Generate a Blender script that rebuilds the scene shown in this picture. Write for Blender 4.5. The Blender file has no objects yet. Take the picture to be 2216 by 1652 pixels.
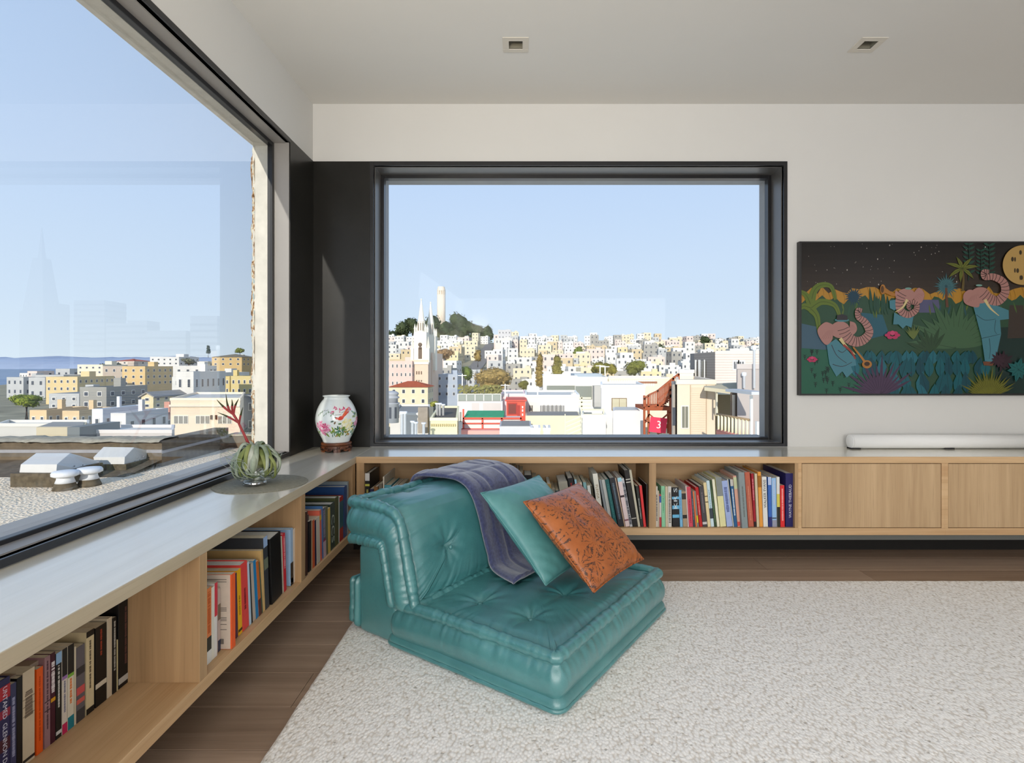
import bpy, bmesh, math, random
import numpy as np
from mathutils import Vector, Matrix, noise as mnoise

# ------------------------------------------------------------------ camera, sky, sun, exposure
scene = bpy.context.scene
COL = scene.collection
F_PX, CX, CY, EYE = 1190.0, 1126.0, 792.0, 1.15     # focal length, vanishing point (2216x1652 frame), eye height
cam_data = bpy.data.cameras.new('camera')
cam_data.sensor_fit = 'HORIZONTAL'
cam_data.sensor_width = 36.0
cam_data.lens = 36.0 * F_PX / 2216.0
cam_data.shift_x = (1108.0 - CX) / 2216.0
cam_data.shift_y = (CY - 826.0) / 2216.0
cam_data.clip_start, cam_data.clip_end = 0.05, 30000
cam = bpy.data.objects.new('camera', cam_data)
cam.location = (0, 0, EYE)
cam.rotation_euler = (math.pi / 2, 0, 0)
COL.objects.link(cam)
scene.camera = cam

scene.view_settings.view_transform = 'Standard'
scene.view_settings.look = 'None'
scene.view_settings.gamma = 1.0
scene.view_settings.use_curve_mapping = False
scene.view_settings.exposure = 0.0

world = bpy.data.worlds.new('sky')
scene.world = world
world.use_nodes = True
wn, wl = world.node_tree.nodes, world.node_tree.links
wn.clear()
w_out = wn.new('ShaderNodeOutputWorld')
w_bg = wn.new('ShaderNodeBackground')
w_tc = wn.new('ShaderNodeTexCoord')
w_sep = wn.new('ShaderNodeSeparateXYZ')
w_ramp = wn.new('ShaderNodeValToRGB')
wl.new(w_tc.outputs['Generated'], w_sep.inputs[0])
wl.new(w_sep.outputs['Z'], w_ramp.inputs[0])
wl.new(w_ramp.outputs['Color'], w_bg.inputs['Color'])
wl.new(w_bg.outputs[0], w_out.inputs['Surface'])
cr = w_ramp.color_ramp
cr.elements[0].position, cr.elements[0].color = 0.0, (0.72, 0.83, 0.93, 1)
cr.elements[1].position, cr.elements[1].color = 1.0, (0.24, 0.40, 0.72, 1)
for pos, c in ((0.10, (0.64, 0.77, 0.93)), (0.30, (0.54, 0.69, 0.93)), (0.55, (0.42, 0.59, 0.88))):
    e = cr.elements.new(pos)
    e.color = (*c, 1)
w_bg.inputs['Strength'].default_value = 1.06

SUN_DIR = Vector((0.163, 1.0, -0.342)).normalized()
sun_data = bpy.data.lights.new('sun', 'SUN')
sun_data.energy = 4.0
sun_data.color = (1.0, 0.93, 0.83)
sun_data.angle = math.radians(0.6)
sun = bpy.data.objects.new('sun', sun_data)
sun.rotation_euler = SUN_DIR.to_track_quat('-Z', 'Y').to_euler()
sun.location = (-3, -14, 9)
COL.objects.link(sun)

def area(name, loc, target, sx, sy, power, color):
    d = bpy.data.lights.new(name, 'AREA')
    d.shape, d.size, d.size_y = 'RECTANGLE', sx, sy
    d.energy, d.color = power, color
    o = bpy.data.objects.new(name, d)
    o.location = loc
    o.rotation_euler = (Vector(target) - Vector(loc)).to_track_quat('-Z', 'Y').to_euler()
    COL.objects.link(o)
    return o
# added fill lamps outside the view that brighten the room
area('rear_fill_lamp', (0.8, -3.55, 1.3), (0.8, 0, 1.1), 4.2, 2.4, 150, (1.0, 0.985, 0.96))
area('left_fill_lamp', (-1.28, -1.45, 1.55), (2.5, -1.2, 1.2), 3.4, 1.7, 86, (0.95, 0.98, 1.0))
area('side_fill_lamp', (4.30, -0.6, 1.5), (0, -0.2, 1.2), 2.6, 2.0, 8, (0.98, 0.98, 1.0))

# added warm spot out of view, standing in for bounce on the ceiling
up_d = bpy.data.lights.new('ceiling_fill_spot', 'SPOT')
up_d.energy, up_d.color, up_d.spot_size, up_d.spot_blend, up_d.shadow_soft_size = 95, (1.0, 0.89, 0.72), math.radians(86), 1.0, 0.12
up = bpy.data.objects.new('ceiling_fill_spot', up_d)
up.location = (-0.55, 0.15, 1.72)
up.rotation_euler = (Vector((-0.42, 1.75, 2.85)) - up.location).to_track_quat('-Z', 'Y').to_euler()
COL.objects.link(up)
random.seed(7)
rng = np.random.default_rng(7)

def P(px, py, y):
    """world point at distance y seen along the given direction of the 2216x1652 frame"""
    return Vector(((px - CX) / F_PX * y, y, EYE - (py - CY) / F_PX * y))

# ------------------------------------------------------------------ materials
def s2l(c):
    return tuple((v / 12.92 if v <= 0.04045 else ((v + 0.055) / 1.055) ** 2.4) for v in c)
def rgb(r, g, b):
    return s2l((r / 255, g / 255, b / 255))

MATS = {}
class NB:
    def __init__(self, name):
        self.m = bpy.data.materials.new(name)
        self.m.use_nodes = True
        self.n, self.l = self.m.node_tree.nodes, self.m.node_tree.links
        self.bsdf = self.n['Principled BSDF']
        self.out = self.n['Material Output']
    def node(self, t, **kw):
        x = self.n.new(t)
        for k, v in kw.items():
            setattr(x, k, v)
        return x
    def link(self, a, b):
        self.l.new(a, b)
    def coords(self, kind='Object', scale=(1, 1, 1), rot=(0, 0, 0)):
        tc = self.node('ShaderNodeTexCoord')
        mp = self.node('ShaderNodeMapping')
        mp.inputs['Scale'].default_value = scale
        mp.inputs['Rotation'].default_value = rot
        self.link(tc.outputs[kind], mp.inputs[0])
        return mp.outputs[0]
    def noise(self, vec, scale, detail=3, rough=0.5, dist=0.0):
        n = self.node('ShaderNodeTexNoise')
        n.inputs['Scale'].default_value = scale
        n.inputs['Detail'].default_value = detail
        n.inputs['Roughness'].default_value = rough
        n.inputs['Distortion'].default_value = dist
        if vec is not None:
            self.link(vec, n.inputs['Vector'])
        return n.outputs['Fac']
    def ramp(self, fac, stops, interp='LINEAR'):
        r = self.node('ShaderNodeValToRGB')
        r.color_ramp.interpolation = interp
        el = r.color_ramp.elements
        el[0].position, el[0].color = stops[0][0], (*stops[0][1], 1)
        el[1].position, el[1].color = stops[-1][0], (*stops[-1][1], 1)
        for p, c in stops[1:-1]:
            e = el.new(p)
            e.color = (*c, 1)
        self.link(fac, r.inputs[0])
        return r.outputs['Color']
    def math(self, op, a, b=None, clamp=False):
        x = self.node('ShaderNodeMath', operation=op, use_clamp=clamp)
        for i, v in enumerate((a, b)):
            if v is None:
                continue
            if isinstance(v, (int, float)):
                x.inputs[i].default_value = v
            else:
                self.link(v, x.inputs[i])
        return x.outputs[0]
    def mixc(self, fac, a, b):
        x = self.node('ShaderNodeMix', data_type='RGBA')
        for sock, v in ((x.inputs['Factor'], fac), (x.inputs[6], a), (x.inputs[7], b)):
            if isinstance(v, (int, float)):
                sock.default_value = v
            elif isinstance(v, tuple):
                sock.default_value = (*v[:3], 1)
            else:
                self.link(v, sock)
        return x.outputs[2]
    def bump(self, h, strength=0.3, dist=0.01, normal=None):
        b = self.node('ShaderNodeBump')
        b.inputs['Strength'].default_value = strength
        b.inputs['Distance'].default_value = dist
        self.link(h, b.inputs['Height'])
        if normal is not None:
            self.link(normal, b.inputs['Normal'])
        return b.outputs[0]
    def set(self, color=None, rough=None, spec=None, normal=None, metal=None, coat=None, coat_rough=None, sheen=None):
        b = self.bsdf
        for key, v in (('Base Color', color), ('Roughness', rough), ('Specular IOR Level', spec), ('Normal', normal),
                       ('Metallic', metal), ('Coat Weight', coat), ('Coat Roughness', coat_rough), ('Sheen Weight', sheen)):
            if v is None:
                continue
            if isinstance(v, tuple):
                b.inputs[key].default_value = (*v[:3], 1)
            elif isinstance(v, (int, float)):
                b.inputs[key].default_value = v
            else:
                self.link(v, b.inputs[key])
        return self.m

def plain(name, color, rough=0.6, spec=0.3, metal=0.0, var=0.0, vscale=6.0, bump=0.0, bscale=120.0, coat=0.0):
    """procedural paint / plastic / paper: a colour with slight mottling and fine relief"""
    key = (name, color, rough, spec, metal, var, bump)
    if key in MATS:
        return MATS[key]
    nb = NB(name)
    vec = nb.coords('Object')
    c = color
    if var > 0:
        f = nb.noise(vec, vscale, 4, 0.6)
        lo = tuple(max(0, v * (1 - var)) for v in color)
        hi = tuple(min(1, v * (1 + var)) for v in color)
        c = nb.ramp(f, [(0.3, lo), (0.7, hi)])
    nrm = None
    if bump > 0:
        nrm = nb.bump(nb.noise(vec, bscale, 3), bump, 0.002)
    nb.set(c, rough, spec, nrm, metal, coat if coat else None)
    MATS[key] = nb.m
    return nb.m

def wood(name, c1, c2, axis='X', scale=1.0, rough=0.45, coat=0.0, coat_rough=0.1, spec=0.35, fine=1.0, third=None):
    nb = NB(name)
    lo, hi = 0.9 * scale, 22.0 * scale
    sc = {'X': (lo, hi, hi), 'Y': (hi, lo, hi), 'Z': (hi, hi, lo)}[axis]
    vec = nb.coords('Object', sc)
    f1 = nb.noise(vec, 1.0, 4, 0.55, 0.6)
    sc2 = {'X': (4, 260, 260), 'Y': (260, 4, 260), 'Z': (260, 260, 4)}[axis]
    f2 = nb.noise(nb.coords('Object', sc2), 1.0, 2, 0.5)
    f3 = nb.noise(nb.coords('Object', tuple(v * 0.22 for v in sc)), 1.0, 2, 0.5)
    m = nb.math('ADD', nb.math('MULTIPLY', f1, 0.55), nb.math('MULTIPLY', f3, 0.45))
    col = nb.ramp(m, [(0.34, c1), (0.66, c2)])
    dark = tuple(v * 0.72 for v in c1)
    pore = nb.ramp(f2, [(0.30, (1, 1, 1)), (0.42, (0, 0, 0))])
    col = nb.mixc(nb.math('MULTIPLY', pore, 0.30 * fine), col, dark)
    nrm = nb.bump(f2, 0.06 * fine, 0.001)
    nb.set(col, rough, spec, nrm, None, coat if coat else None, coat_rough if coat else None)
    if coat:
        nb.bsdf.inputs['Coat IOR'].default_value = 1.75
    return nb.m

M_WALL = plain('wall_paint', rgb(214, 213, 210), 0.75, 0.2, var=0.012, vscale=2.0, bump=0.03, bscale=300)
M_CEIL = plain('ceiling_paint', rgb(224, 222, 217), 0.8, 0.15, var=0.01, vscale=1.5)
M_BLACK = plain('black_steel', (0.016, 0.015, 0.013), 0.31, 0.30, var=0.25, vscale=3.0, bump=0.05, bscale=60)
M_BLACKF = plain('black_frame', (0.012, 0.012, 0.014), 0.3, 0.5)
M_REVEAL = plain('dark_satin_reveal', rgb(84, 81, 78), 0.34, 1.0, var=0.04, vscale=5)
M_JAMB = plain('grey_satin_jamb', rgb(150, 146, 142), 0.42, 0.6, var=0.04, vscale=5)
M_EXTREV = plain('grey_exterior_sill', rgb(150, 150, 150), 0.55, 0.3, var=0.06, vscale=8)
OAK1, OAK2 = rgb(192, 154, 112), rgb(218, 186, 144)
M_OAK_X = wood('pale_oak_along_x', OAK1, OAK2, 'X')
M_OAK_Y = wood('pale_oak_along_y', OAK1, OAK2, 'Y')
M_OAK_Z = wood('pale_oak_upright', rgb(160, 128, 92), rgb(190, 156, 116), 'Z')
M_TOP_X = wood('oak_worktop_along_x', rgb(222, 215, 196), rgb(238, 233, 218), 'X', rough=0.28, coat=1.0, coat_rough=0.13, spec=0.5, fine=0.5)
M_TOP_Y = wood('oak_worktop_along_y', rgb(222, 215, 196), rgb(238, 233, 218), 'Y', rough=0.28, coat=1.0, coat_rough=0.13, spec=0.5, fine=0.5)

# ------------------------------------------------------------------ object helpers
def link(o, parent=None):
    COL.objects.link(o)
    if parent is not None:
        o.parent = parent
    return o
def tag(o, label=None, cat=None, group=None, kind=None):
    for k, v in (('label', label), ('category', cat), ('group', group), ('kind', kind)):
        if v:
            o[k] = v
    return o
def empty(name, loc, label, cat, group=None):
    o = bpy.data.objects.new(name, None)
    o.location = loc
    o.empty_display_size = 0.1
    link(o)
    return tag(o, label, cat, group)

class MB:
    """collects boxes, prisms, tubes and lathes into one mesh"""
    def __init__(self):
        self.v, self.f, self.mi = [], [], []
        self.smooth = []
    def add(self, verts, faces, mat=0, smooth=False):
        k = len(self.v)
        self.v.extend([tuple(p) for p in verts])
        for f in faces:
            self.f.append([i + k for i in f])
            self.mi.append(mat)
            self.smooth.append(smooth)
        return self
    def box(self, x0, x1, y0, y1, z0, z1, mat=0, mtx=None):
        vs = [Vector(p) for p in ((x0, y0, z0), (x1, y0, z0), (x1, y1, z0), (x0, y1, z0), (x0, y0, z1), (x1, y0, z1), (x1, y1, z1), (x0, y1, z1))]
        if mtx is not None:
            vs = [mtx @ p for p in vs]
        return self.add(vs, [(0, 3, 2, 1), (4, 5, 6, 7), (0, 1, 5, 4), (1, 2, 6, 5), (2, 3, 7, 6), (3, 0, 4, 7)], mat)
    def prism(self, pts, z0, z1, mat=0, mtx=None):
        n = len(pts)
        vs = [Vector((p[0], p[1], z0)) for p in pts] + [Vector((p[0], p[1], z1)) for p in pts]
        if mtx is not None:
            vs = [mtx @ p for p in vs]
        fs = [tuple(range(n - 1, -1, -1)), tuple(range(n, 2 * n))] + [(i, (i + 1) % n, n + (i + 1) % n, n + i) for i in range(n)]
        return self.add(vs, fs, mat)
    def lathe(self, prof, seg=32, mat=0, mtx=None, cx=0, cy=0, smooth=True):
        vs, fs = [], []
        n = len(prof)
        for i in range(seg):
            a = 2 * math.pi * i / seg
            for r, z in prof:
                p = Vector((cx + r * math.cos(a), cy + r * math.sin(a), z))
                vs.append(mtx @ p if mtx is not None else p)
        for i in range(seg):
            j = (i + 1) % seg
            for k in range(n - 1):
                fs.append((i * n + k, j * n + k, j * n + k + 1, i * n + k + 1))
        if prof[0][0] > 1e-5:
            fs.append([i * n for i in range(seg)][::-1])
        if prof[-1][0] > 1e-5:
            fs.append([i * n + n - 1 for i in range(seg)])
        return self.add(vs, fs, mat, smooth)
    def tube(self, pts, rads, seg=8, mat=0, flat=1.0, smooth=True, up=None):
        pts = [Vector(p) for p in pts]
        if isinstance(rads, (int, float)):
            rads = [rads] * len(pts)
        vs, fs = [], []
        ref = Vector(up) if up else Vector((0, 0, 1))
        for i, p in enumerate(pts):
            t = (pts[min(i + 1, len(pts) - 1)] - pts[max(i - 1, 0)]).normalized()
            s = t.cross(ref)
            if s.length < 1e-3:
                s = t.cross(Vector((1, 0.2, 0)))
            s.normalize()
            u = s.cross(t).normalized()
            for k in range(seg):
                a = 2 * math.pi * k / seg
                vs.append(p + s * (math.cos(a) * rads[i]) + u * (math.sin(a) * rads[i] * flat))
        for i in range(len(pts) - 1):
            for k in range(seg):
                k2 = (k + 1) % seg
                fs.append((i * seg + k, i * seg + k2, (i + 1) * seg + k2, (i + 1) * seg + k))
        fs.append(list(range(seg))[::-1])
        fs.append([(len(pts) - 1) * seg + k for k in range(seg)])
        return self.add(vs, fs, mat, smooth)
    def mesh(self, name, mats):
        me = bpy.data.meshes.new(name)
        me.from_pydata(self.v, [], self.f)
        for m in (mats if isinstance(mats, (list, tuple)) else [mats]):
            me.materials.append(m)
        me.polygons.foreach_set('material_index', self.mi)
        me.polygons.foreach_set('use_smooth', self.smooth)
        me.update()
        return me
    def build(self, name, mats, parent=None, bevel=0.0, bseg=2, loc=None):
        o = bpy.data.objects.new(name, self.mesh(name, mats))
        if loc is not None:
            o.location = loc
        link(o, parent)
        if bevel > 0:
            b = o.modifiers.new('bevel', 'BEVEL')
            b.width, b.segments, b.limit_method, b.angle_limit = bevel, bseg, 'ANGLE', math.radians(40)
        return o

def grid_obj(name, arr, mats, parent=None, closed_u=False, smooth=True):
    """mesh from an (n, m, 3) array of points"""
    n, m, _ = arr.shape
    idx = np.arange(n * m).reshape(n, m)
    a = idx if not closed_u else np.vstack([idx, idx[:1]])
    q = np.stack([a[:-1, :-1], a[1:, :-1], a[1:, 1:], a[:-1, 1:]], -1).reshape(-1, 4)
    me = bpy.data.meshes.new(name)
    me.from_pydata(arr.reshape(-1, 3).tolist(), [], q.tolist())
    for mm in (mats if isinstance(mats, (list, tuple)) else [mats]):
        me.materials.append(mm)
    me.polygons.foreach_set('use_smooth', [smooth] * len(me.polygons))
    me.update()
    o = bpy.data.objects.new(name, me)
    return link(o, parent)

def struct(o):
    o['kind'] = 'structure'
    return o

def text_mesh(body, size, depth=0.0):
    cu = bpy.data.curves.new('lettering', 'FONT')
    cu.body, cu.size, cu.extrude = body, size, depth
    cu.align_x, cu.align_y = 'CENTER', 'CENTER'
    cu.resolution_u = 2
    o = bpy.data.objects.new('lettering', cu)
    COL.objects.link(o)
    dg = bpy.context.evaluated_depsgraph_get()
    me = bpy.data.meshes.new_from_object(o.evaluated_get(dg))
    bpy.data.objects.remove(o)
    bpy.data.curves.remove(cu)
    return me
# ------------------------------------------------------------------ the room
XL, YB, ZC = -1.343, 3.56, 2.846            # left wall, far wall, ceiling
XR, YF = 4.40, -3.60                        # right wall and the wall behind the camera
XE = -1.5415                                # outer face of the left wall
CT, CTB = 0.625, 0.588                      # worktop top and underside
CASE_T = 2.472                              # top of the window casings

# left wall with the big window opening (y 0.97 .. 3.196)
WY0, WY1, WZ0, WZ1 = 0.97, 3.196, 0.651, 2.447
mb = MB()
mb.box(XE, XL, YF, WY0, -0.1, ZC + 0.1)
mb.box(XE, XL, WY1, YB + 0.27, -0.1, ZC + 0.1)
mb.box(XE, XL, WY0, WY1, -0.1, WZ0)
mb.box(XE, XL, WY0, WY1, WZ1, ZC + 0.1)
M_STUCCO = plain('weathered_cream_stucco', rgb(206, 202, 192), 0.85, 0.1, var=0.10, vscale=14, bump=0.5, bscale=70)
o = struct(mb.build('wall_left', M_WALL))
# far wall with its window opening
BX0, BX1, BZ0, BZ1 = -0.948, 1.702, 0.6474, 2.445
mb = MB()
mb.box(XL, BX0, YB, YB + 0.27, -0.1, ZC + 0.1)
mb.box(BX1, XR + 0.2, YB, YB + 0.27, -0.1, ZC + 0.1)
mb.box(BX0, BX1, YB, YB + 0.27, -0.1, BZ0)
mb.box(BX0, BX1, YB, YB + 0.27, BZ1, ZC + 0.1)
struct(mb.build('wall_far', M_WALL))
# right wall with a window opening behind the camera, plain rear wall
mb = MB()
mb.box(XR, XR + 0.2, YF, -1.9, -0.1, ZC + 0.1).box(XR, XR + 0.2, 0.7, YB, -0.1, ZC + 0.1)
mb.box(XR, XR + 0.2, -1.9, 0.7, -0.1, 0.5).box(XR, XR + 0.2, -1.9, 0.7, 2.5, ZC + 0.1)
struct(mb.build('wall_right', M_WALL))
mb = MB()
mb.box(XE, XR + 0.2, YF - 0.2, YF, -0.1, ZC + 0.1)
struct(mb.build('wall_rear', M_WALL))

# ceiling with two square openings for the recessed lights
LIGHTS = [(-0.0244, 2.904), (1.833, 2.904)]
LH = 0.066
mb = MB()
xs = [XE, LIGHTS[0][0] - LH, LIGHTS[0][0] + LH, LIGHTS[1][0] - LH, LIGHTS[1][0] + LH, XR + 0.2]
ys = [YF - 0.2, 2.904 - LH, 2.904 + LH, YB + 0.27]
for i in range(5):
    for j in range(3):
        if j == 1 and i in (1, 3):
            continue
        mb.box(xs[i], xs[i + 1], ys[j], ys[j + 1], ZC, ZC + 0.14)
struct(mb.build('ceiling', M_CEIL))
M_TRIMW = plain('white_light_trim', rgb(214, 208, 196), 0.6, 0.3)
M_BAFFLE = plain('grey_light_baffle', rgb(150, 146, 130), 0.5, 0.4)
for (lx, ly), side in zip(LIGHTS, ('left one, above the window', 'right one, above the picture screen')):
    r = empty('recessed_light', (lx, ly, ZC), f'small square recessed ceiling light, the {side}', 'ceiling light', 'recessed ceiling lights')
    mb = MB()
    a, b = LH + 0.002, 0.036
    mb.box(-a, a, -a, -b, -0.003, 0.004).box(-a, a, b, a, -0.003, 0.004).box(-a, -b, -b, b, -0.003, 0.004).box(b, a, -b, b, -0.003, 0.004)
    mb.build('trim', M_TRIMW, r, 0.001)
    mb = MB()
    t = 0.004
    mb.box(-b - t, -b, -b, b, 0.0, 0.075).box(b, b + t, -b, b, 0.0, 0.075).box(-b, b, -b - t, -b, 0.0, 0.075).box(-b, b, b, b + t, 0.0, 0.075)
    mb.build('baffle', M_BAFFLE, r)
    MB().lathe([(0.03, 0.060), (0.03, 0.072), (0.0, 0.076)], 20).build('lamp', plain('frosted_lamp_lens', rgb(120, 116, 100), 0.35, 0.5), r)

# floor: planks of grey-brown oak running left to right, over a slab
fl = struct(MB().box(XE, XR + 0.2, YF - 0.2, YB + 0.27, -0.10, -0.012).build('floor', plain('floor_slab', rgb(60, 50, 42), 0.8)))
plank_mats = [wood('smoked_oak_plank', rgb(140 + d, 118 + d, 100 + d), rgb(172 + d, 148 + d, 128 + d), 'X', scale=1.0, rough=0.42, spec=0.4, fine=1.6) for d in (-8, -3, 2, 7)]
pw = 0.207
row = 0
y = 1.645 - 25 * pw
while y < YB:
    x = XE + 0.01 - rng.uniform(0.2, 1.9)
    y1 = min(y + pw, YB)
    while x < XR:
        L = rng.uniform(1.7, 2.4)
        a, b = max(x, XL - 0.005), min(x + L, XR)
        if b - a > 0.05 and y1 > YF:
            g = 0.0009
            dz = rng.uniform(-0.0004, 0)
            MB().box(a + g, b - g, max(y, YF) + g, y1 - g, -0.012, dz).build('plank', plank_mats[int(rng.integers(4))], fl, 0.0012, 1)
        x += L
    y += pw

# black steel corner panels and the window casings
mb = MB().box(XL, XL + 0.006, WY1, YB, CT, CASE_T)
struct(mb.build('trim_1', M_BLACK))
mb = MB().box(XL + 0.006, -0.972, YB - 0.006, YB, CT, CASE_T)
struct(mb.build('trim_2', M_BLACK))

M_GLASS = NB('window_glass')
_g = M_GLASS
tr = _g.node('ShaderNodeBsdfTransparent')
tr.inputs[0].default_value = (0.975, 0.985, 0.985, 1)
gl = _g.node('ShaderNodeBsdfGlossy')
gl.inputs['Roughness'].default_value = 0.0
lw = _g.node('ShaderNodeLayerWeight')
lw.inputs['Blend'].default_value = 0.5
mx = _g.node('ShaderNodeMixShader')
fac = _g.math('ADD', _g.math('MULTIPLY', _g.math('POWER', lw.outputs['Facing'], 2.2), 0.45), 0.005, True)
_g.link(fac, mx.inputs[0])
_g.link(tr.outputs[0], mx.inputs[1])
_g.link(gl.outputs[0], mx.inputs[2])
_g.link(mx.outputs[0], _g.out.inputs['Surface'])
M_GLASS = _g.m

# window_1: the far window
w = struct(bpy.data.objects.new('window_1', None)); link(w); w.location = ((BX0 + BX1) / 2, YB, BZ0)
def wpart(mb, name, m, win, bevel=0.0):
    o = mb.build(name, m, None, bevel)
    o.parent = win
    o.matrix_parent_inverse = Matrix.Translation(-win.location)
    return o
c = 0.024
mb = MB().box(BX0 - c, BX0, YB - 0.008, YB + 0.02, 0.628, CASE_T).box(BX1, BX1 + c, YB - 0.008, YB + 0.02, 0.628, CASE_T)
mb.box(BX0, BX1, YB - 0.008, YB + 0.02, BZ1, CASE_T).box(BX0, BX1, YB - 0.008, YB + 0.02, 0.628, BZ0)
wpart(mb, 'casing', M_BLACKF, w, 0.001)
t = 0.004
mb = MB().box(BX0, BX0 + t, YB + 0.02, 3.722, BZ0, BZ1).box(BX1 - t, BX1, YB + 0.02, 3.722, BZ0, BZ1)
mb.box(BX0, BX1, YB + 0.02, 3.722, BZ1 - t, BZ1).box(BX0, BX1, YB + 0.02, 3.722, BZ0, BZ0 + t)
wpart(mb, 'reveal', M_REVEAL, w)
f = 0.025
mb = MB().box(BX0, BX0 + f, 3.722, 3.775, BZ0, BZ1).box(BX1 - f, BX1, 3.722, 3.775, BZ0, BZ1)
mb.box(BX0 + f, BX1 - f, 3.722, 3.775, BZ1 - f, BZ1).box(BX0 + f, BX1 - f, 3.722, 3.775, BZ0, BZ0 + 0.018)
wpart(mb, 'frame', M_BLACKF, w, 0.002)
mb = MB().box(BX0 + f - 0.004, BX0 + f, 3.775, 3.86, BZ0, BZ1).box(BX1 - f, BX1 - f + 0.004, 3.775, 3.86, BZ0, BZ1)
mb.box(BX0 + f, BX1 - f, 3.775, 3.86, BZ1 - f, BZ1 - f + 0.004).box(BX0 + f, BX1 - f, 3.775, 3.90, BZ0 + 0.010, BZ0 + 0.016)
wpart(mb, 'outer_sill', M_EXTREV, w)
wpart(MB().box(BX0 + f, BX1 - f, 3.748, 3.749, BZ0 + 0.018, BZ1 - f), 'pane', M_GLASS, w)

# window_2: the big side window at the left
w = struct(bpy.data.objects.new('window_2', None)); link(w); w.location = (XL, (WY0 + WY1) / 2, WZ0)
mb = MB().box(XL - 0.02, XL + 0.008, WY0 - c, WY0, 0.628, CASE_T)
mb.box(XL - 0.02, XL + 0.008, WY0, WY1, WZ1, CASE_T).box(XL - 0.02, XL + 0.008, WY0, WY1, 0.628, WZ0)
wpart(mb, 'casing', M_BLACKF, w, 0.001)
XF = -1.429
wpart(MB().box(XF, XL, WY1 - t, WY1, WZ0, WZ1), 'jamb', M_JAMB, w)
mb = MB().box(XF, XL, WY0, WY0 + t, WZ0, WZ1)
mb.box(XF, XL - 0.02, WY0, WY1, WZ1 - t, WZ1).box(XF, XL - 0.02, WY0, WY1, WZ0, WZ0 + t)
wpart(mb, 'reveal', M_JAMB, w)
mb = MB().box(XF - 0.029, XF, WY0, WY0 + f, WZ0, WZ1).box(XF - 0.029, XF, WY1 - f, WY1, WZ0, WZ1)
mb.box(XF - 0.029, XF, WY0 + f, WY1 - f, WZ1 - f, WZ1).box(XF - 0.029, XF, WY0 + f, WY1 - f, WZ0, WZ0 + 0.018)
wpart(mb, 'frame', M_BLACKF, w, 0.002)
mb = MB().box(-1.60, XF - 0.029, WY0, WY1 - f, WZ0 - 0.02, WZ0 + 0.008)
wpart(mb, 'outer_sill', M_EXTREV, w, 0.003)
# outer reveal of cream stucco with a ragged outer arris
mb = MB().box(XE - 0.002, XF - 0.029, WY1 - f, WY1 + 0.02, WZ0, 2.425).box(XE - 0.002, XF - 0.029, WY0, WY1, 2.42, 2.46)
wpart(mb, 'outer_reveal', M_STUCCO, w)
n = 130
zz = np.linspace(WZ0, 2.42, n)
arr = np.zeros((n, 9, 3))
for k in range(9):
    a = math.pi * k / 8
    rr = 0.019 * (1 + 0.6 * np.array([mnoise.noise((zv * 9, k * 0.6, 1.3)) + 0.6 * mnoise.noise((zv * 41, k * 0.9, 4.1)) for zv in zz]))
    arr[:, k, 0] = XE + 0.010 - np.sin(a) * rr * 1.1
    arr[:, k, 1] = WY1 - f + 0.006 + (0.010 - np.cos(a) * rr)
    arr[:, k, 2] = zz
nbm = NB('peeling_paint_edge')
vv = nbm.coords('Object', (1, 1, 0.35))
nf = nbm.noise(vv, 60, 5, 0.7)
nbm.set(nbm.ramp(nf, [(0.40, rgb(96, 66, 40)), (0.47, rgb(170, 132, 94)), (0.53, rgb(226, 218, 196)), (0.62, rgb(150, 168, 172))]), 0.85, 0.1,
        nbm.bump(nf, 0.8, 0.006))
eo = grid_obj('chipped_edge', arr, nbm.m)
eo.parent = w; eo.matrix_parent_inverse = Matrix.Translation(-w.location)
wpart(MB().box(XF - 0.016, XF - 0.015, WY0 + f, WY1 - f, WZ0 + 0.018, WZ1 - f), 'pane', M_GLASS, w)
# outer cladding of the house wall
struct(MB().box(XE - 0.02, XE - 0.001, YF, WY0 - 0.002, -0.1, ZC + 0.1).box(XE - 0.02, XE - 0.001, WY1 + 0.02, YB + 0.27, -0.1, ZC + 0.1)
       .box(XE - 0.02, XE - 0.001, WY0, WY1 + 0.02, -0.1, WZ0 - 0.02).box(XE - 0.02, XE - 0.001, WY0, WY1 + 0.02, 2.46, ZC + 0.1).build('trim_3', M_STUCCO))

# ------------------------------------------------------------------ worktops, bookcases, cabinets
YFR, XLF = 3.171, -0.947                    # front faces of the far and the left runs
XEND = 3.42
ct = empty('worktop', (XL, YFR, CTB), 'long pale oak worktop wrapping the corner under both windows', 'worktop')
def absb(mb, name, m, root, bevel=0.0):
    o = mb.build(name, m, None, bevel)
    o.parent = root
    o.matrix_parent_inverse = Matrix.Translation(-root.location)
    return o
absb(MB().box(XL + 0.001, XLF - 0.004, -1.2, YB - 0.007, CTB, CT), 'left_top', M_TOP_Y, ct, 0.0012)
absb(MB().box(XLF - 0.0036, XEND, YFR + 0.004, YB - 0.001, CTB, CT), 'far_top', M_TOP_X, ct, 0.0012)
absb(MB().box(XLF - 0.004, XLF, -1.2, YFR + 0.004, CTB, CT), 'front_edge', wood('oak_edge_along_y', rgb(176, 160, 134), rgb(202, 188, 162), 'Y'), ct, 0.0008)  # greyer oak: the cooler light on this face is in its colour
absb(MB().box(XLF + 0.0002, XEND, YFR, YFR + 0.004, CTB, CT), 'front_edge', M_OAK_X, ct, 0.0008)

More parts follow.
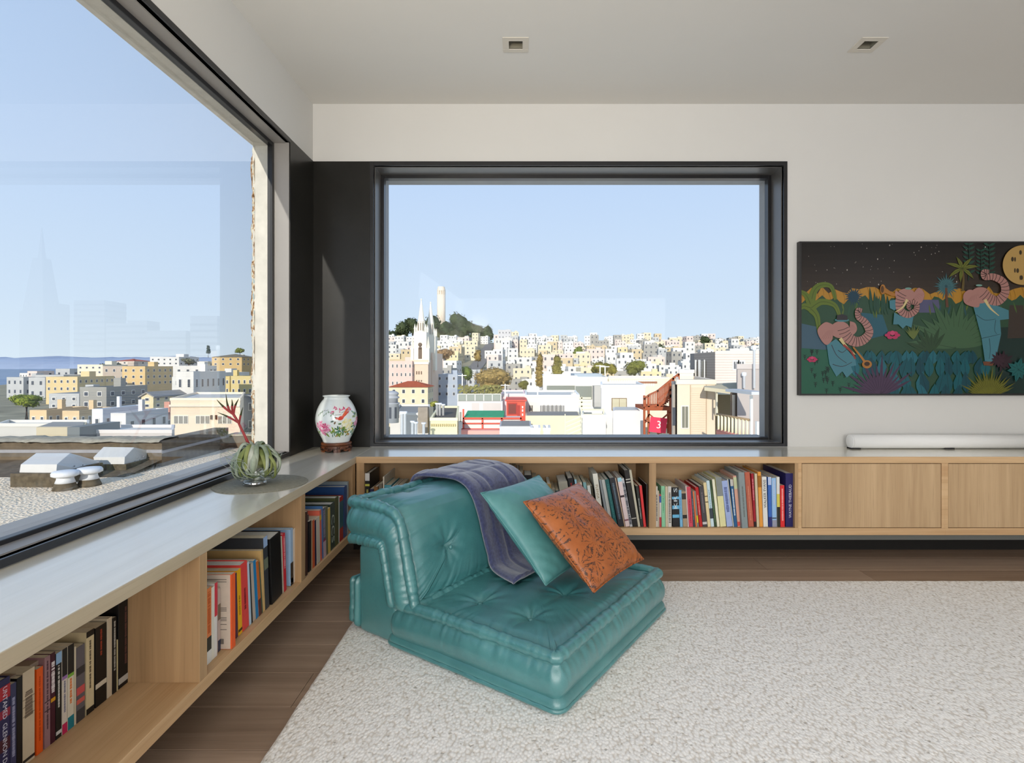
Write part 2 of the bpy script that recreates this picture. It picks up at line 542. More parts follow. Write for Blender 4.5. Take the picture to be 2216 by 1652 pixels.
SB, ST = 0.213, 0.173                       # upper and lower face of the bottom shelf
bc = empty('bookcase', (XL, 1.0, ST), 'low floating oak bookcase under the left side window', 'bookcase')
LDIV = [(0.867, 0.907), (1.625, 1.664), (2.379, 2.423)]
absb(MB().box(XL + 0.02, XLF, -1.2, YFR + 0.02, ST, SB), 'bottom_shelf', M_OAK_Y, bc, 0.0012)
absb(MB().box(XL + 0.002, XL + 0.02, -1.2, YB - 0.02, ST, CTB - 0.0005), 'back_panel', M_OAK_Y, bc)
for a, b in LDIV + [(-1.2, -1.16), (0.11, 0.15)]:
    absb(MB().box(XL + 0.02, XLF - 0.0005, a, b, SB, CTB - 0.0005), 'divider', M_OAK_Z, bc, 0.001)
absb(MB().box(XL + 0.02, XLF - 0.004, YFR - 0.055, YFR - 0.002, SB, CTB - 0.0005), 'corner_post', M_OAK_Z, bc, 0.001)
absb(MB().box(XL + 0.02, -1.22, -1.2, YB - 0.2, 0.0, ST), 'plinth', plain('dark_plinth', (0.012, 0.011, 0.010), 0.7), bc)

bf = empty('bookcase', (0.33, YFR, ST), 'low floating oak bookcase with three open bays under the far window', 'bookcase')
absb(MB().box(XLF + 0.001, 1.603, YFR, YB - 0.02, ST, SB), 'bottom_shelf', M_OAK_X, bf, 0.0012)
absb(MB().box(XL + 0.02, 1.603, YB - 0.02, YB - 0.002, ST, CTB - 0.0005), 'back_panel', M_OAK_X, bf)
for a, b in [(-0.946, -0.901), (-0.104, -0.064), (0.743, 0.783), (1.583, 1.603)]:
    absb(MB().box(a, b, YFR + 0.0005, YB - 0.02, SB, CTB - 0.0005), 'divider', M_OAK_Z, bf, 0.001)
M_RAIL = plain('grey_steel_rail', rgb(96, 98, 94), 0.5, 0.5)
absb(MB().box(-0.93, 1.603, YFR + 0.012, YFR + 0.05, 0.142, ST), 'support_rail', M_RAIL, bf)
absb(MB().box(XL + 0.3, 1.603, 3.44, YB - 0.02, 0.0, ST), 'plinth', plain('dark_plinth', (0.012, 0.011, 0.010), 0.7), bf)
M_DOOR = wood('oak_door_veneer', rgb(172, 142, 106), rgb(202, 172, 134), 'Z', rough=0.5, fine=1.4)
for (x0, x1, d0, d1), which in zip([(1.603, 2.449, 1.623, 2.430), (2.449, XEND - 0.02, 2.468, XEND - 0.06)],
                                   ('nearest the open bookcase bays', 'farthest right, cut by the frame edge')):
    cb = empty('cabinet', ((x0 + x1) / 2, YFR, ST), f'closed oak wall cabinet with a flush door, {which}', 'cabinet')
    mb = MB().box(x0, x1, YFR, YB - 0.002, ST, SB).box(x0, d0, YFR + 0.0005, YB - 0.002, SB, CTB - 0.0005)
    mb.box(d1, x1, YFR + 0.0005, YB - 0.002, SB, CTB - 0.0005).box(d0, d1, YB - 0.02, YB - 0.002, SB, CTB - 0.0005)
    absb(mb, 'carcass', M_OAK_X, cb, 0.001)
    absb(MB().box(d0 + 0.003, d1 - 0.003, YFR + 0.003, YFR + 0.021, SB + 0.003, CTB - 0.004), 'door', M_DOOR, cb, 0.001)
    absb(MB().box(x0, x1, YFR + 0.012, YFR + 0.05, 0.142, ST), 'support_rail', M_RAIL, cb)
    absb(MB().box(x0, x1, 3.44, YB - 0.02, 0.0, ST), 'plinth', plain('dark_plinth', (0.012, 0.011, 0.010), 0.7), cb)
# ------------------------------------------------------------------ rug
RZ = 0.016
def fnoise(x, y, seed, octaves=3):
    """smooth value noise on numpy arrays"""
    out = np.zeros_like(x)
    amp, tot = 1.0, 0.0
    for o in range(octaves):
        r = np.random.default_rng(seed + o)
        tab = r.random((256, 256))
        fx, fy = x * 2 ** o, y * 2 ** o
        ix, iy = np.floor(fx).astype(int), np.floor(fy).astype(int)
        tx, ty = fx - ix, fy - iy
        tx, ty = tx * tx * (3 - 2 * tx), ty * ty * (3 - 2 * ty)
        g = lambda a, b: tab[a % 256, b % 256]
        v = (g(ix, iy) * (1 - tx) + g(ix + 1, iy) * tx) * (1 - ty) + (g(ix, iy + 1) * (1 - tx) + g(ix + 1, iy + 1) * tx) * ty
        out += amp * v
        tot += amp
        amp *= 0.5
    return out / tot

RX0, RX1, RY0, RY1 = -0.752, 3.45, 0.55, 2.915
nx, ny = int((RX1 - RX0) / 0.0085), int((RY1 - RY0) / 0.0085)
gx, gy = np.meshgrid(np.linspace(RX0, RX1, nx), np.linspace(RY0, RY1, ny), indexing='ij')
h = fnoise(gx * 45, gy * 34, 11, 1)
edge = np.minimum(np.minimum(gx - RX0, RX1 - gx), np.minimum(gy - RY0, RY1 - gy))
fall = np.clip(edge / 0.014, 0, 1) ** 0.5
top = (0.014 + 0.0022 * h) * fall
wob = 0.004 * (fnoise(gx * 20, gy * 20, 51, 2) - 0.5) * (edge < 0.02)
arr = np.stack([gx + wob, gy + wob, top], -1)
nb = NB('cream_wool_rug')
vec = nb.coords('Object')
loopv = nb.coords('Object', (1.0, 0.62, 1.0), (0, 0, 0.5))
vo = nb.node('ShaderNodeTexVoronoi', feature='SMOOTH_F1')
vo.inputs['Scale'].default_value = 112
vo.inputs['Smoothness'].default_value = 0.35
nb.link(loopv, vo.inputs['Vector'])
loop = nb.math('SUBTRACT', 1.0, nb.math('MULTIPLY', vo.outputs['Distance'], 1.25))
sp = nb.noise(vec, 58, 2, 0.4)
pit = nb.ramp(sp, [(0.66, (0, 0, 0)), (0.74, (1, 1, 1))])
colr = nb.ramp(loop, [(0.05, rgb(220, 213, 204)), (0.30, rgb(243, 240, 236)), (0.7, rgb(252, 250, 247))])
colr = nb.mixc(nb.math('MULTIPLY', pit, 0.5), colr, rgb(140, 126, 106))
hh = nb.math('SUBTRACT', nb.math('ADD', loop, nb.math('MULTIPLY', nb.noise(vec, 420, 2, 0.6), 0.35)), nb.math('MULTIPLY', pit, 0.9))
M_RUG = nb.set(colr, 0.95, 0.06, nb.bump(hh, 0.55, 0.004), sheen=0.1)
rug = grid_obj('rug', arr, M_RUG)
tag(rug, 'large cream looped wool rug on the dark plank floor', 'rug')

# ------------------------------------------------------------------ sofa
A55 = math.radians(55.1)
U = Vector((math.cos(A55), math.sin(A55), 0))       # along the width
Wd = Vector((-math.sin(A55), math.cos(A55), 0))     # from the front edge to the back
SO = Vector((0.125, 1.770, 0.0))                    # near front corner on the rug
SM = Matrix(((U.x, Wd.x, 0, SO.x), (U.y, Wd.y, 0, SO.y), (0, 0, 1, RZ), (0, 0, 0, 1)))   # (a, b, z) -> world

def outline(W, L, rc, M):
    """rounded rectangle sampled evenly by arc length; returns points, outward normals, perimeter position"""
    segs = [('l', (rc, 0), (W - rc, 0), (0, -1)), ('a', (W - rc, rc), -90), ('l', (W, rc), (W, L - rc), (1, 0)), ('a', (W - rc, L - rc), 0),
            ('l', (W - rc, L), (rc, L), (0, 1)), ('a', (rc, L - rc), 90), ('l', (0, L - rc), (0, rc), (-1, 0)), ('a', (rc, rc), 180)]
    lens = [math.dist(s[1], s[2]) if s[0] == 'l' else rc * math.pi / 2 for s in segs]
    tot = sum(lens)
    pts, nrm = [], []
    for i in range(M):
        d = tot * i / M
        k = 0
        while d > lens[k] and k < 7:
            d -= lens[k]
            k += 1
        s = segs[k]
        if s[0] == 'l':
            t = d / lens[k]
            pts.append((s[1][0] + (s[2][0] - s[1][0]) * t, s[1][1] + (s[2][1] - s[1][1]) * t))
            nrm.append(s[3])
        else:
            an = math.radians(s[2] + 90 * d / lens[k])
            pts.append((s[1][0] + rc * math.cos(an), s[1][1] + rc * math.sin(an)))
            nrm.append((math.cos(an), math.sin(an)))
    return np.array(pts), np.array(nrm), np.arange(M) * tot / M

def mattress(name, W, L, T, mat, parent, mapf, tufts=(), tuft_d=0.028, roll=0.02, rc=0.035, M=420, crown=0.012, side_bulge=0.022,
             seed=1, bottom_roll=False, roll_w=None, pucker=1.0, roll_mask=None):
    """tufted mattress cushion: crowned quilted top, rolled and stitched rim, bulging sides.
       local x 0..W, y 0..L, z 0..T; mapf maps (n,3) arrays to sofa coordinates"""
    out, nrm, per = outline(W, L, rc, M)
    c = np.array([W / 2, L / 2])
    rg = np.random.default_rng(seed)
    rp = per * 1.0
    # irregular puckers along the rim
    puck = (fnoise(rp * 38, rp * 0 + 0.5, seed * 7 + 1, 2) - 0.5) * 2
    puck2 = (fnoise(rp * 70, rp * 0 + 3.5, seed * 7 + 4, 2) - 0.5) * 2
    wob = (fnoise(rp * 7, rp * 0 + 5.5, seed * 7 + 9, 2) - 0.5) * 2
    mask = np.ones(M) if roll_mask is None else roll_mask(out)
    ring_pts = []
    inset = 0.052
    def top_h(x, y, d):
        h = np.zeros_like(x)
        u, v = np.clip((x / W) * 2 - 1, -1, 1), np.clip((y / L) * 2 - 1, -1, 1)
        h += crown * (1 - u ** 4) * (1 - v ** 4)
        for k, (tx, ty) in enumerate(tufts):
            r = np.hypot(x - tx, y - ty) + 1e-6
            th = np.arctan2(y - ty, x - tx)
            h -= tuft_d * (0.6 * np.exp(-(r / 0.028) ** 1.2) + 0.5 * np.exp(-(r / 0.095) ** 1.6))
            w = np.cos(th * 6 + k * 1.7 + 1.2 * np.sin(th * 2 + k)) * 0.6 + np.cos(th * 9 + k * 2.3) * 0.4
            h += 0.0042 * pucker * w * np.exp(-((r - 0.04) / 0.055) ** 2)
            dxn = np.abs(y - ty) / (0.010 + 0.06 * np.abs(x - tx))
            h -= 0.007 * pucker * np.exp(-dxn ** 2) * np.exp(-(np.abs(x - tx) / 0.11) ** 2)
        h += 0.006 * (fnoise(x * 6 + 3, y * 6 + seed, seed + 20, 3) - 0.5)
        # gathers running in from the rim
        return h
    crease_in = inset
    # interior rings
    n_in = 46
    hw = min(W, L) / 2
    for i in range(n_in):
        s = (i / (n_in - 1)) ** 0.85
        tgt = out - nrm * crease_in
        p = c + (tgt - c) * max(s, 0.004)
        d = (1 - s) * hw
        z = T + top_h(p[:, 0], p[:, 1], d)
        g = np.exp(-d / 0.045)
        z = z + 0.0075 * pucker * puck * g * (1 - 0.3 * g) - 0.010 * np.exp(-(d / 0.022) ** 2) * mask
        ring_pts.append(np.column_stack([p, z]))
    # rolled rim: circular section standing above the top surface
    R = roll * (1 + 0.20 * puck * pucker + 0.14 * puck2 * pucker)
    cxo = -(inset - 0.006) / 2 + 0.002 * wob
    for an in np.linspace(200, -75, 15):
        a = math.radians(an)
        off = cxo + np.cos(a) * (R + 0.002)
        zr = T - 0.006 + np.sin(a) * R + 0.003 * wob
        # without the roll: plain rounded shoulder
        ao = math.radians(90 * (200 - an) / 275)
        off_p = -inset + np.sin(ao) * inset
        z_p = T + (np.cos(ao) - 1) * inset * 0.8
        ring_pts.append(np.column_stack([out + nrm * (off * mask + off_p * (1 - mask))[:, None], zr * mask + z_p * (1 - mask)]))
    # side wall
    z_hi, z_lo = T - 0.034, (0.040 if bottom_roll else 0.0)
    ns = 12
    for i in range(ns + 1):
        t = i / ns
        bul = side_bulge * (math.sin(math.pi * t) ** 0.8)
        off = -0.012 + bul + 0.0035 * wob * math.sin(math.pi * t) + (1 - t) ** 3 * 0.008 * puck * pucker + 0.0014 * puck2 * pucker * math.sin(math.pi * t)
        ring_pts.append(np.column_stack([out + nrm * off[:, None], np.full(M, z_hi + (z_lo - z_hi) * t)]))
    if bottom_roll:
        for an in np.linspace(75, -90, 10):
            a = math.radians(an)
            R2 = 0.022 * (1 + 0.10 * puck2 * pucker)
            ring_pts.append(np.column_stack([out + nrm * (-0.014 + np.cos(a) * R2)[:, None], 0.02 + np.sin(a) * R2]))
    last = ring_pts[-1]
    for s in (0.9, 0.5, 0.02):
        p = c + (last[:, :2] - c) * s
        ring_pts.append(np.column_stack([p, np.full(M, last[:, 2].mean())]))
    arr = np.array(ring_pts)                       # rings x M x 3
    sh = arr.shape
    arr = mapf(arr.reshape(-1, 3)).reshape(sh).transpose(1, 0, 2)
    return grid_obj(name, arr, mat, parent, closed_u=True)

nb = NB('teal_leather')
vec = nb.coords('Object')
f1 = nb.noise(vec, 5, 4, 0.6)
col = nb.ramp(f1, [(0.3, rgb(60, 122, 125)), (0.7, rgb(78, 143, 145))])
gr = nb.node('ShaderNodeTexVoronoi')
gr.inputs['Scale'].default_value = 420
nb.link(vec, gr.inputs['Vector'])
fine = nb.math('ADD', gr.outputs['Distance'], nb.math('MULTIPLY', nb.noise(vec, 28, 4, 0.65), 1.5))
M_TEAL = nb.set(col, 0.40, 0.5, nb.bump(fine, 0.16, 0.004), None, 0.75, 0.34)
nb.bsdf.inputs['Coat IOR'].default_value = 1.75

sofa = empty('floor_sofa', (0, 0, 0), 'low teal leather tufted floor sofa standing on the cream rug', 'sofa')
sofa.matrix_world = SM
ident = lambda p: p
SW, SD = 0.955, 0.80
# upper seat cushion, thin folded mattress under it
def seat_map(p):
    q = p.copy()
    q[:, 2] += 0.042
    # the cushion sags slightly where the back stands on it
    q[:, 2] -= 0.012 * np.clip((q[:, 1] - 0.55) / 0.25, 0, 1)
    return q
mattress('seat_cushion', SW, SD, 0.140, M_TEAL, sofa, seat_map, [(a, b) for a in (0.22, 0.4775, 0.735) for b in (0.257, 0.505)], tuft_d=0.026,
         roll=0.021, seed=3, side_bulge=0.022, M=520)
def base_map(p):
    q = p.copy()
    q[:, 0] = q[:, 0] - 0.006
    q[:, 1] = q[:, 1] - 0.010
    return q
mattress('seat_base', SW + 0.012, 0.83, 0.062, M_TEAL, sofa, base_map, roll=0.016, seed=5, side_bulge=0.016, crown=0.0, M=360, rc=0.04, roll_mask=lambda o: np.zeros(len(o)))

# back block (upright wedge) and the folded flap behind it
mb = MB()
prof = [(0.70, 0.0), (1.005, 0.0), (1.01, 0.37), (0.80, 0.40), (0.78, 0.15)]
vs = [(x, b, z) for x in (0.012, 0.978) for b, z in prof]
n = 5
mb.add(vs, [tuple(range(n)), tuple(range(2 * n - 1, n - 1, -1))] + [(i, i + n, (i + 1) % n + n, (i + 1) % n) for i in range(n)])
o = mb.build('back_block', M_TEAL, sofa, 0.022, 4)
for p in o.data.polygons:
    p.use_smooth = True
def flap_map(p):
    q = np.empty_like(p)
    q[:, 0] = p[:, 0]
    q[:, 1] = 1.0 + p[:, 2]
    q[:, 2] = 0.012 + p[:, 1]
    return q
mattress('rear_flap', 0.985, 0.215, 0.062, M_TEAL, sofa, flap_map, roll=0.014, seed=8, side_bulge=0.014, crown=0.008, M=300, rc=0.03, pucker=1.2)

# back cushion: one mattress bent over the block
outer_path = np.array([(0.662, 0.150), (0.684, 0.235), (0.708, 0.33), (0.732, 0.425), (0.746, 0.475), (0.762, 0.512), (0.792, 0.538), (0.835, 0.550), (0.92, 0.556), (1.01, 0.552), (1.088, 0.546)])
inner_path = np.array([(0.815, 0.148), (0.83, 0.22), (0.845, 0.29), (0.858, 0.345), (0.864, 0.362), (0.868, 0.370), (0.875, 0.374), (0.90, 0.374), (0.96, 0.372), (1.02, 0.370), (1.068, 0.366)])
dl = np.r_[0, np.cumsum(np.hypot(*np.diff(outer_path, axis=0).T))]
BL, BT, BWID = dl[-1], 0.17, 0.94
def back_map(p):
    s = p[:, 1]
    tau = 1 - p[:, 2] / BT
    sc = np.clip(s, 0, BL)
    ob = np.interp(sc, dl, outer_path[:, 0]); oz = np.interp(sc, dl, outer_path[:, 1])
    ib = np.interp(sc, dl, inner_path[:, 0]); iz = np.interp(sc, dl, inner_path[:, 1])
    b = ob + (ib - ob) * tau
    z = oz + (iz - oz) * tau
    # keep the roll overhang beyond both ends
    lo, hi = np.minimum(s, 0), np.maximum(s - BL, 0)
    b += lo * 0.25 + hi
    z += lo * 0.97
    # spread crown and bulges along the local normal rather than towards the inner fold
    return np.column_stack([p[:, 0], b, z])
mattress('back_cushion', BWID, BL, BT, M_TEAL, sofa, back_map, [(a, b) for a in (0.25, 0.70) for b in (0.215, 0.615)], tuft_d=0.034, roll=0.021,
         seed=12, bottom_roll=True, side_bulge=0.02, crown=0.022, M=520, pucker=1.25)
# covered buttons in the tufts
def button(p, nrm):
    m = Matrix.Translation(p) @ Vector(nrm).to_track_quat('Z', 'Y').to_matrix().to_4x4()
    MB().lathe([(0.0, 0.006), (0.006, 0.005), (0.0095, 0.002), (0.010, -0.002)], 16, mtx=m).build('button', M_TEAL, sofa)
for a in (0.22, 0.4775, 0.735):
    for b in (0.257, 0.505):
        button((a, b, 0.164), (0, 0, 1))
for a in (0.25, 0.70):
    button((a, 0.692, 0.352), (0, -0.97, 0.24))
    button((a, 0.932, 0.540), (0, 0, 1))

# ------------------------------------------------------------------ quilted runner over the back
nb = NB('navy_quilted_cotton')
vec = nb.coords('Object')
f1 = nb.noise(vec, 90, 3, 0.6)
colb = nb.ramp(f1, [(0.3, rgb(56, 60, 94)), (0.7, rgb(84, 90, 130))])
wv = nb.noise(nb.coords('Object', (1, 1, 1)), 420, 2, 0.5)
M_NAVY = nb.set(colb, 0.85, 0.15, nb.bump(wv, 0.35, 0.002), sheen=0.7)
path = np.array([(1.122, 0.30), (1.120, 0.42), (1.118, 0.52), (1.106, 0.572), (1.07, 0.592), (1.00, 0.602), (0.90, 0.603), (0.82, 0.594), (0.765, 0.566), (0.728, 0.515),
                 (0.702, 0.44), (0.676, 0.34), (0.652, 0.262), (0.630, 0.222), (0.585, 0.206), (0.52, 0.204), (0.45, 0.205)])
pl = np.r_[0, np.cumsum(np.hypot(*np.diff(path, axis=0).T))]
nS, nA = 150, 90
ss = np.linspace(0, pl[-1], nS)
pb, pz = np.interp(ss, pl, path[:, 0]), np.interp(ss, pl, path[:, 1])
k = np.ones(7) / 7
pb = np.convolve(np.pad(pb, 3, 'edge'), k, 'valid'); pz = np.convolve(np.pad(pz, 3, 'edge'), k, 'valid')
tb, tz = np.gradient(pb), np.gradient(pz)
ln = np.hypot(tb, tz); nbv, nzv = tz / ln, -tb / ln
sgn = np.where(nzv[60] > 0, 1, -1); nbv, nzv = nbv * sgn, nzv * sgn
S, T_ = np.meshgrid(ss, np.linspace(0, 1, nA), indexing='ij')
left = np.interp(ss, [0, 0.35, 0.62, 0.95, pl[-1]], [0.415, 0.415, 0.440, 0.455, 0.385])
right = np.interp(ss, [0, 0.35, 0.62, 0.95, pl[-1]], [0.88, 0.88, 0.88, 0.87, 0.79])
Aa = left[:, None] + (right - left)[:, None] * T_
seam_s = np.minimum.reduce([np.abs(S - v) for v in (0.17, 0.34, 0.51, 0.68, 0.85)])
seam_t = np.minimum.reduce([np.abs((T_ - v) * 0.5) for v in (0.33, 0.67)])
edge = np.minimum(T_, 1 - T_) * 0.5
puff = 0.007 * (1 - np.exp(-(seam_s / 0.016) ** 2)) * (1 - np.exp(-(seam_t / 0.016) ** 2)) * np.clip(edge / 0.03, 0, 1) ** 0.5
wave = 0.010 * (fnoise(S * 9, Aa * 9, 91, 2) - 0.5) + 0.004 * np.sin(Aa * 40 + S * 3) * (edge < 0.09)
th = 0.010
off_t = th + puff + wave
def sheet(off):
    return np.stack([Aa, pb[:, None] + nbv[:, None] * off, pz[:, None] + nzv[:, None] * off], -1)
upper = sheet(off_t)
lower = sheet(wave * 0.8 - 0.004)
ring = np.concatenate([upper, lower[:, ::-1]], 1)          # closed loop across the width
ring = np.concatenate([ring, ring[:, :1]], 1)
blk = grid_obj('throw_blanket', ring, M_NAVY)
bm = bmesh.new(); bm.from_mesh(blk.data)
bmesh.ops.remove_doubles(bm, verts=bm.verts, dist=1e-5)
bmesh.ops.holes_fill(bm, edges=[e for e in bm.edges if e.is_boundary], sides=0)
bm.to_mesh(blk.data); bm.free()
blk.matrix_world = SM
tag(blk, 'navy quilted throw draped over the back of the teal sofa', 'blanket')

# ------------------------------------------------------------------ loose cushions
def pillow(name, mat, size, thick, seed, label, a0, b0, z0, b1, z1, skew=0.0, lift=0.0):
    """square cushion whose lower edge runs along a at (b0, z0) and whose upper edge at (b1, z1)"""
    n = 72
    g = np.linspace(-1, 1, n)
    u, v = np.meshgrid(g, g, indexing='ij')
    pinch = 0.045
    x = u * (1 - pinch * (1 - v ** 2) * np.abs(u) ** 3)
    y = v * (1 - pinch * (1 - u ** 2) * np.abs(v) ** 3)
    prof = np.clip((1 - np.abs(u) ** 2.6) * (1 - np.abs(v) ** 2.6), 0, 1) ** 0.55
    wr = (fnoise(u * 4 + 5, v * 4 + 5, seed, 3) - 0.5)
    ang = np.arctan2(v, u); rr = np.hypot(u, v)
    crn = np.abs(u * v) ** 1.5
    gather = 0.006 * np.sin(np.abs(u - v) * 0 + (u + v * np.sign(u * v)) * 24) * crn * 0.5
    outp = []
    for s in (1, -1):
        z = s * (thick / 2 * prof + 0.012 * wr * prof + gather * s)
        outp.append(np.stack([x * size / 2, y * size / 2, z], -1))
    d = Vector((0, b1 - b0, z1 - z0))
    L = d.length
    ey = d.normalized()
    ex = Vector((1, skew, 0)).normalized()
    ez = ex.cross(ey).normalized()
    cen = Vector((a0 + size / 2, (b0 + b1) / 2, (z0 + z1) / 2))
    m = Matrix(((ex.x, ey.x, ez.x, cen.x), (ex.y, ey.y, ez.y, cen.y), (ex.z, ey.z, ez.z, cen.z), (0, 0, 0, 1)))
    o = empty(name, (0, 0, 0), label, 'cushion', None)
    o.matrix_world = SM @ m
    verts = np.concatenate([outp[0].reshape(-1, 3), outp[1].reshape(-1, 3)])
    idx = np.arange(n * n).reshape(n, n)
    q = np.stack([idx[:-1, :-1], idx[1:, :-1], idx[1:, 1:], idx[:-1, 1:]], -1).reshape(-1, 4)
    faces = np.concatenate([q, q[:, ::-1] + n * n]).tolist()
    me = bpy.data.meshes.new('cover')
    me.from_pydata(verts.tolist(), [], faces)
    bm = bmesh.new(); bm.from_mesh(me)
    bmesh.ops.remove_doubles(bm, verts=bm.verts, dist=3e-4)
    bm.to_mesh(me); bm.free()
    me.materials.append(mat)
    me.polygons.foreach_set('use_smooth', [True] * len(me.polygons))
    link(bpy.data.objects.new('cover', me), o)
    # seam cord along the rim
    per = [(g[i], -1) for i in range(n)] + [(1, g[i]) for i in range(1, n)] + [(g[n - 1 - i], 1) for i in range(1, n)] + [(-1, g[n - 1 - i]) for i in range(1, n)]
    pts = []
    for uu, vv_ in per:
        xx = uu * (1 - pinch * (1 - vv_ ** 2) * abs(uu) ** 3); yy = vv_ * (1 - pinch * (1 - uu ** 2) * abs(vv_) ** 3)
        pts.append((xx * size / 2, yy * size / 2, 0))
    MB().tube(pts, 0.0032, 6).build('seam', mat, o)
    return o
nb = NB('pale_teal_leather')
vec = nb.coords('Object')
M_TEAL2 = nb.set(nb.ramp(nb.noise(vec, 5, 4, 0.6), [(0.3, rgb(78, 140, 140)), (0.7, rgb(98, 158, 158))]), 0.42, 0.45,
                 nb.bump(nb.noise(vec, 30, 4, 0.65), 0.25, 0.006), None, 0.4, 0.3)
pillow('scatter_cushion', M_TEAL2, 0.475, 0.135, 61, 'plain pale teal leather cushion leaning on the navy throw', 0.375, 0.288, 0.238, 0.628, 0.570, 0.0)

nb = NB('rust_printed_leather')
vec = nb.coords('Object')
base = nb.ramp(nb.noise(vec, 9, 4, 0.6), [(0.3, rgb(160, 86, 38)), (0.7, rgb(188, 108, 54))])
sep = nb.node('ShaderNodeSeparateXYZ'); nb.link(vec, sep.inputs[0])
flat = nb.node('ShaderNodeCombineXYZ'); nb.link(sep.outputs[0], flat.inputs[0]); nb.link(sep.outputs[1], flat.inputs[1])
mask = None
for sc, ph in ((7.0, 0.0), (8.4, 3.7)):
    mp = nb.node('ShaderNodeMapping'); mp.inputs['Scale'].default_value = (sc, sc, 1); mp.inputs['Location'].default_value = (ph, ph * 0.6, 0)
    nb.link(flat.outputs[0], mp.inputs[0])
    vo = nb.node('ShaderNodeTexVoronoi', voronoi_dimensions='2D'); vo.inputs['Scale'].default_value = 1.0; vo.inputs['Randomness'].default_value = 0.75
    nb.link(mp.outputs[0], vo.inputs['Vector'])
    dv = nb.node('ShaderNodeVectorMath', operation='SUBTRACT'); nb.link(mp.outputs[0], dv.inputs[0]); nb.link(vo.outputs['Position'], dv.inputs[1])
    s2 = nb.node('ShaderNodeSeparateXYZ'); nb.link(dv.outputs[0], s2.inputs[0])
    ang = nb.math('ARCTAN2', s2.outputs[1], s2.outputs[0])
    wig = nb.math('MULTIPLY', nb.noise(mp.outputs[0], 6.0, 4, 0.7), 5.5)
    rad = vo.outputs['Distance']
    br = nb.math('ABSOLUTE', nb.math('SINE', nb.math('ADD', nb.math('MULTIPLY', ang, 6.0), wig)))
    line = nb.math('LESS_THAN', br, nb.math('ADD', 0.20, nb.math('MULTIPLY', rad, 0.30)))
    brk = nb.math('GREATER_THAN', nb.noise(mp.outputs[0], 9.0, 2, 0.5), 0.43)
    m_ = nb.math('MULTIPLY', nb.math('MULTIPLY', line, nb.math('LESS_THAN', rad, 0.46)), brk)
    mask = m_ if mask is None else nb.math('MAXIMUM', mask, m_)
colp = nb.mixc(nb.math('MULTIPLY', mask, 0.85), base, rgb(48, 36, 34))
M_RUST = nb.set(colp, 0.42, 0.4, nb.bump(nb.noise(vec, 34, 4, 0.65), 0.25, 0.006), None, 0.4, 0.32)
pillow('scatter_cushion', M_RUST, 0.46, 0.135, 77, 'rust orange leather cushion printed with dark coral branches', 0.42, 0.085, 0.248, 0.420, 0.545, -0.06)
# ------------------------------------------------------------------ books
def cloth(c, rough=0.55):
    return plain('book_cover', rgb(*c), rough, 0.35, var=0.05, vscale=30)
M_PAGES = plain('book_pages', rgb(214, 204, 182), 0.9, 0.1, var=0.08, vscale=60)
M_PAGEW = plain('book_pages_white', rgb(232, 230, 224), 0.9, 0.1, var=0.05, vscale=60)

def lettering_bars(z0, z1, xc, w, seed, step=0.004):
    """a line of small illegible print along the spine"""
    r = random.Random(seed)
    mb = MB()
    z = z0
    while z < z1:
        l = r.uniform(0.6, 2.4) * step
        hw = w * r.uniform(0.75, 1.0) / 2
        mb.box(xc - hw, xc + hw, -0.0005, 0.0, z, min(z + l, z1))
        z += l + step * r.choice((0.25, 0.25, 0.25, 0.8))
    return mb

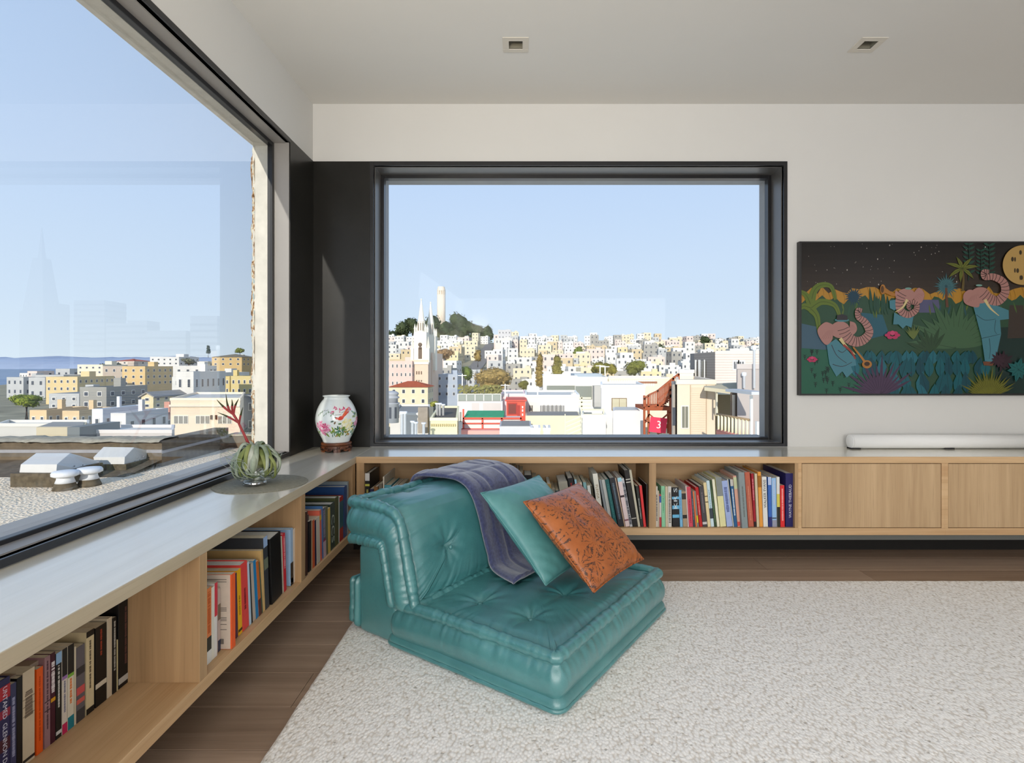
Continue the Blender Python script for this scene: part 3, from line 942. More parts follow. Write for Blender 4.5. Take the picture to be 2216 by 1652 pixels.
BOOK_N = [0]
def book(mtx, t, d, h, col, label, group, bands=(), title=None, tcol=(240, 240, 240), tsize=0.6, up=False, tpos=0.5, tlen=0.8,
         print_=None, pages=None, soft=True, glossy=0.4, board=None):
    """spine on the local y=0 face; x thickness, y depth, z height"""
    BOOK_N[0] += 1
    bt = 0.0007 if soft else 0.0028
    ins = 0.0004 if soft else 0.0038
    if t < 0.011:
        bt, ins = min(bt, t * 0.18), min(ins, 0.0015)
    mb = MB().box(0, t, 0, bt * 1.3, 0, h).box(0, bt, bt, d, 0, h).box(t - bt, t, bt, d, 0, h)
    o = mb.build('book', cloth(col, glossy), None, min(0.0012, t * 0.12) if not soft else 0.0004, 2)
    o.matrix_world = mtx
    tag(o, label, 'book', group)
    if board:
        q = MB().box(-0.0006, 0.0004, 0.004, d - 0.001, 0.001, h - 0.001).build('back_cover', cloth(board, 0.4), o)
        r_ = MB()
        for z_, l_ in [(.93, .7), (.90, .5), (.55, .35), (.53, .35), (.51, .3), (.42, .35), (.40, .33), (.38, .35), (.33, .3), (.26, .35)]:
            r_.box(-0.0010, -0.0005, d * .10, d * (.10 + l_ * .8), h * z_, h * z_ + .0022)
        r_.box(-0.0010, -0.0005, d * .16, d * .30, h * .07, h * .14)
        r_.build('back_print', cloth((120, 112, 104)), q)
    pg = MB().box(bt, t - bt, bt * 1.2, d - ins * 1.4, ins, h - ins).build('pages', pages or (M_PAGES if soft else M_PAGEW), o)
    for z0, z1, c in bands:
        MB().box(0.0002, t - 0.0002, -0.0006, 0.0004, z0 * h, z1 * h).build('spine_band', cloth(c, glossy), o)
    if title:
        me = text_mesh(title, 1.0)
        xs = [v.co.x for v in me.vertices]; ys = [v.co.y for v in me.vertices]
        wdt, hgt = max(xs) - min(xs), max(ys) - min(ys)
        s = min(h * tlen / wdt, t * tsize / hgt)
        sx = h * tlen / wdt
        cxm, cym = (max(xs) + min(xs)) / 2, (max(ys) + min(ys)) / 2
        me.materials.append(plain('spine_print', rgb(*tcol), 0.5, 0.3))
        tm = bpy.data.objects.new('title', me)
        link(tm, o)
        m = Matrix(((0, 1, 0, 0), (0, 0, -1, 0), (-1, 0, 0, 0), (0, 0, 0, 1))) if not up else Matrix(((0, -1, 0, 0), (0, 0, -1, 0), (1, 0, 0, 0), (0, 0, 0, 1)))
        tm.matrix_local = Matrix.Translation((t / 2, -0.0009, h * tpos)) @ m @ Matrix.Diagonal((sx, s if s > 0.4 * sx else 0.5 * sx, 1, 1)) @ Matrix.Translation((-cxm, -cym, 0))
    if print_:
        z0, z1, c, w = print_
        lettering_bars(z0 * h, z1 * h, t / 2, t * w, BOOK_N[0]).build('lettering', plain('spine_print', rgb(*c), 0.5, 0.3), o)
    return o

def lean_limit(prev, xa, th, h):
    """keep a leaning book from passing through its left neighbour"""
    if prev is None or th <= 0:
        return th
    pxa, pt, ph, pth = prev
    if pth < 0:
        return max(0.0, min(th, 0.0))
    bx, bz = pxa + pt * math.cos(pth), pt * math.sin(pth)          # lower right corner of the neighbour
    L = min(ph, max(0.02, (h - bz) / max(0.2, math.cos(pth))))
    qx, qz = bx - L * math.sin(pth), bz + L * math.cos(pth)
    return max(0.0, min(th, math.atan2(xa - qx, qz)))

YSP = YFR + 0.022                            # spines of the far bays
def far_bay(ox, oy, sc, zb_y, rows, group, depth=0.22):
    prev = None
    for r in rows:
        x0, x1, xt, yt, col, label = r[:6]
        kw = dict(r[6]) if len(r) > 6 else {}
        ysp = YSP + kw.pop('dy', 0.0)
        X = lambda v: (ox + v / sc - CX) / F_PX * ysp
        xa, xb, xtt = X(x0), X(x1), X(xt)
        zt = EYE - (oy + yt / sc - CY) / F_PX * ysp
        z0 = SB + 0.0008
        ln = math.hypot(xtt - xa, zt - z0)
        th = lean_limit(prev, xa, math.atan2(xa - xtt, zt - z0), zt - z0)
        t = max(0.004, (xb - xa) * math.cos(th) - 0.0008)
        prev = (xa, t, ln, th)
        m = Matrix.Translation((xa, ysp, z0)) @ Matrix.Rotation(-th, 4, 'Y')
        if th < 0:      # leaning right: pivot on the lower right corner
            m = Matrix.Translation((xb, ysp, z0)) @ Matrix.Rotation(-th, 4, 'Y') @ Matrix.Translation((-t, 0, 0))
        d = kw.pop('d', min(depth, 0.30))
        book(m, t, d, ln, col, label, group, **kw)

W_, K_ = (238, 236, 230), (22, 21, 22)
G3 = 'books in the right-hand bay under the far window'
far_bay(1400, 980, 6.518, 1050, [
    (128, 157, 124, 475, (206, 200, 190), 'white paperback with mottled spine, first at the left end of the right-hand far bay', {'print_': (.15, .8, (90, 84, 80), .5)}),
    (158, 178, 153, 540, (190, 176, 154), 'short beige paperback beside the mottled white one in the right-hand far bay'),
    (179, 207, 174, 590, (178, 60, 66), 'short thin red and blue spined book beside the mint green one', {'bands': [(.3, .75, (206, 200, 196)), (.75, .95, (60, 90, 160))]}),
    (210, 262, 201, 472, (136, 196, 158), 'mint green paperback in the right-hand far bay', {'print_': (.35, .9, (90, 150, 112), .3)}),
    (264, 301, 258, 478, (198, 186, 160), 'cream paperback right beside the mint green one', {}),
    (302, 350, 297, 476, (204, 202, 196), 'white paperback with blotchy print, left of the black and blue banded book', {'print_': (.1, .85, (120, 116, 110), .6)}),
    (364, 463, 350, 490, (28, 28, 30), 'thick black paperback with three light blue bands on its spine', {'bands': [(.23, .31, (104, 178, 216)), (.45, .54, (104, 178, 216)), (.70, .76, (104, 178, 216))], 'title': 'KR S', 'tcol': (206, 216, 222), 'tpos': .72, 'tlen': .52, 'tsize': .5, 'up': True}),
    (468, 508, 444, 528, (120, 178, 214), 'light blue paperback right of the black and blue banded book', {'print_': (.2, .8, (90, 140, 180), .35)}),
    (512, 574, 478, 552, (168, 146, 120), 'tan paperback with dark bars, left of the pink one', {'bands': [(.24, .34, (40, 34, 30)), (.78, .95, (50, 44, 40))]}),
    (576, 594, 538, 470, (206, 190, 186), 'thin white hardback leaning on the dark pink one', {'soft': False}),
    (596, 654, 548, 485, (204, 74, 92), 'dark pink hardback with red top edge', {'soft': False, 'print_': (.1, .7, (160, 40, 60), .3)}),
    (656, 684, 612, 545, (66, 74, 84), 'thin slate grey paperback between the pink and orange spines', {'print_': (.2, .8, (130, 140, 150), .3)}),
    (688, 708, 636, 548, (226, 118, 66), 'thin orange paperback left of the bright red one', {}),
    (710, 735, 664, 546, (132, 132, 122), 'thin grey paperback with a yellow patch, left of the bright red one', {'bands': [(.12, .32, (206, 190, 50))]}),
    (742, 788, 682, 492, (186, 34, 36), 'bright red hardback leaning beside the charcoal book', {'soft': False, 'print_': (.3, .8, (220, 150, 140), .3)}),
    (790, 855, 733, 476, (72, 68, 72), 'charcoal grey hardback leaning in the right-hand far bay', {'soft': False, 'print_': (.35, .85, (120, 112, 116), .3), 'bands': [(.06, .12, (200, 196, 196))]}),
    (860, 903, 795, 424, (226, 208, 160), 'sand yellow paperback with two dark rules', {'bands': [(.55, .57, (96, 80, 56)), (.68, .70, (96, 80, 56))]}),
    (906, 952, 838, 398, (200, 222, 230), 'icy pale blue hardback left of the dark green one', {'soft': False, 'print_': (.3, .8, (120, 156, 170), .3), 'bands': [(.18, .40, (60, 70, 80))]}),
    (956, 988, 877, 386, (52, 74, 46), 'narrow dark green paperback in the right-hand far bay', {'print_': (.1, .8, (96, 122, 86), .4)}),
    (992, 1030, 918, 378, (234, 232, 206), 'thin ivory hardback right of the dark green one', {'soft': False}),
    (1036, 1122, 966, 352, (222, 218, 164), 'thick pale yellow hardback with a grey upper spine', {'soft': False, 'bands': [(.62, 1.0, (132, 138, 136))], 'print_': (.68, .92, (206, 210, 206), .3)}),
    (1130, 1212, 1044, 402, (160, 178, 222), 'periwinkle blue hardback with dark lettering', {'soft': False, 'print_': (.32, .86, (96, 110, 160), .55)}),
    (1214, 1232, 1132, 372, (182, 184, 180), 'thin light grey hardback leaning left of the deep blue spine', {'soft': False}),
    (1234, 1278, 1170, 380, (44, 96, 144), 'deep blue paperback with white lettering and a grey top', {'bands': [(.86, 1.0, (196, 194, 186))], 'print_': (.24, .80, (210, 222, 228), .4)}),
    (1282, 1330, 1214, 328, (224, 172, 152), 'salmon pink hardback with pale green upper spine', {'soft': False, 'bands': [(.74, .97, (206, 212, 170)), (.02, .10, (220, 84, 78))]}),
    (1344, 1430, 1290, 282, (134, 146, 148), 'thick blue grey hardback jutting out past the shelf edge', {'soft': False, 'dy': -0.028, 'print_': (.2, .75, (104, 110, 108), .22)}),
    (1434, 1510, 1376, 278, (186, 98, 76), 'terracotta hardback in the right-hand far bay', {'soft': False, 'print_': (.12, .75, (206, 136, 110), .22)}),
    (1512, 1546, 1470, 296, (160, 28, 44), 'crimson paperback between the terracotta and cream spines', {'print_': (.5, .9, (212, 130, 140), .5), 'bands': [(0, .1, (40, 30, 30))]}),
    (1552, 1588, 1518, 298, (206, 192, 162), 'cream paperback left of the orange hardback', {}),
    (1592, 1640, 1562, 272, (228, 156, 66), 'amber orange hardback with a brown title block', {'soft': False, 'bands': [(.72, .93, (160, 100, 30))]}),
    (1644, 1710, 1622, 342, (224, 224, 220), 'white hardback with large black lettering', {'soft': False, 'title': 'WALKER EVANS', 'tcol': (40, 40, 42), 'tpos': .66, 'tlen': .56, 'tsize': .55, 'up': True, 'glossy': .3}),
    (1718, 1766, 1706, 344, (58, 104, 186), 'cobalt blue paperback with a pale top panel', {'bands': [(.84, 1.0, (182, 198, 230)), (0, .20, (40, 44, 110))]}),
    (1770, 1832, 1758, 358, (150, 190, 232), 'sky blue paperback beside the cobalt one', {'bands': [(0, .14, (150, 150, 170)), (.17, .19, (40, 46, 60))], 'print_': (.45, .95, (190, 200, 226), .3)}),
    (1838, 1882, 1828, 344, (222, 222, 218), 'white paperback with yellow middle and black lower spine', {'bands': [(.40, .66, (212, 200, 92)), (0, .40, (44, 44, 38))]}),
    (1886, 1946, 1880, 462, (216, 44, 46), 'short bright red paperback next to the big navy book', {'print_': (.15, .92, (236, 170, 166), .35)}),
    (1958, 2083, 1958, 292, (36, 32, 92), 'largest navy blue art book at the right end of its bay', {'soft': False, 'd': .30, 'title': 'WAYNE THIEBAUD', 'tcol': (206, 204, 222), 'tpos': .48, 'tlen': .62, 'tsize': .5, 'up': True, 'pages': M_PAGEW}),
], G3)

G2 = 'books in the middle bay under the far window'
far_bay(1100, 970, 6.518, 1110, [
    (24, 104, 24, 312, (222, 96, 96), 'salmon red paperback at the left end of the middle far bay', {}),
    (112, 158, 110, 330, (70, 62, 52), 'dark brown hardback beside the salmon red paperback', {'soft': False}),
    (162, 210, 160, 350, (96, 84, 66), 'olive brown paperback, third from the left in the middle far bay', {}),
    (226, 336, 222, 382, (38, 36, 38), 'thick black hardback behind the top of the pale teal cushion', {'soft': False, 'pages': M_PAGEW, 'd': .16}),
    (346, 410, 340, 452, (150, 116, 74), 'brown paperback right of the thick black hardback', {}),
    (424, 476, 412, 478, (112, 90, 64), 'small dark tan paperback in the middle far bay', {}),
    (500, 550, 486, 560, (50, 54, 80), 'short navy and white paperback in the middle far bay', {'bands': [(.7, .95, (200, 200, 196))]}),
    (566, 626, 544, 506, (176, 142, 84), 'golden tan hardback in the middle far bay', {'soft': False}),
    (640, 690, 612, 582, (150, 146, 136), 'short grey paperback in the middle far bay', {}),
    (704, 752, 668, 600, (60, 92, 96), 'short black and teal paperback left of the thick greige book', {'bands': [(.4, .8, (70, 160, 160))]}),
    (800, 930, 704, 482, (170, 166, 152), 'thick plain greige hardback in the middle far bay', {'soft': False, 'pages': M_PAGEW}),
    (936, 1016, 836, 430, (34, 32, 34), 'black hardback with dark red lettering in the middle far bay', {'soft': False, 'print_': (.3, .9, (140, 36, 42), .3), 'pages': M_PAGEW}),
    (1020, 1050, 932, 446, (150, 196, 214), 'thin light blue paperback beside the red-lettered black book', {}),
    (1054, 1120, 974, 492, (206, 192, 172), 'cream paperback with a small photo panel', {'bands': [(.45, .85, (136, 126, 116))]}),
    (1124, 1168, 1054, 486, (128, 172, 176), 'aqua and cream paperback in the middle far bay', {'bands': [(.2, .55, (86, 150, 186))]}),
    (1186, 1232, 1110, 532, (214, 214, 208), 'white paperback left of the tall lettered white book', {}),
    (1236, 1262, 1160, 534, (62, 58, 42), 'thin dark olive paperback beside the tall white book', {}),
    (1290, 1362, 1188, 366, (224, 222, 210), 'tall white hardback with brown capital lettering', {'soft': False, 'title': 'PLENSA', 'tcol': (150, 128, 88), 'tpos': .66, 'tlen': .26, 'tsize': .5, 'glossy': .3}),
    (1400, 1434, 1280, 450, (134, 140, 144), 'medium grey paperback right of the tall white book', {}),
    (1436, 1484, 1316, 452, (192, 194, 190), 'light grey hardback leaning left of the dark teal one', {'soft': False}),
    (1492, 1548, 1364, 448, (22, 86, 88), 'dark teal hardback jutting slightly over the shelf edge', {'soft': False, 'dy': -0.012, 'print_': (.2, .9, (60, 130, 130), .3)}),
    (1554, 1636, 1424, 428, (38, 40, 48), 'black hardback with blue grey print right of the teal one', {'soft': False, 'print_': (.15, .9, (90, 110, 126), .35)}),
    (1638, 1654, 1504, 424, (190, 164, 140), 'thin tan paperback squeezed right of the black and blue one', {}),
    (1656, 1716, 1536, 424, (226, 206, 206), 'pale pink hardback with light blue top and dark stripe', {'soft': False, 'bands': [(.92, 1.0, (160, 206, 220)), (.60, .64, (50, 34, 44)), (.12, .15, (130, 80, 90))]}),
    (1718, 1756, 1594, 432, (188, 190, 194), 'silver and black patterned paperback in the middle far bay', {'print_': (.05, .9, (70, 70, 80), .8)}),
    (1758, 1828, 1634, 318, (30, 27, 26), 'tallest black hardback with two white dots near its top', {'soft': False, 'bands': [(.78, .795, (210, 206, 196)), (.83, .845, (210, 206, 196)), (.14, .155, (200, 196, 186))]}),
    (1832, 1866, 1704, 312, (190, 184, 164), 'tall stone grey hardback leaning on the black one', {'soft': False}),
    (1870, 1908, 1798, 538, (42, 44, 40), 'short black paperback left of the scarlet one', {'print_': (.2, .7, (150, 150, 146), .4)}),
    (1911, 1948, 1848, 532, (218, 56, 58), 'scarlet red paperback leaning near the right end of the middle far bay', {}),
    (1951, 1972, 1944, 512, (30, 28, 30), 'thin black hardback against the divider of the middle far bay', {'soft': False}),
], G2)

G1 = 'books in the left-hand bay under the far window'
far_bay(720, 940, 9.233, 1500, [
    (648, 742, 646, 782, (28, 26, 26), 'black hardback with white top panel and yellow dot, far corner bay', {'soft': False, 'bands': [(.86, 1.0, (206, 204, 200)), (.76, .80, (190, 190, 80))], 'print_': (.25, .7, (170, 160, 84), .45)}),
    (748, 820, 746, 1094, (40, 42, 78), 'short navy paperback with pink patch, far corner bay', {'bands': [(.45, .72, (216, 110, 120))]}),
    (824, 908, 822, 1050, (136, 94, 54), 'caramel brown hardback in the far corner bay', {'soft': False}),
    (914, 984, 916, 990, (120, 112, 98), 'grey brown paperback in the far corner bay', {}),
    (994, 1024, 1000, 852, (214, 204, 186), 'tall thin cream hardback in the far corner bay', {'soft': False, 'd': .28}),
    (1028, 1166, 1030, 1018, (84, 158, 174), 'thick turquoise hardback in the far corner bay', {'soft': False, 'pages': M_PAGES}),
    (1184, 1212, 1190, 1036, (216, 214, 210), 'thin white paperback beside the turquoise hardback', {}),
    (1214, 1268, 1216, 1046, (34, 32, 30), 'black paperback with a yellow title panel, far corner bay', {'bands': [(.55, .92, (190, 164, 52))]}),
    (1282, 1364, 1284, 1036, (216, 208, 186), 'ivory paperback left of the lime green one', {'print_': (.3, .9, (150, 146, 132), .3)}),
    (1370, 1442, 1374, 1082, (146, 194, 88), 'lime green paperback in the far corner bay', {}),
    (1450, 1522, 1454, 1092, (200, 188, 160), 'beige paperback right of the lime green one', {'print_': (.3, .9, (130, 120, 104), .3)}),
    (1530, 1602, 1536, 1112, (212, 204, 182), 'pale cream paperback half hidden by the navy throw', {}),
    (1616, 1680, 1622, 1120, (98, 92, 84), 'dark grey paperback half hidden behind the navy throw', {}),
    (1716, 1760, 1744, 866, (126, 140, 158), 'tall blue grey hardback tilted right above the navy throw', {'soft': False, 'dy': .05}),
], G1)

def left_bay(ox, oy, sc, xsp, rows, group):
    prev = None
    for r in rows:
        x0, x1, xt, yt, col, label = r[:6]
        kw = dict(r[6]) if len(r) > 6 else {}
        xs = xsp + kw.pop('dx', 0.0)
        Y = lambda v: -xs * F_PX / (CX - (ox + v / sc))
        ya, yb, ytt = Y(x0), Y(x1), Y(xt)
        zt = EYE - (oy + yt / sc - CY) / F_PX * ytt
        z0 = SB + 0.0008
        ln = math.hypot(ytt - ya, zt - z0)
        th = lean_limit(prev, ya, math.atan2(ya - ytt, zt - z0), zt - z0)
        t = max(0.004, (yb - ya) * math.cos(th) - 0.0008)
        prev = (ya, t, ln, th)
        m = Matrix.Translation((xs, ya, z0)) @ Matrix.Rotation(math.pi / 2, 4, 'Z') @ Matrix.Rotation(-th, 4, 'Y')
        d = kw.pop('d', min(0.24, xs - (XL + 0.024)))
        book(m, t, d, ln, col, label, group, **kw)

L1 = 'paperbacks in the nearest bay of the left bookcase'
left_bay(0, 1280, 4.441, -1.160, [
    (-8, 100, -8, 872, (44, 40, 82), 'navy and red patterned hardback with bold white lettering, nearest on the left', {'soft': False, 'bands': [(.80, .93, (176, 36, 48)), (.62, .70, (150, 34, 60)), (.30, .42, (72, 30, 44)), (.04, .12, (96, 120, 120))], 'title': 'UNTAMED  GLENNON DOYLE', 'tcol': (226, 226, 240), 'tpos': .47, 'tlen': .9, 'tsize': .5}),
    (101, 160, 101, 902, (56, 58, 92), 'dusky blue paperback beside the nearest patterned hardback', {'print_': (.2, .85, (150, 152, 180), .5)}),
    (162, 219, 162, 842, (16, 15, 16), 'plain black paperback left of the wide cream one', {}),
    (220, 336, 220, 790, (204, 186, 158), 'wide cream paperback with rosy edge and thin dark rules', {'bands': [(.70, .704, (90, 76, 64)), (.62, .624, (90, 76, 64)), (.52, .524, (90, 76, 64)), (.03, .06, (40, 32, 30))], 'print_': (.5, .78, (120, 104, 88), .7)}),
    (352, 416, 352, 755, (226, 88, 18), 'vivid orange paperback in the nearest left bay', {'print_': (.15, .9, (190, 66, 14), .22)}),
    (430, 486, 430, 642, (150, 114, 118), 'mauve pink paperback with black small print', {'print_': (.2, .95, (84, 56, 64), .25), 'bands': [(.40, .41, (60, 40, 44)), (.50, .51, (60, 40, 44))]}),
    (488, 534, 488, 604, (66, 20, 38), 'maroon paperback with white block lettering', {'bands': [(.46, .50, (210, 150, 30))], 'print_': (.56, .90, (220, 210, 210), .75)}),
    (538, 594, 538, 604, (24, 24, 24), 'black paperback with pale blue top in the nearest left bay', {'bands': [(.87, 1.0, (142, 178, 214)), (.05, .09, (206, 204, 200))], 'print_': (.36, .85, (206, 204, 196), .3)}),
    (598, 648, 598, 566, (214, 204, 190), 'cream paperback with black top and crimson foot', {'bands': [(.68, 1.0, (26, 26, 26)), (.64, .68, (150, 110, 170)), (0, .12, (190, 30, 84))], 'print_': (.25, .62, (120, 120, 140), .3)}),
    (652, 712, 652, 532, (216, 208, 188), 'cream paperback with black top and teal foot', {'bands': [(.66, 1.0, (28, 28, 28)), (.62, .66, (120, 170, 60)), (0, .15, (24, 120, 134))], 'print_': (.3, .6, (222, 130, 72), .35)}),
    (715, 734, 715, 538, (206, 194, 170), 'thin ivory paperback left of the grey and coral one', {}),
    (736, 816, 736, 548, (96, 92, 98), 'grey paperback with coral red brush marks', {'bands': [(.36, .46, (200, 84, 84)), (.24, .30, (206, 96, 84)), (.62, .72, (50, 48, 52)), (0, .16, (62, 60, 62))]}),
    (830, 906, 830, 400, (206, 190, 152), 'buff paperback with black top and foot bands', {'bands': [(.93, 1.0, (20, 18, 18)), (0, .07, (20, 18, 18))], 'print_': (.30, .88, (90, 78, 60), .2)}),
    (918, 1026, 918, 360, (18, 16, 16), 'wide black paperback crossed by one white band', {'bands': [(.23, .29, (206, 196, 176))], 'print_': (.62, .95, (150, 60, 40), .16)}),
    (1032, 1080, 1032, 268, (198, 184, 160), 'pale buff hardback between two black books', {'soft': False}),
    (1084, 1122, 1084, 262, (20, 19, 20), 'narrow black paperback right of the pale buff hardback', {'print_': (.3, .95, (170, 166, 156), .4)}),
    (1124, 1136, 1124, 470, (196, 182, 140), 'very thin short yellow booklet beside the big black book', {}),
    (1140, 1275, 1140, 122, (17, 16, 18), 'biggest black hardback at the right end of the nearest left bay', {'soft': False, 'bands': [(.05, .12, (180, 176, 168))], 'print_': (.25, .92, (92, 60, 54), .14)}),
], L1)

L2 = 'books in the middle bay of the left bookcase'
left_bay(430, 1020, 3.755, -0.975, [
    (66, 104, 66, 962, (224, 128, 70), 'orange and black paperback with white foot, first in the middle left bay', {'dx': -0.004, 'bands': [(.17, .35, (44, 42, 34)), (0, .17, (222, 220, 214))], 'print_': (.4, .95, (196, 96, 44), .6)}),
    (105, 128, 105, 950, (226, 222, 208), 'ivory paperback right of the orange and black one', {'dx': -0.004}),
    (129, 152, 129, 915, (226, 222, 218), 'white paperback with a crimson upper spine', {'dx': -0.004, 'bands': [(.55, 1.0, (206, 48, 66))], 'print_': (.58, .96, (236, 200, 204), .6)}),
    (156, 178, 156, 960, (188, 168, 160), 'muted pink paperback with a dark blue foot', {'dx': -0.012, 'bands': [(0, .18, (46, 50, 74)), (.5, .75, (120, 100, 80))]}),
    (268, 300, 266, 842, (240, 98, 44), 'orange-red spined book showing its cream back cover', {'dx': 0.022, 'd': 0.16, 'board': (214, 198, 182)}),
    (304, 322, 292, 838, (84, 46, 70), 'thin plum paperback between the orange-red and yellow spines', {}),
    (324, 356, 300, 820, (236, 176, 16), 'bright yellow paperback leaning in the middle left bay', {'print_': (.3, .6, (160, 110, 10), .25), 'bands': [(.05, .09, (70, 50, 10))]}),
    (358, 412, 330, 776, (222, 70, 66), 'wide coral red hardback leaning beside the yellow one', {'soft': False, 'print_': (.3, .62, (130, 30, 36), .25)}),
    (414, 430, 376, 764, (188, 208, 226), 'pale ice blue paperback behind the coral red hardback', {}),
    (432, 442, 400, 768, (36, 38, 40), 'very thin black paperback beside the ice blue one', {}),
    (444, 466, 412, 768, (186, 170, 156), 'beige paperback left of the blue one in the middle left bay', {}),
    (468, 490, 438, 738, (34, 124, 178), 'ocean blue paperback in the middle left bay', {}),
    (492, 514, 462, 746, (196, 106, 46), 'burnt orange paperback with a dark foot', {'bands': [(0, .30, (90, 46, 40))]}),
    (516, 524, 484, 745, (66, 92, 74), 'very thin green paperback beside the burnt orange one', {}),
    (526, 542, 506, 648, (206, 170, 112), 'tan cloth bound book seen by its side, middle left bay', {}),
    (544, 576, 524, 546, (56, 58, 62), 'grey black paperback with a pale top corner', {'bands': [(.86, 1.0, (150, 174, 210)), (.55, .7, (110, 116, 96))]}),
    (598, 682, 580, 556, (18, 17, 18), 'thick black hardback with a small cream sticker', {'soft': False, 'd': .26, 'dx': .004}),
    (684, 694, 668, 534, (196, 186, 168), 'cream paperback pressed against the red one', {}),
    (696, 716, 683, 516, (200, 36, 52), 'cherry red hardback left of the pale blue box-like book', {'soft': False, 'print_': (.4, .95, (226, 150, 156), .5)}),
    (748, 770, 744, 476, (152, 184, 216), 'pale blue book with black lower half and white label', {'soft': False, 'd': .26, 'bands': [(0, .40, (26, 24, 24)), (.04, .12, (224, 214, 206))]}),
    (772, 797, 768, 474, (222, 208, 194), 'cream paperback last in the middle left bay by the divider', {}),
], L2)

L3 = 'books in the far bay of the left bookcase'
left_bay(640, 1160, 13.77, -0.957, [
    (316, 358, 316, -710, (66, 42, 34), 'dark brown paperback first in the far left bay', {'dx': .004}),
    (360, 396, 356, -620, (90, 74, 70), 'taupe paperback second in the far left bay', {'dx': -.01}),
    (400, 464, 396, -420, (22, 22, 26), 'short black paperback in the far left bay', {}),
    (468, 504, 444, -430, (176, 148, 112), 'thin tan paperback left of the orange one in the far left bay', {}),
    (508, 574, 478, -430, (204, 92, 52), 'orange paperback in the far left bay', {}),
    (580, 626, 552, -440, (30, 36, 70), 'midnight blue paperback right of the orange one', {}),
    (632, 736, 600, -500, (206, 198, 180), 'thick cream paperback in the far left bay', {}),
    (738, 790, 708, -750, (216, 104, 84), 'coral paperback with a yellow patch in the far left bay', {'bands': [(.80, .9, (222, 170, 50))]}),
    (792, 828, 770, -860, (74, 120, 176), 'mid blue hardback with tall pages, far left bay', {'soft': False}),
    (832, 908, 806, -800, (92, 92, 110), 'mottled grey violet paperback in the far left bay', {'bands': [(.0, .32, (206, 176, 182)), (.33, .36, (150, 50, 80))], 'print_': (.4, .95, (150, 140, 150), .6)}),
    (912, 972, 896, -850, (104, 106, 80), 'olive grey hardback in the far left bay', {'soft': False}),
    (976, 1040, 960, -800, (220, 186, 92), 'golden yellow paperback in the far left bay', {}),
    (1046, 1170, 1040, -930, (56, 70, 62), 'thick dark green hardback with pale swirling lettering', {'soft': False, 'title': 'CCS', 'tcol': (206, 214, 196), 'tpos': .45, 'tlen': .6, 'tsize': .7}),
    (1176, 1282, 1172, -1120, (78, 84, 52), 'moss green hardback behind the tall sofa corner', {'soft': False}),
    (1286, 1310, 1284, -1150, (196, 206, 200), 'thin white hardback right of the moss green one', {'soft': False}),
    (1312, 1420, 1308, -1130, (170, 34, 34), 'deep red hardback partly hidden by the sofa back', {'soft': False, 'bands': [(.3, .9, (30, 96, 110))]}),
    (1440, 1530, 1440, -1450, (40, 76, 130), 'wide blue picture book at the far end of the left bookcase', {'soft': False, 'd': .30}),
    (1540, 1580, 1540, -1600, (140, 152, 158), 'slim steel grey hardback against the corner post', {'soft': False, 'd': .30}),
], L3)
# flat booklet lying on top of the paperbacks nearest the camera
tb = MB().box(-0.11, 0.0, -0.04, 0.04, 0.0, 0.012).build('book', cloth((150, 132, 116)), None, 0.002)
tb.location = (-1.175, 1.305, 0.4195)
tag(tb, 'battered thin booklet lying flat on top of the cream and orange paperbacks', 'book')
# ------------------------------------------------------------------ picture screen on the far wall
TVY = 3.528
tv_x0, tv_x1, tv_z0, tv_z1 = 1.789, 3.56, 0.960, 1.948
tv = empty('wall_screen', (1.789, 3.56, 0.960), 'wide black-framed flat wall screen showing a night jungle painting with elephants', 'screen')
mb = MB().box(tv_x0, tv_x0 + 0.014, TVY - 0.004, YB - 0.001, tv_z0, tv_z1).box(tv_x1 - 0.014, tv_x1, TVY - 0.004, YB - 0.001, tv_z0, tv_z1)
mb.box(tv_x0 + 0.014, tv_x1 - 0.014, TVY - 0.004, YB - 0.001, tv_z0, tv_z0 + 0.013).box(tv_x0 + 0.014, tv_x1 - 0.014, TVY - 0.004, YB - 0.001, tv_z1 - 0.010, tv_z1)
absb(mb, 'frame', plain('black_screen_frame', (0.012, 0.011, 0.011), 0.35, 0.5), tv, 0.001)

pic_mats, pic_layers = {}, MB()
pic_list = []
layer = [0]
def pc(c):
    if c not in pic_mats:
        pic_mats[c] = len(pic_list)
        pic_list.append(plain('painted_print', tuple(v * 0.82 for v in rgb(*c)), 0.30, 0.35))
    return pic_mats[c]
def pxy(x, y):
    p = P(1700 + x / 4.2946, 500 + y / 4.2946, TVY)
    return (min(max(p.x, tv_x0 + 0.012), tv_x1 - 0.012), min(max(p.z, tv_z0 + 0.011), tv_z1 - 0.008))
def poly(pts, c):
    layer[0] += 1
    yy = TVY - 0.000012 * layer[0]
    pic_layers.add([(q[0], yy, q[1]) for q in (pxy(*p) for p in pts)], [list(range(len(pts)))], pc(c))
def smooth(pts, n=8):
    """Catmull-Rom through the points"""
    p = np.array(pts, float)
    out = []
    for i in range(len(p) - 1):
        a, b, c_, d = p[max(i - 1, 0)], p[i], p[i + 1], p[min(i + 2, len(p) - 1)]
        for t in np.linspace(0, 1, n, endpoint=False):
            out.append(0.5 * (2 * b + (c_ - a) * t + (2 * a - 5 * b + 4 * c_ - d) * t * t + (3 * b - a - 3 * c_ + d) * t ** 3))
    out.append(p[-1])
    return np.array(out)
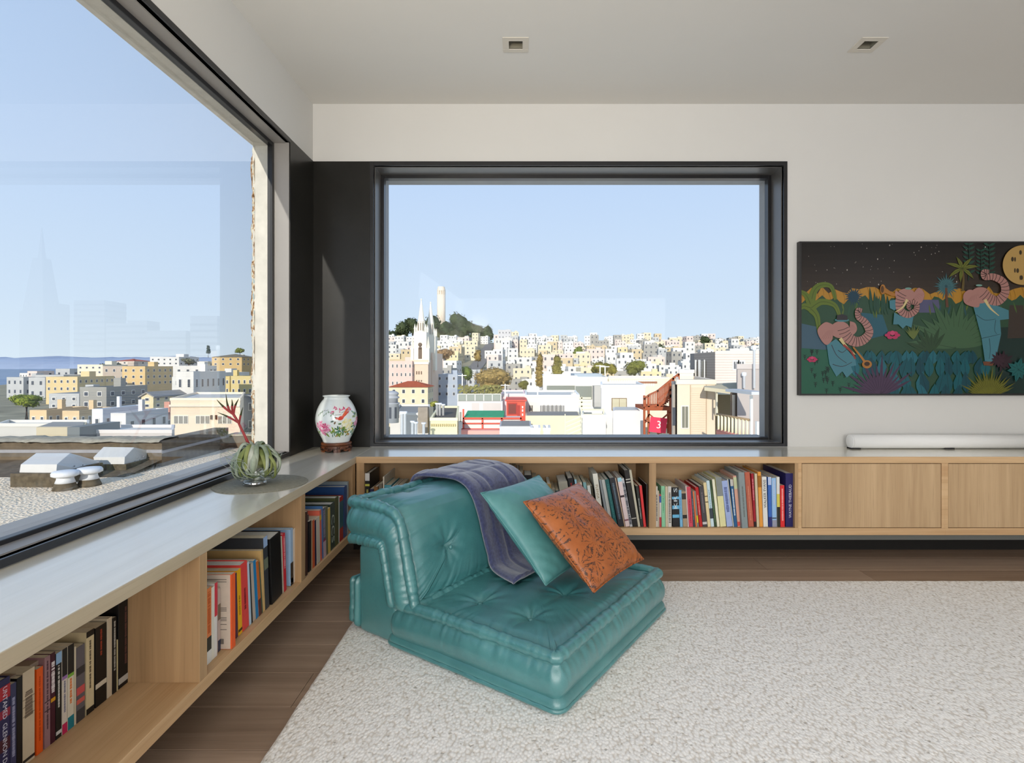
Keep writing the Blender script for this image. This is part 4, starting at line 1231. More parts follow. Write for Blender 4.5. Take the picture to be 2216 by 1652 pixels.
def stroke(pts, w0, w1, c, n=8):
    q = smooth(pts, n)
    t = np.gradient(q, axis=0)
    nn = np.column_stack([-t[:, 1], t[:, 0]]) / (np.hypot(t[:, 0], t[:, 1])[:, None] + 1e-9)
    w = np.linspace(w0, w1, len(q))[:, None] / 2
    layer[0] += 1
    yy = TVY - 0.000012 * layer[0]
    L, R = q + nn * w, q - nn * w
    vs = [(a[0], yy, a[1]) for a in (pxy(*v) for v in np.vstack([L, R]))]
    m = len(q)
    pic_layers.add(vs, [(i, i + 1, m + i + 1, m + i) for i in range(m - 1)], pc(c))
    return q, nn, w
def disc(cx, cy, rx, ry, c, n=28, a0=0):
    poly([(cx + rx * math.cos(a0 + 2 * math.pi * i / n), cy + ry * math.sin(a0 + 2 * math.pi * i / n)) for i in range(n)], c)
def leaf(x, y, ang, L, w, c, vein=None, bend=0.0):
    a = math.radians(ang)
    d, s = (math.cos(a), -math.sin(a)), (math.sin(a), math.cos(a))
    pts = []
    for t, ww in ((0, .0), (.2, .7), (.45, 1), (.75, .6), (1, 0), (.75, -.6), (.45, -1), (.2, -.7)):
        b = bend * t * t * L
        pts.append((x + d[0] * t * L + s[0] * (ww * w / 2 + b), y + d[1] * t * L + s[1] * (ww * w / 2 + b)))
    poly(pts, c)
    if vein:
        stroke([(x, y), (x + d[0] * L * .5 + s[0] * bend * L * .25, y + d[1] * L * .5 + s[1] * bend * L * .25), (x + d[0] * L * .95 + s[0] * bend * L * .9, y + d[1] * L * .95 + s[1] * bend * L * .9)], 5, 2, vein, 4)
def fan(x, y, a0, a1, n, L, w, c, vein=None, bend=0.0):
    for i in range(n):
        t = i / (n - 1)
        leaf(x, y, a0 + (a1 - a0) * t, L * (0.85 + 0.15 * math.sin(i * 2.3)), w, c, vein, bend * (0.5 - t) * 2)
pr = random.Random(4)
for i in range(8):
    poly([(100, 90 + i * 62), (2700, 90 + i * 62), (2700, 160 + i * 62), (100, 160 + i * 62)], (20 + i * 5, 15 + i * 4, 12 + i * 3))
for i in range(70):
    x, y, r = pr.uniform(170, 2650), pr.uniform(120, 520), pr.choice((2, 2.5, 3, 4, 6))
    poly([(x - r, y), (x, y - r * 1.5), (x + r, y), (x, y + r * 1.5)], (188, 178, 170))
mt = [(100, 560)]
x = 100
while x < 2690:
    x += pr.uniform(35, 80)
    mt.append((x, 560 + pr.uniform(-52, 30)))
poly(mt + [(2700, 760), (100, 760)], (176, 128, 40))
for i in range(len(mt) - 1):
    stroke([mt[i], (mt[i][0] + 18, mt[i][1] + 60), (mt[i][0] + 4, mt[i][1] + 120)], 5, 1, (128, 88, 26), 4)
poly([(100, 650)] + [(100 + i * 40, 640 + 26 * math.sin(i * 1.9) + 20 * math.sin(i * 0.7)) for i in range(66)] + [(2700, 650), (2700, 1560), (100, 1560)], (42, 74, 52))
poly([(100, 860), (330, 900), (420, 1100), (100, 1120)], (64, 92, 110))
poly([(700, 760), (900, 780), (960, 960), (760, 1010)], (38, 88, 104))
poly([(1250, 640), (1420, 640), (1440, 760), (1240, 760)], (84, 84, 116))
poly([(1960, 900), (2700, 860), (2700, 1560), (1940, 1560)], (18, 44, 40))
poly([(2080, 690), (2700, 700), (2700, 980), (2060, 1000)], (58, 48, 42))
for i in range(46):
    x, y = pr.uniform(500, 2600), pr.uniform(640, 760)
    leaf(x, y + 70, 90 + pr.uniform(-25, 25), pr.uniform(60, 130), 16, pr.choice(((70, 96, 44), (44, 84, 60), (88, 104, 40), (36, 78, 84))))
# palms and spiky plants
fan(630, 612, 0, 342, 20, 100, 16, (22, 58, 76), None)
fan(1490, 515, 0, 345, 24, 128, 17, (64, 110, 116), (36, 70, 80))
stroke([(1490, 530), (1494, 640), (1500, 710)], 22, 26, (96, 62, 44))
for px_, py_, s_ in ((1700, 130, 1.0), (1810, 190, .8), (1890, 140, 1.0)):
    stroke([(px_, py_ - 20), (px_ + 6, py_ + 160 * s_), (px_ - 4, py_ + 330 * s_)], 7, 9, (20, 54, 46))
    for k in range(7):
        for sg in (-1, 1):
            leaf(px_, py_ + k * 44 * s_, 90 - sg * 62, 66 * s_, 24 * s_, (24, 66, 54))
stroke([(1640, 350), (1650, 450), (1640, 560)], 16, 24, (92, 76, 36))
for an, L in ((20, 150), (60, 130), (105, 120), (150, 160), (200, 150), (330, 140), (250, 130)):
    leaf(1640, 350, an, L, 34, (98, 104, 34), (58, 66, 20), 0.22 if an < 90 or an > 300 else -0.22)
for pts in ([(230, 700), (262, 560), (330, 505), (420, 520), (462, 640)], [(230, 720), (330, 660), (450, 690), (500, 790)], [(235, 700), (190, 600), (120, 560)], [(235, 720), (170, 700), (110, 730)], [(240, 730), (290, 800), (310, 960)]):
    stroke(pts, 74, 30, (94, 112, 36), 8)
    stroke(pts, 5, 2, (54, 70, 20), 8)
for k in range(6):
    leaf(800 + k * 30, 780, 90 + pr.uniform(-5, 5), 260 - 40 * (k % 3), 34, (32, 70, 52))
# big fan leaf in the middle, broad blue leaves, purple fan, yellow grass
fan(1570, 1090, 20, 165, 15, 480, 84, (64, 96, 66), (40, 66, 44), 0.16)
fan(1350, 1130, 60, 170, 8, 260, 50, (44, 70, 44), (28, 50, 32), 0.1)
poly([(100, 1090), (420, 1110), (760, 1300), (900, 1560), (100, 1560)], (34, 92, 70))
for i in range(40):
    x, y = pr.uniform(150, 800), pr.uniform(1140, 1520)
    if x < 480 + (y - 1140) * .9:
        stroke([(x, y), (x, y - 50)], 7, 4, (18, 34, 28), 3)
        for q in (-16, 16):
            stroke([(x, y - 18), (x + q, y - 34)], 6, 3, (18, 34, 28), 3)
            stroke([(x, y - 34), (x + q, y - 50)], 5, 3, (18, 34, 28), 3)
for row_y, cols, L in ((1180, range(690, 1800, 62), 130), (1300, range(640, 1860, 86), 190), (1450, range(960, 1720, 90), 210), (1540, range(900, 1660, 96), 180)):
    for x in cols:
        c = pr.choice(((6, 78, 88), (10, 88, 98), (26, 98, 112), (4, 66, 78)))
        leaf(x + pr.uniform(-14, 14), row_y + 60, 90 + pr.uniform(-16, 16), L, 92, c, (4, 44, 54))
fan(870, 1540, 28, 165, 15, 400, 34, (72, 50, 76), (48, 32, 54))
fan(1880, 1560, 25, 160, 22, 300, 26, (104, 104, 28), (66, 68, 16))
fan(2010, 1210, 0, 340, 13, 110, 34, (44, 24, 34))
fan(1180, 1010, 60, 130, 9, 150, 14, (96, 110, 52))
for fx, fy, s_ in ((985, 970, 1.0), (240, 1195, .7)):
    for k in range(6):
        disc(fx + 46 * s_ * math.cos(k * 1.05), fy + 24 * s_ * math.sin(k * 1.05), 26 * s_, 15 * s_, (180, 48, 92))
    disc(fx, fy - 20 * s_, 20 * s_, 22 * s_, (196, 70, 110))
disc(2195, 320, 188, 184, (182, 148, 86), 48)
for k in range(12):
    a = k * 0.9
    disc(2195 + 110 * math.cos(a) * (0.5 + 0.5 * (k % 3) / 2), 320 + 120 * math.sin(a), 8 + 5 * (k % 2), 22, (60, 46, 26), 12, 0)
SKIN, SKIN2, LINE, BLUE, IVORY, BRASS = (168, 122, 114), (150, 104, 100), (52, 34, 34), (70, 124, 138), (206, 188, 136), (168, 112, 44)
def trunk(pts, w0, w1):
    q, nn, w = stroke(pts, w0, w1, SKIN, 10)
    for i in range(3, len(q) - 1, 3):
        a, b = q[i] + nn[i] * w[i], q[i] - nn[i] * w[i]
        stroke([tuple(a), tuple((a + b) / 2 + np.array([3, 5])), tuple(b)], 5, 5, LINE, 3)
def ear(pts):
    poly([tuple(v) for v in smooth(pts + [pts[0]], 6)], SKIN)
    cx, cy = np.mean(pts, axis=0)
    for k in range(6):
        t = k / 5
        a = np.array(pts[len(pts) // 2]) * (1 - t) + np.array(pts[-1]) * t
        stroke([tuple(a), tuple(a * .4 + np.array(pts[0]) * .6)], 4, 2, SKIN2, 3)
# left elephant
poly([(375, 1060), (460, 1005), (560, 1100), (640, 1190), (650, 1250), (600, 1260), (620, 1310), (560, 1365), (520, 1305), (465, 1355), (400, 1240)], BLUE)
for a in ([(420, 1060), (470, 1160), (560, 1230)], [(430, 1240), (520, 1260), (610, 1220)], [(480, 1110), (520, 1130), (560, 1100)]):
    stroke(a, 6, 4, LINE, 5)
disc(500, 920, 90, 78, SKIN, 24)
ear([(430, 870), (360, 850), (290, 920), (320, 1010), (375, 1060), (430, 1000)])
ear([(590, 840), (640, 860), (655, 920), (620, 965), (590, 930)])
trunk([(520, 890), (560, 980), (640, 1030), (720, 1010), (770, 940), (730, 850), (670, 800), (665, 740), (705, 745)], 112, 36)
stroke([(500, 1000), (560, 1080), (640, 1150)], 34, 6, IVORY, 8)
stroke([(530, 1060), (600, 1120), (640, 1190)], 22, 14, (150, 56, 44), 6)
stroke([(620, 1080), (700, 1180), (735, 1230)], 14, 26, BRASS, 6)
disc(748, 1240, 46, 38, BRASS, 24); disc(748, 1236, 26, 20, (60, 36, 16), 20)
disc(515, 830, 66, 16, (70, 130, 140)); poly([(465, 830), (470, 785), (520, 775), (565, 790), (570, 830)], (46, 42, 44))
# middle elephant
poly([(1000, 760), (1080, 800), (1180, 790), (1160, 900), (1110, 880), (1080, 910), (1040, 870), (990, 870)], BLUE)
poly([(955, 650), (1010, 640), (1030, 720), (1000, 740), (960, 720)], BLUE)
stroke([(900, 545), (980, 590), (1050, 600)], 46, 18, BRASS, 6); disc(895, 545, 26, 46, BRASS); disc(890, 545, 15, 32, (86, 56, 22))
disc(1110, 600, 84, 62, SKIN, 24)
ear([(1180, 580), (1230, 530), (1280, 590), (1250, 670), (1190, 660)])
ear([(1040, 570), (1010, 560), (1015, 620), (1040, 640)])
trunk([(1085, 570), (1050, 650), (1060, 740), (1130, 780), (1200, 740), (1205, 680), (1150, 665), (1130, 710), (1155, 730)], 84, 26)
stroke([(1120, 640), (1080, 710), (1010, 755)], 26, 5, IVORY, 8)
disc(1130, 538, 30, 10, (110, 150, 140))
# right elephant
poly([(1730, 690), (1820, 660), (1960, 700), (2060, 740), (2062, 820), (1980, 830), (1990, 960), (1950, 1150), (1900, 1220), (1840, 1210), (1810, 1000)], BLUE)
for a in ([(1760, 780), (1840, 830), (1940, 820)], [(1810, 1000), (1900, 980), (1985, 960)], [(1940, 830), (1930, 920), (1950, 960)], [(1880, 1000), (1890, 1100), (1880, 1190)]):
    stroke(a, 6, 4, (36, 70, 80), 5)
disc(1800, 600, 92, 76, SKIN, 24)
ear([(1760, 560), (1690, 550), (1640, 600), (1660, 680), (1780, 710), (1785, 620)])
trunk([(1810, 570), (1880, 630), (1960, 650), (2025, 580), (2010, 480), (1920, 430), (1840, 430), (1830, 385), (1880, 385)], 104, 40)
stroke([(1840, 640), (1890, 720), (1970, 790)], 30, 5, IVORY, 8)
disc(1785, 508, 30, 9, (120, 160, 150))
poly([(1820, 1215), (1930, 1215), (1910, 1255), (1830, 1250)], (110, 66, 44))
fan(1960, 1200, 0, 340, 11, 90, 26, (52, 28, 40))
fan(2150, 1290, 40, 330, 9, 120, 50, (20, 92, 92), (8, 50, 52))
po = pic_layers.build('picture', pic_list, None)
po.parent = tv
po.matrix_parent_inverse = Matrix.Translation(-tv.location)
absb(MB().box(tv_x0 + 0.012, tv_x1 - 0.012, TVY, TVY + 0.01, tv_z0 + 0.010, tv_z1 - 0.008), 'screen_panel', plain('dark_screen', (0.01, 0.01, 0.01), 0.3, 0.4), tv)

# ------------------------------------------------------------------ soundbar
sb = empty('soundbar', (2.085, 3.48, CT), 'long white cylindrical soundbar lying on the worktop below the wall screen', 'speaker')
M_WHITEP = plain('white_plastic', rgb(240, 240, 240), 0.35, 0.4)
my = Matrix.Translation((0, 0, 0)) @ Matrix.Rotation(math.pi / 2, 4, 'Y')
R_ = 0.0435
rot = Matrix.Translation((2.085, 3.48, CT + R_ + 0.003)) @ Matrix.Rotation(math.pi / 2, 4, 'Y')
absb(MB().lathe([(0.0, 0.004), (R_, 0.004), (R_, 1.25), (0.0, 1.25)], 48, mtx=rot), 'body', plain('white_speaker_cloth', rgb(242, 242, 241), 0.8, 0.15, bump=0.2, bscale=800), sb)
absb(MB().lathe([(0.0, -0.001), (R_ - 0.003, -0.001), (R_, 0.001), (R_, 0.006), (0.0, 0.006)], 48, mtx=rot), 'end_cap', M_WHITEP, sb)
for xx in (2.11, 2.70):
    absb(MB().box(xx - 0.03, xx + 0.03, 3.455, 3.505, CT, CT + 0.008), 'foot', plain('dark_rubber', (0.02, 0.02, 0.02), 0.7), sb, 0.001)

# ------------------------------------------------------------------ porcelain vase on its carved stand
VX, VY = -1.137, 3.400
st = empty('vase_stand', (VX, VY, CT), 'carved round dark wood stand under the porcelain vase', 'stand')
M_ROSE = wood('carved_rosewood', rgb(70, 36, 20), rgb(128, 74, 42), 'X', scale=3, rough=0.35, spec=0.5)
mb = MB().lathe([(0.0, 0.040), (0.088, 0.040), (0.091, 0.044), (0.091, 0.052), (0.086, 0.056), (0.0, 0.056)], 48)
mb.build('top_ring', M_ROSE, st)
MB().lathe([(0.076, 0.036), (0.088, 0.034), (0.080, 0.040), (0.076, 0.040)], 48).build('neck_ring', M_ROSE, st)
mb = MB()
for k in range(5):
    a0 = 2 * math.pi * k / 5
    for j in range(15):
        t = j / 14
        b0, b1 = a0 + t * 1.2566, a0 + (t + 1 / 14) * 1.2566
        zb = 0.0 if (t < .16 or t > .80) else 0.012 + 0.006 * math.sin(t * 9)
        vs = []
        for rr in (0.078, 0.090):
            for bb in (b0, b1):
                for z in (zb, 0.036):
                    vs.append((rr * math.cos(bb), rr * math.sin(bb), z))
        mb.add(vs, [(0, 1, 3, 2), (4, 6, 7, 5), (0, 2, 6, 4), (1, 5, 7, 3), (0, 4, 5, 1), (2, 3, 7, 6)])
mb.build('apron', M_ROSE, st)
mb = MB()
for k in range(22):
    a = k * 2 * math.pi / 22
    m = Matrix.Rotation(a, 4, 'Z') @ Matrix.Translation((0.0905, 0, 0.020 + 0.006 * math.sin(k * 2.2)))
    mb.tube([m @ Vector((0, -0.009, -0.006)), m @ Vector((0.002, -0.002, 0.007)), m @ Vector((0.002, 0.004, -0.004)), m @ Vector((0, 0.010, 0.006))], 0.0022, 6)
mb.build('fretwork', plain('dark_carving', rgb(44, 22, 12), 0.4, 0.5), st)

vs_ = empty('vase', (VX, VY, CT + 0.056), 'white porcelain vase painted with flowers and a red bird', 'vase')
VPROF = [(0.0, 0.0), (0.074, 0.0), (0.078, 0.003), (0.083, 0.018), (0.094, 0.040), (0.108, 0.068), (0.118, 0.098), (0.1235, 0.130), (0.1235, 0.152), (0.119, 0.182), (0.109, 0.212), (0.097, 0.236),
         (0.085, 0.254), (0.076, 0.264), (0.073, 0.270), (0.0735, 0.276), (0.080, 0.281), (0.081, 0.285), (0.079, 0.287), (0.073, 0.285), (0.068, 0.278), (0.066, 0.268), (0.075, 0.245), (0.10, 0.20), (0.11, 0.14), (0.08, 0.03), (0.0, 0.01)]
pr_ = smooth([(r, z) for r, z in VPROF[1:-1]], 4)
pr_ = [(0.0, 0.0)] + [tuple(v) for v in pr_] + [(0.0, 0.01)]
M_PORC = plain('glazed_porcelain', rgb(238, 244, 242), 0.12, 0.6, var=0.01, vscale=10, coat=0.4)
MB().lathe(pr_, 72).build('body', M_PORC, vs_)
zz_o = np.array([z for r, z in VPROF[1:17]]); rr_o = np.array([r for r, z in VPROF[1:17]])
def vsurf(th, z, off=0.0006):
    r = float(np.interp(z, zz_o, rr_o)) + off
    # th = 0 faces the camera, positive to the right
    cam_a = math.atan2(-VY, -VX)
    a = cam_a + th
    return (r * math.cos(a), r * math.sin(a), z)
dec, dm, dml = MB(), {}, []
dl_ = [0]
def dcol(c):
    if c not in dm:
        dm[c] = len(dml)
        dml.append(plain('overglaze_enamel', rgb(*c), 0.25, 0.5))
    return dm[c]
def petal(th, z, ang, L, w, c):
    """a small painted brush mark lying on the curved surface (lengths in metres)"""
    dl_[0] += 1
    off = 0.0004 + 0.000004 * dl_[0]
    a = math.radians(ang)
    n = 5
    vs, fs = [], []
    for i in range(n + 1):
        t = i / n
        ww = w / 2 * math.sin(math.pi * min(max(t, 0.03), 0.97)) ** 0.6
        for s in (-1, 1):
            dx = math.cos(a) * t * L - math.sin(a) * s * ww
            dz = math.sin(a) * t * L + math.cos(a) * s * ww
            r = float(np.interp(z + dz, zz_o, rr_o))
            vs.append(vsurf(th + dx / r, z + dz, off))
    for i in range(n):
        fs.append((2 * i, 2 * i + 1, 2 * i + 3, 2 * i + 2))
    dec.add(vs, fs, dcol(c))
vr = random.Random(12)
def bloom(th, z, R, cols, n=16):
    R *= 1.3
    n = int(n * 1.3)
    for k in range(n):
        a = vr.uniform(0, 360)
        q = vr.uniform(0, .55) * R
        petal(th + q * math.cos(math.radians(a)) / .12, z + q * math.sin(math.radians(a)), a, R * vr.uniform(.4, .65), R * .42, vr.choice(cols))
PK, PK2, GR, GR2, YL = [(236, 170, 196), (226, 120, 160), (246, 206, 220)], [(214, 70, 120), (226, 110, 150)], [(86, 130, 70), (120, 150, 60), (60, 106, 96)], [(150, 170, 70), (94, 150, 120)], [(246, 240, 190), (236, 226, 140), (252, 250, 224)]
for k in range(110):
    petal(vr.uniform(-1.5, 1.7), vr.uniform(0.038, 0.085), vr.uniform(20, 160), vr.uniform(.012, .03), vr.uniform(.004, .010), vr.choice(GR + GR2 + [(190, 150, 70)]))
for k in range(26):
    petal(vr.uniform(0.0, 1.1), vr.uniform(0.075, 0.125), vr.uniform(0, 360), vr.uniform(.012, .028), .009, vr.choice(GR))
for th, z in ((-0.95, .115), (-0.55, .095), (-0.75, .085), (1.25, .125)):
    bloom(th, z, .026, PK)
bloom(-0.62, .112, .018, PK2, 8); bloom(1.35, .14, .016, PK2, 8)
bloom(0.55, .120, .028, YL, 22); bloom(0.75, .095, .022, YL, 14)
for i in range(10):
    petal(-0.9 + i * .16, .185 + .012 * math.sin(i * .9), vr.uniform(-20, 30), .022, .0022, (60, 60, 56))
for th, z in ((0.15, .200), (0.35, .212), (-0.05, .215), (0.55, .196), (0.72, .208), (-0.2, .19)):
    bloom(th, z, .011, PK2 + PK[1:2], 7)
petal(0.06, .148, 22, .038, .024, (222, 66, 40)); petal(0.08, .152, 160, .018, .015, (200, 60, 44)); petal(0.24, .160, 50, .074, .012, (236, 110, 70)); petal(0.27, .156, 42, .062, .009, (226, 80, 50))
petal(-0.02, .158, 140, .010, .008, (70, 84, 70)); petal(-0.12, .140, 200, .020, .010, (92, 112, 100)); petal(-0.05, .136, 250, .018, .010, (120, 96, 70))
for k in range(14):
    petal(vr.uniform(.85, 1.35), vr.uniform(.15, .185), vr.uniform(0, 360), .018, .007, vr.choice(GR[2:] + GR2))
for k in range(8):
    petal(-1.0 + .12 * k, .165 + .01 * (k % 3), 70 + 12 * (k % 3), .016, .004, GR[0])
dec.build('painted_decoration', dml, vs_)

# ------------------------------------------------------------------ air plant in a glass bowl on a round mat
MX, MY = -1.150, 2.440
nb = NB('woven_grey_mat')
vec = nb.coords('Object')
wv1 = nb.noise(nb.coords('Object', (1, 7, 1)), 60, 3, 0.6)
M_MAT = nb.set(nb.ramp(wv1, [(0.3, rgb(112, 110, 98)), (0.7, rgb(160, 156, 140))]), 0.85, 0.15, nb.bump(nb.noise(nb.coords('Object', (1, 7, 1)), 120, 3), 0.4, 0.002))
mat_ = MB().lathe([(0.0, 0.0), (0.193, 0.0), (0.195, 0.002), (0.193, 0.004), (0.0, 0.004)], 72).build('table_mat', M_MAT, None, loc=(MX, MY, CT))
tag(mat_, 'round grey woven table mat on the worktop by the side window', 'table mat')
GX, GY, GZ = -1.160, 2.405, CT + 0.004
gl_ = empty('glass_bowl', (GX, GY, GZ), 'small clear footed glass bowl holding the air plant', 'bowl')
nb = NB('clear_glass')
tr = nb.node('ShaderNodeBsdfTransparent'); tr.inputs[0].default_value = (0.93, 0.96, 0.95, 1)
gl = nb.node('ShaderNodeBsdfGlossy'); gl.inputs['Roughness'].default_value = 0.02
lw = nb.node('ShaderNodeLayerWeight'); lw.inputs['Blend'].default_value = 0.5
mx = nb.node('ShaderNodeMixShader')
nb.link(nb.math('ADD', nb.math('MULTIPLY', nb.math('POWER', lw.outputs['Facing'], 2.6), 0.7), 0.06, True), mx.inputs[0])
nb.link(tr.outputs[0], mx.inputs[1]); nb.link(gl.outputs[0], mx.inputs[2])
nb.link(mx.outputs[0], nb.out.inputs['Surface'])
M_CG = nb.m
M_CGF = M_CG.copy()
M_CGF.name = 'thick_clear_glass'
for n_ in M_CGF.node_tree.nodes:
    if n_.bl_idname == 'ShaderNodeMath' and n_.operation == 'ADD':
        n_.inputs[1].default_value = 0.38
    if n_.bl_idname == 'ShaderNodeBsdfGlossy':
        n_.inputs['Roughness'].default_value = 0.12
MB().lathe([(0.0, 0.0), (0.047, 0.0), (0.049, 0.003), (0.047, 0.016), (0.045, 0.021), (0.0, 0.021)], 48).build('foot', M_CGF, gl_)
MB().lathe([tuple(v) for v in smooth([(0.0, 0.0215), (0.046, 0.0215), (0.070, 0.032), (0.082, 0.055), (0.080, 0.078), (0.068, 0.094), (0.064, 0.096), (0.063, 0.094), (0.075, 0.077), (0.077, 0.055), (0.066, 0.037), (0.044, 0.027), (0.0, 0.026)], 5)], 48).build('bowl', M_CG, gl_)

ap = empty('air_plant', (GX, GY, GZ + 0.074), 'silver green curly air plant with a red flower spike in the glass bowl', 'plant')
def leafmat(c1, c2):
    nb = NB('air_plant_leaf')
    v = nb.coords('Object', (6, 6, 6))
    nb.set(nb.ramp(nb.noise(v, 3, 3), [(0.35, c1), (0.65, c2)]), 0.6, 0.25, None)
    return nb.m
LM = [leafmat(rgb(126, 140, 116), rgb(176, 184, 164)), leafmat(rgb(104, 118, 64), rgb(150, 156, 96)), leafmat(rgb(148, 158, 140), rgb(200, 204, 190))]
lr = random.Random(5)
def ribbon_mesh(pts, width, side, th=0.0012):
    """tapering channelled strap leaf"""
    q = smooth(pts, 6)
    n = len(q)
    t = np.gradient(q, axis=0)
    t /= np.linalg.norm(t, axis=1)[:, None] + 1e-9
    sd = np.array(side, float)
    s = sd - t * (t @ sd)[:, None]
    s /= np.linalg.norm(s, axis=1)[:, None] + 1e-9
    u = np.cross(s, t)
    f = np.linspace(0, 1, n)
    w = width * np.clip(np.minimum(1, f * 6 + .65) * (1 - f) ** 0.75, 0.03, 1)
    rows = []
    for k in (-1, -0.5, 0, 0.5, 1):
        rows.append(q + s * (w * k / 2)[:, None] + u * (w * 0.26 * (k * k))[:, None])
    top = np.stack(rows, 1)
    bot = top[:, ::-1] - u[:, None, :] * th
    ring = np.concatenate([top, bot, top[:, :1]], 1)
    mb = MB()
    m = ring.shape[1]
    idx = lambda i, j: i * m + j
    mb.add(ring.reshape(-1, 3).tolist(), [(idx(i, j), idx(i + 1, j), idx(i + 1, j + 1), idx(i, j + 1)) for i in range(n - 1) for j in range(m - 1)], 0, True)
    return mb
for k in range(46):
    a = k * 2.39996 + lr.uniform(-.2, .2)
    tier = k / 46                                   # 0 = outer lower leaves, 1 = inner
    reach = lr.uniform(.085, .118) * (1 - .25 * tier)
    top_z = 0.062 + 0.045 * tier + lr.uniform(-.008, .012)
    end_z = -0.022 + 0.03 * lr.random() - .022 * (1 - tier)
    ca, sa = math.cos(a), math.sin(a)
    curl = lr.choice((0.3, 0.6, 1.0, 1.5)) * lr.choice((1, -1))
    def R(r, z, tw=0.0):
        aa = a + tw
        return (r * math.cos(aa), r * math.sin(aa), z)
    pts = [R(.006, .035 + .03 * tier), R(reach * .30, top_z * .95), R(reach * .68, top_z), R(reach * .96, top_z * .62), R(reach * 1.02, .012, curl * .08), R(reach * .92, end_z, curl * .22), R(reach * .70, end_z - .012, curl * .5), R(reach * .62, end_z + .004, curl * .75)]
    o = ribbon_mesh(pts, lr.uniform(.022, .038), (-sa, ca, 0)).build('leaf', LM[lr.choice((0, 0, 1, 2))], ap)
for k in range(16):
    a = lr.uniform(0, 2 * math.pi)
    r = lr.uniform(.10, .15)
    z = lr.uniform(-.01, .09)
    pts = [(.08 * math.cos(a), .08 * math.sin(a), z), (r * math.cos(a + .2), r * math.sin(a + .2), z + lr.uniform(-.02, .04)), (r * 1.02 * math.cos(a + .5), r * 1.02 * math.sin(a + .5), z - .01), (r * .9 * math.cos(a + .8), r * .9 * math.sin(a + .8), z - .03)]
    MB().tube(smooth(pts, 6), list(np.linspace(.0016, .0004, 19)), 5).build('tendril', LM[2], ap)
MB().lathe([(0.0, .0), (.045, .005), (.06, .03), (.04, .055), (.012, .075), (.0, .078)], 20).build('leaf_base', LM[1], ap)
def apt(x, y, dy=0.0):
    p = P(440 + x / 5.54, 820 + y / 5.54, GY + dy)
    return p - ap.location
M_RED = plain('flower_stalk_red', rgb(170, 66, 66), 0.5, 0.3)
M_TIP = plain('bract_olive', rgb(70, 74, 40), 0.5, 0.3)
MB().tube([apt(545, 790), apt(500, 690), apt(445, 580), apt(420, 520), apt(375, 450), apt(345, 400)], [.0065, .0055, .005, .005, .0055, .005], 10).build('flower_stalk', M_RED, ap)
for pts in ([(360, 430), (310, 370), (285, 290), (270, 180)], [(360, 430), (280, 370), (215, 310), (160, 250)], [(350, 420), (345, 350), (348, 300), (342, 245)], [(365, 430), (375, 350), (395, 295), (425, 240)],
            [(430, 545), (440, 470), (455, 410), (475, 340)], [(415, 525), (340, 480), (260, 440), (172, 405)]):
    dd = lr.uniform(-.012, .012)
    q = smooth([tuple(apt(x, y, dd * i)) for i, (x, y) in enumerate(pts)], 5)
    h_ = len(q) // 2
    b = bpy.data.objects.new('bract', MB().tube(q[:h_ + 1], list(np.linspace(.0040, .0046, h_ + 1)), 8).mesh('bract', M_RED)); link(b, ap)
    MB().tube(q[h_:], list(np.linspace(.0046, .0006, len(q) - h_)), 8).build('bract_tip', M_TIP, b)
# ------------------------------------------------------------------ outside: the neighbouring roof beyond the side window
RZ0 = -0.30                                    # level of the gravel deck
nb = NB('roof_gravel')
vec = nb.coords('Object')
vo = nb.node('ShaderNodeTexVoronoi'); vo.inputs['Scale'].default_value = 34
nb.link(vec, vo.inputs['Vector'])
gcol = nb.ramp(nb.noise(vec, 30, 4, 0.7), [(0.3, rgb(206, 180, 148)), (0.5, rgb(244, 222, 192)), (0.7, rgb(255, 244, 224))])
M_GRAVEL = nb.set(gcol, 0.95, 0.1, nb.bump(vo.outputs['Distance'], 1.0, 0.02))
M_TAR = plain('tarred_parapet', rgb(104, 92, 76), 0.85, 0.2, var=0.30, vscale=7, bump=0.5, bscale=40)
M_COPE = plain('gravelly_coping', rgb(166, 158, 140), 0.9, 0.1, var=0.20, vscale=14, bump=0.5, bscale=60)
M_FLASH = plain('grey_flashing', rgb(150, 148, 150), 0.5, 0.4, var=0.08)
gr_ = empty('neighbour_roof', (-5.0, 5.0, RZ0), 'flat gravel roof with tarred parapet outside the left window', 'roof')
absb(MB().box(-14, -1.62, -5.0, 9.7, RZ0 - 0.3, RZ0), 'gravel_deck', M_GRAVEL, gr_)
mb = MB()
mb.add([(-14, 7.15, RZ0), (-5.15, 7.15, RZ0), (-5.15, 7.9, RZ0 + 0.10), (-14, 7.9, RZ0 + 0.10)], [(0, 1, 2, 3)])
mb.box(-14, -5.15, 7.9, 8.25, RZ0, 0.07)
absb(mb, 'parapet', M_TAR, gr_)
absb(MB().box(-14, -5.145, 7.89, 7.905, RZ0 + 0.20, RZ0 + 0.245), 'flashing', M_FLASH, gr_)
arr = np.zeros((160, 7, 3))
xs_ = np.linspace(-14, -5.15, 160)
for k in range(7):
    a = math.pi * k / 6
    nn_ = np.array([0.022 * mnoise.noise((x * 3.5, k * .7, 2.0)) + 0.014 * mnoise.noise((x * 13, k * .9, 7.0)) for x in xs_])
    arr[:, k, 0] = xs_
    arr[:, k, 1] = 8.07 - 0.24 * math.cos(a)
    arr[:, k, 2] = 0.06 + 0.045 * math.sin(a) + nn_
co = grid_obj('coping', arr, M_COPE); co.parent = gr_; co.matrix_parent_inverse = Matrix.Translation(-gr_.location)
absb(MB().box(-5.40, -5.15, 8.25, 9.7, RZ0, 0.06), 'parapet', M_TAR, gr_)
absb(MB().box(-5.152, -5.14, 7.9, 9.7, RZ0 + 0.19, RZ0 + 0.23), 'flashing', M_FLASH, gr_)
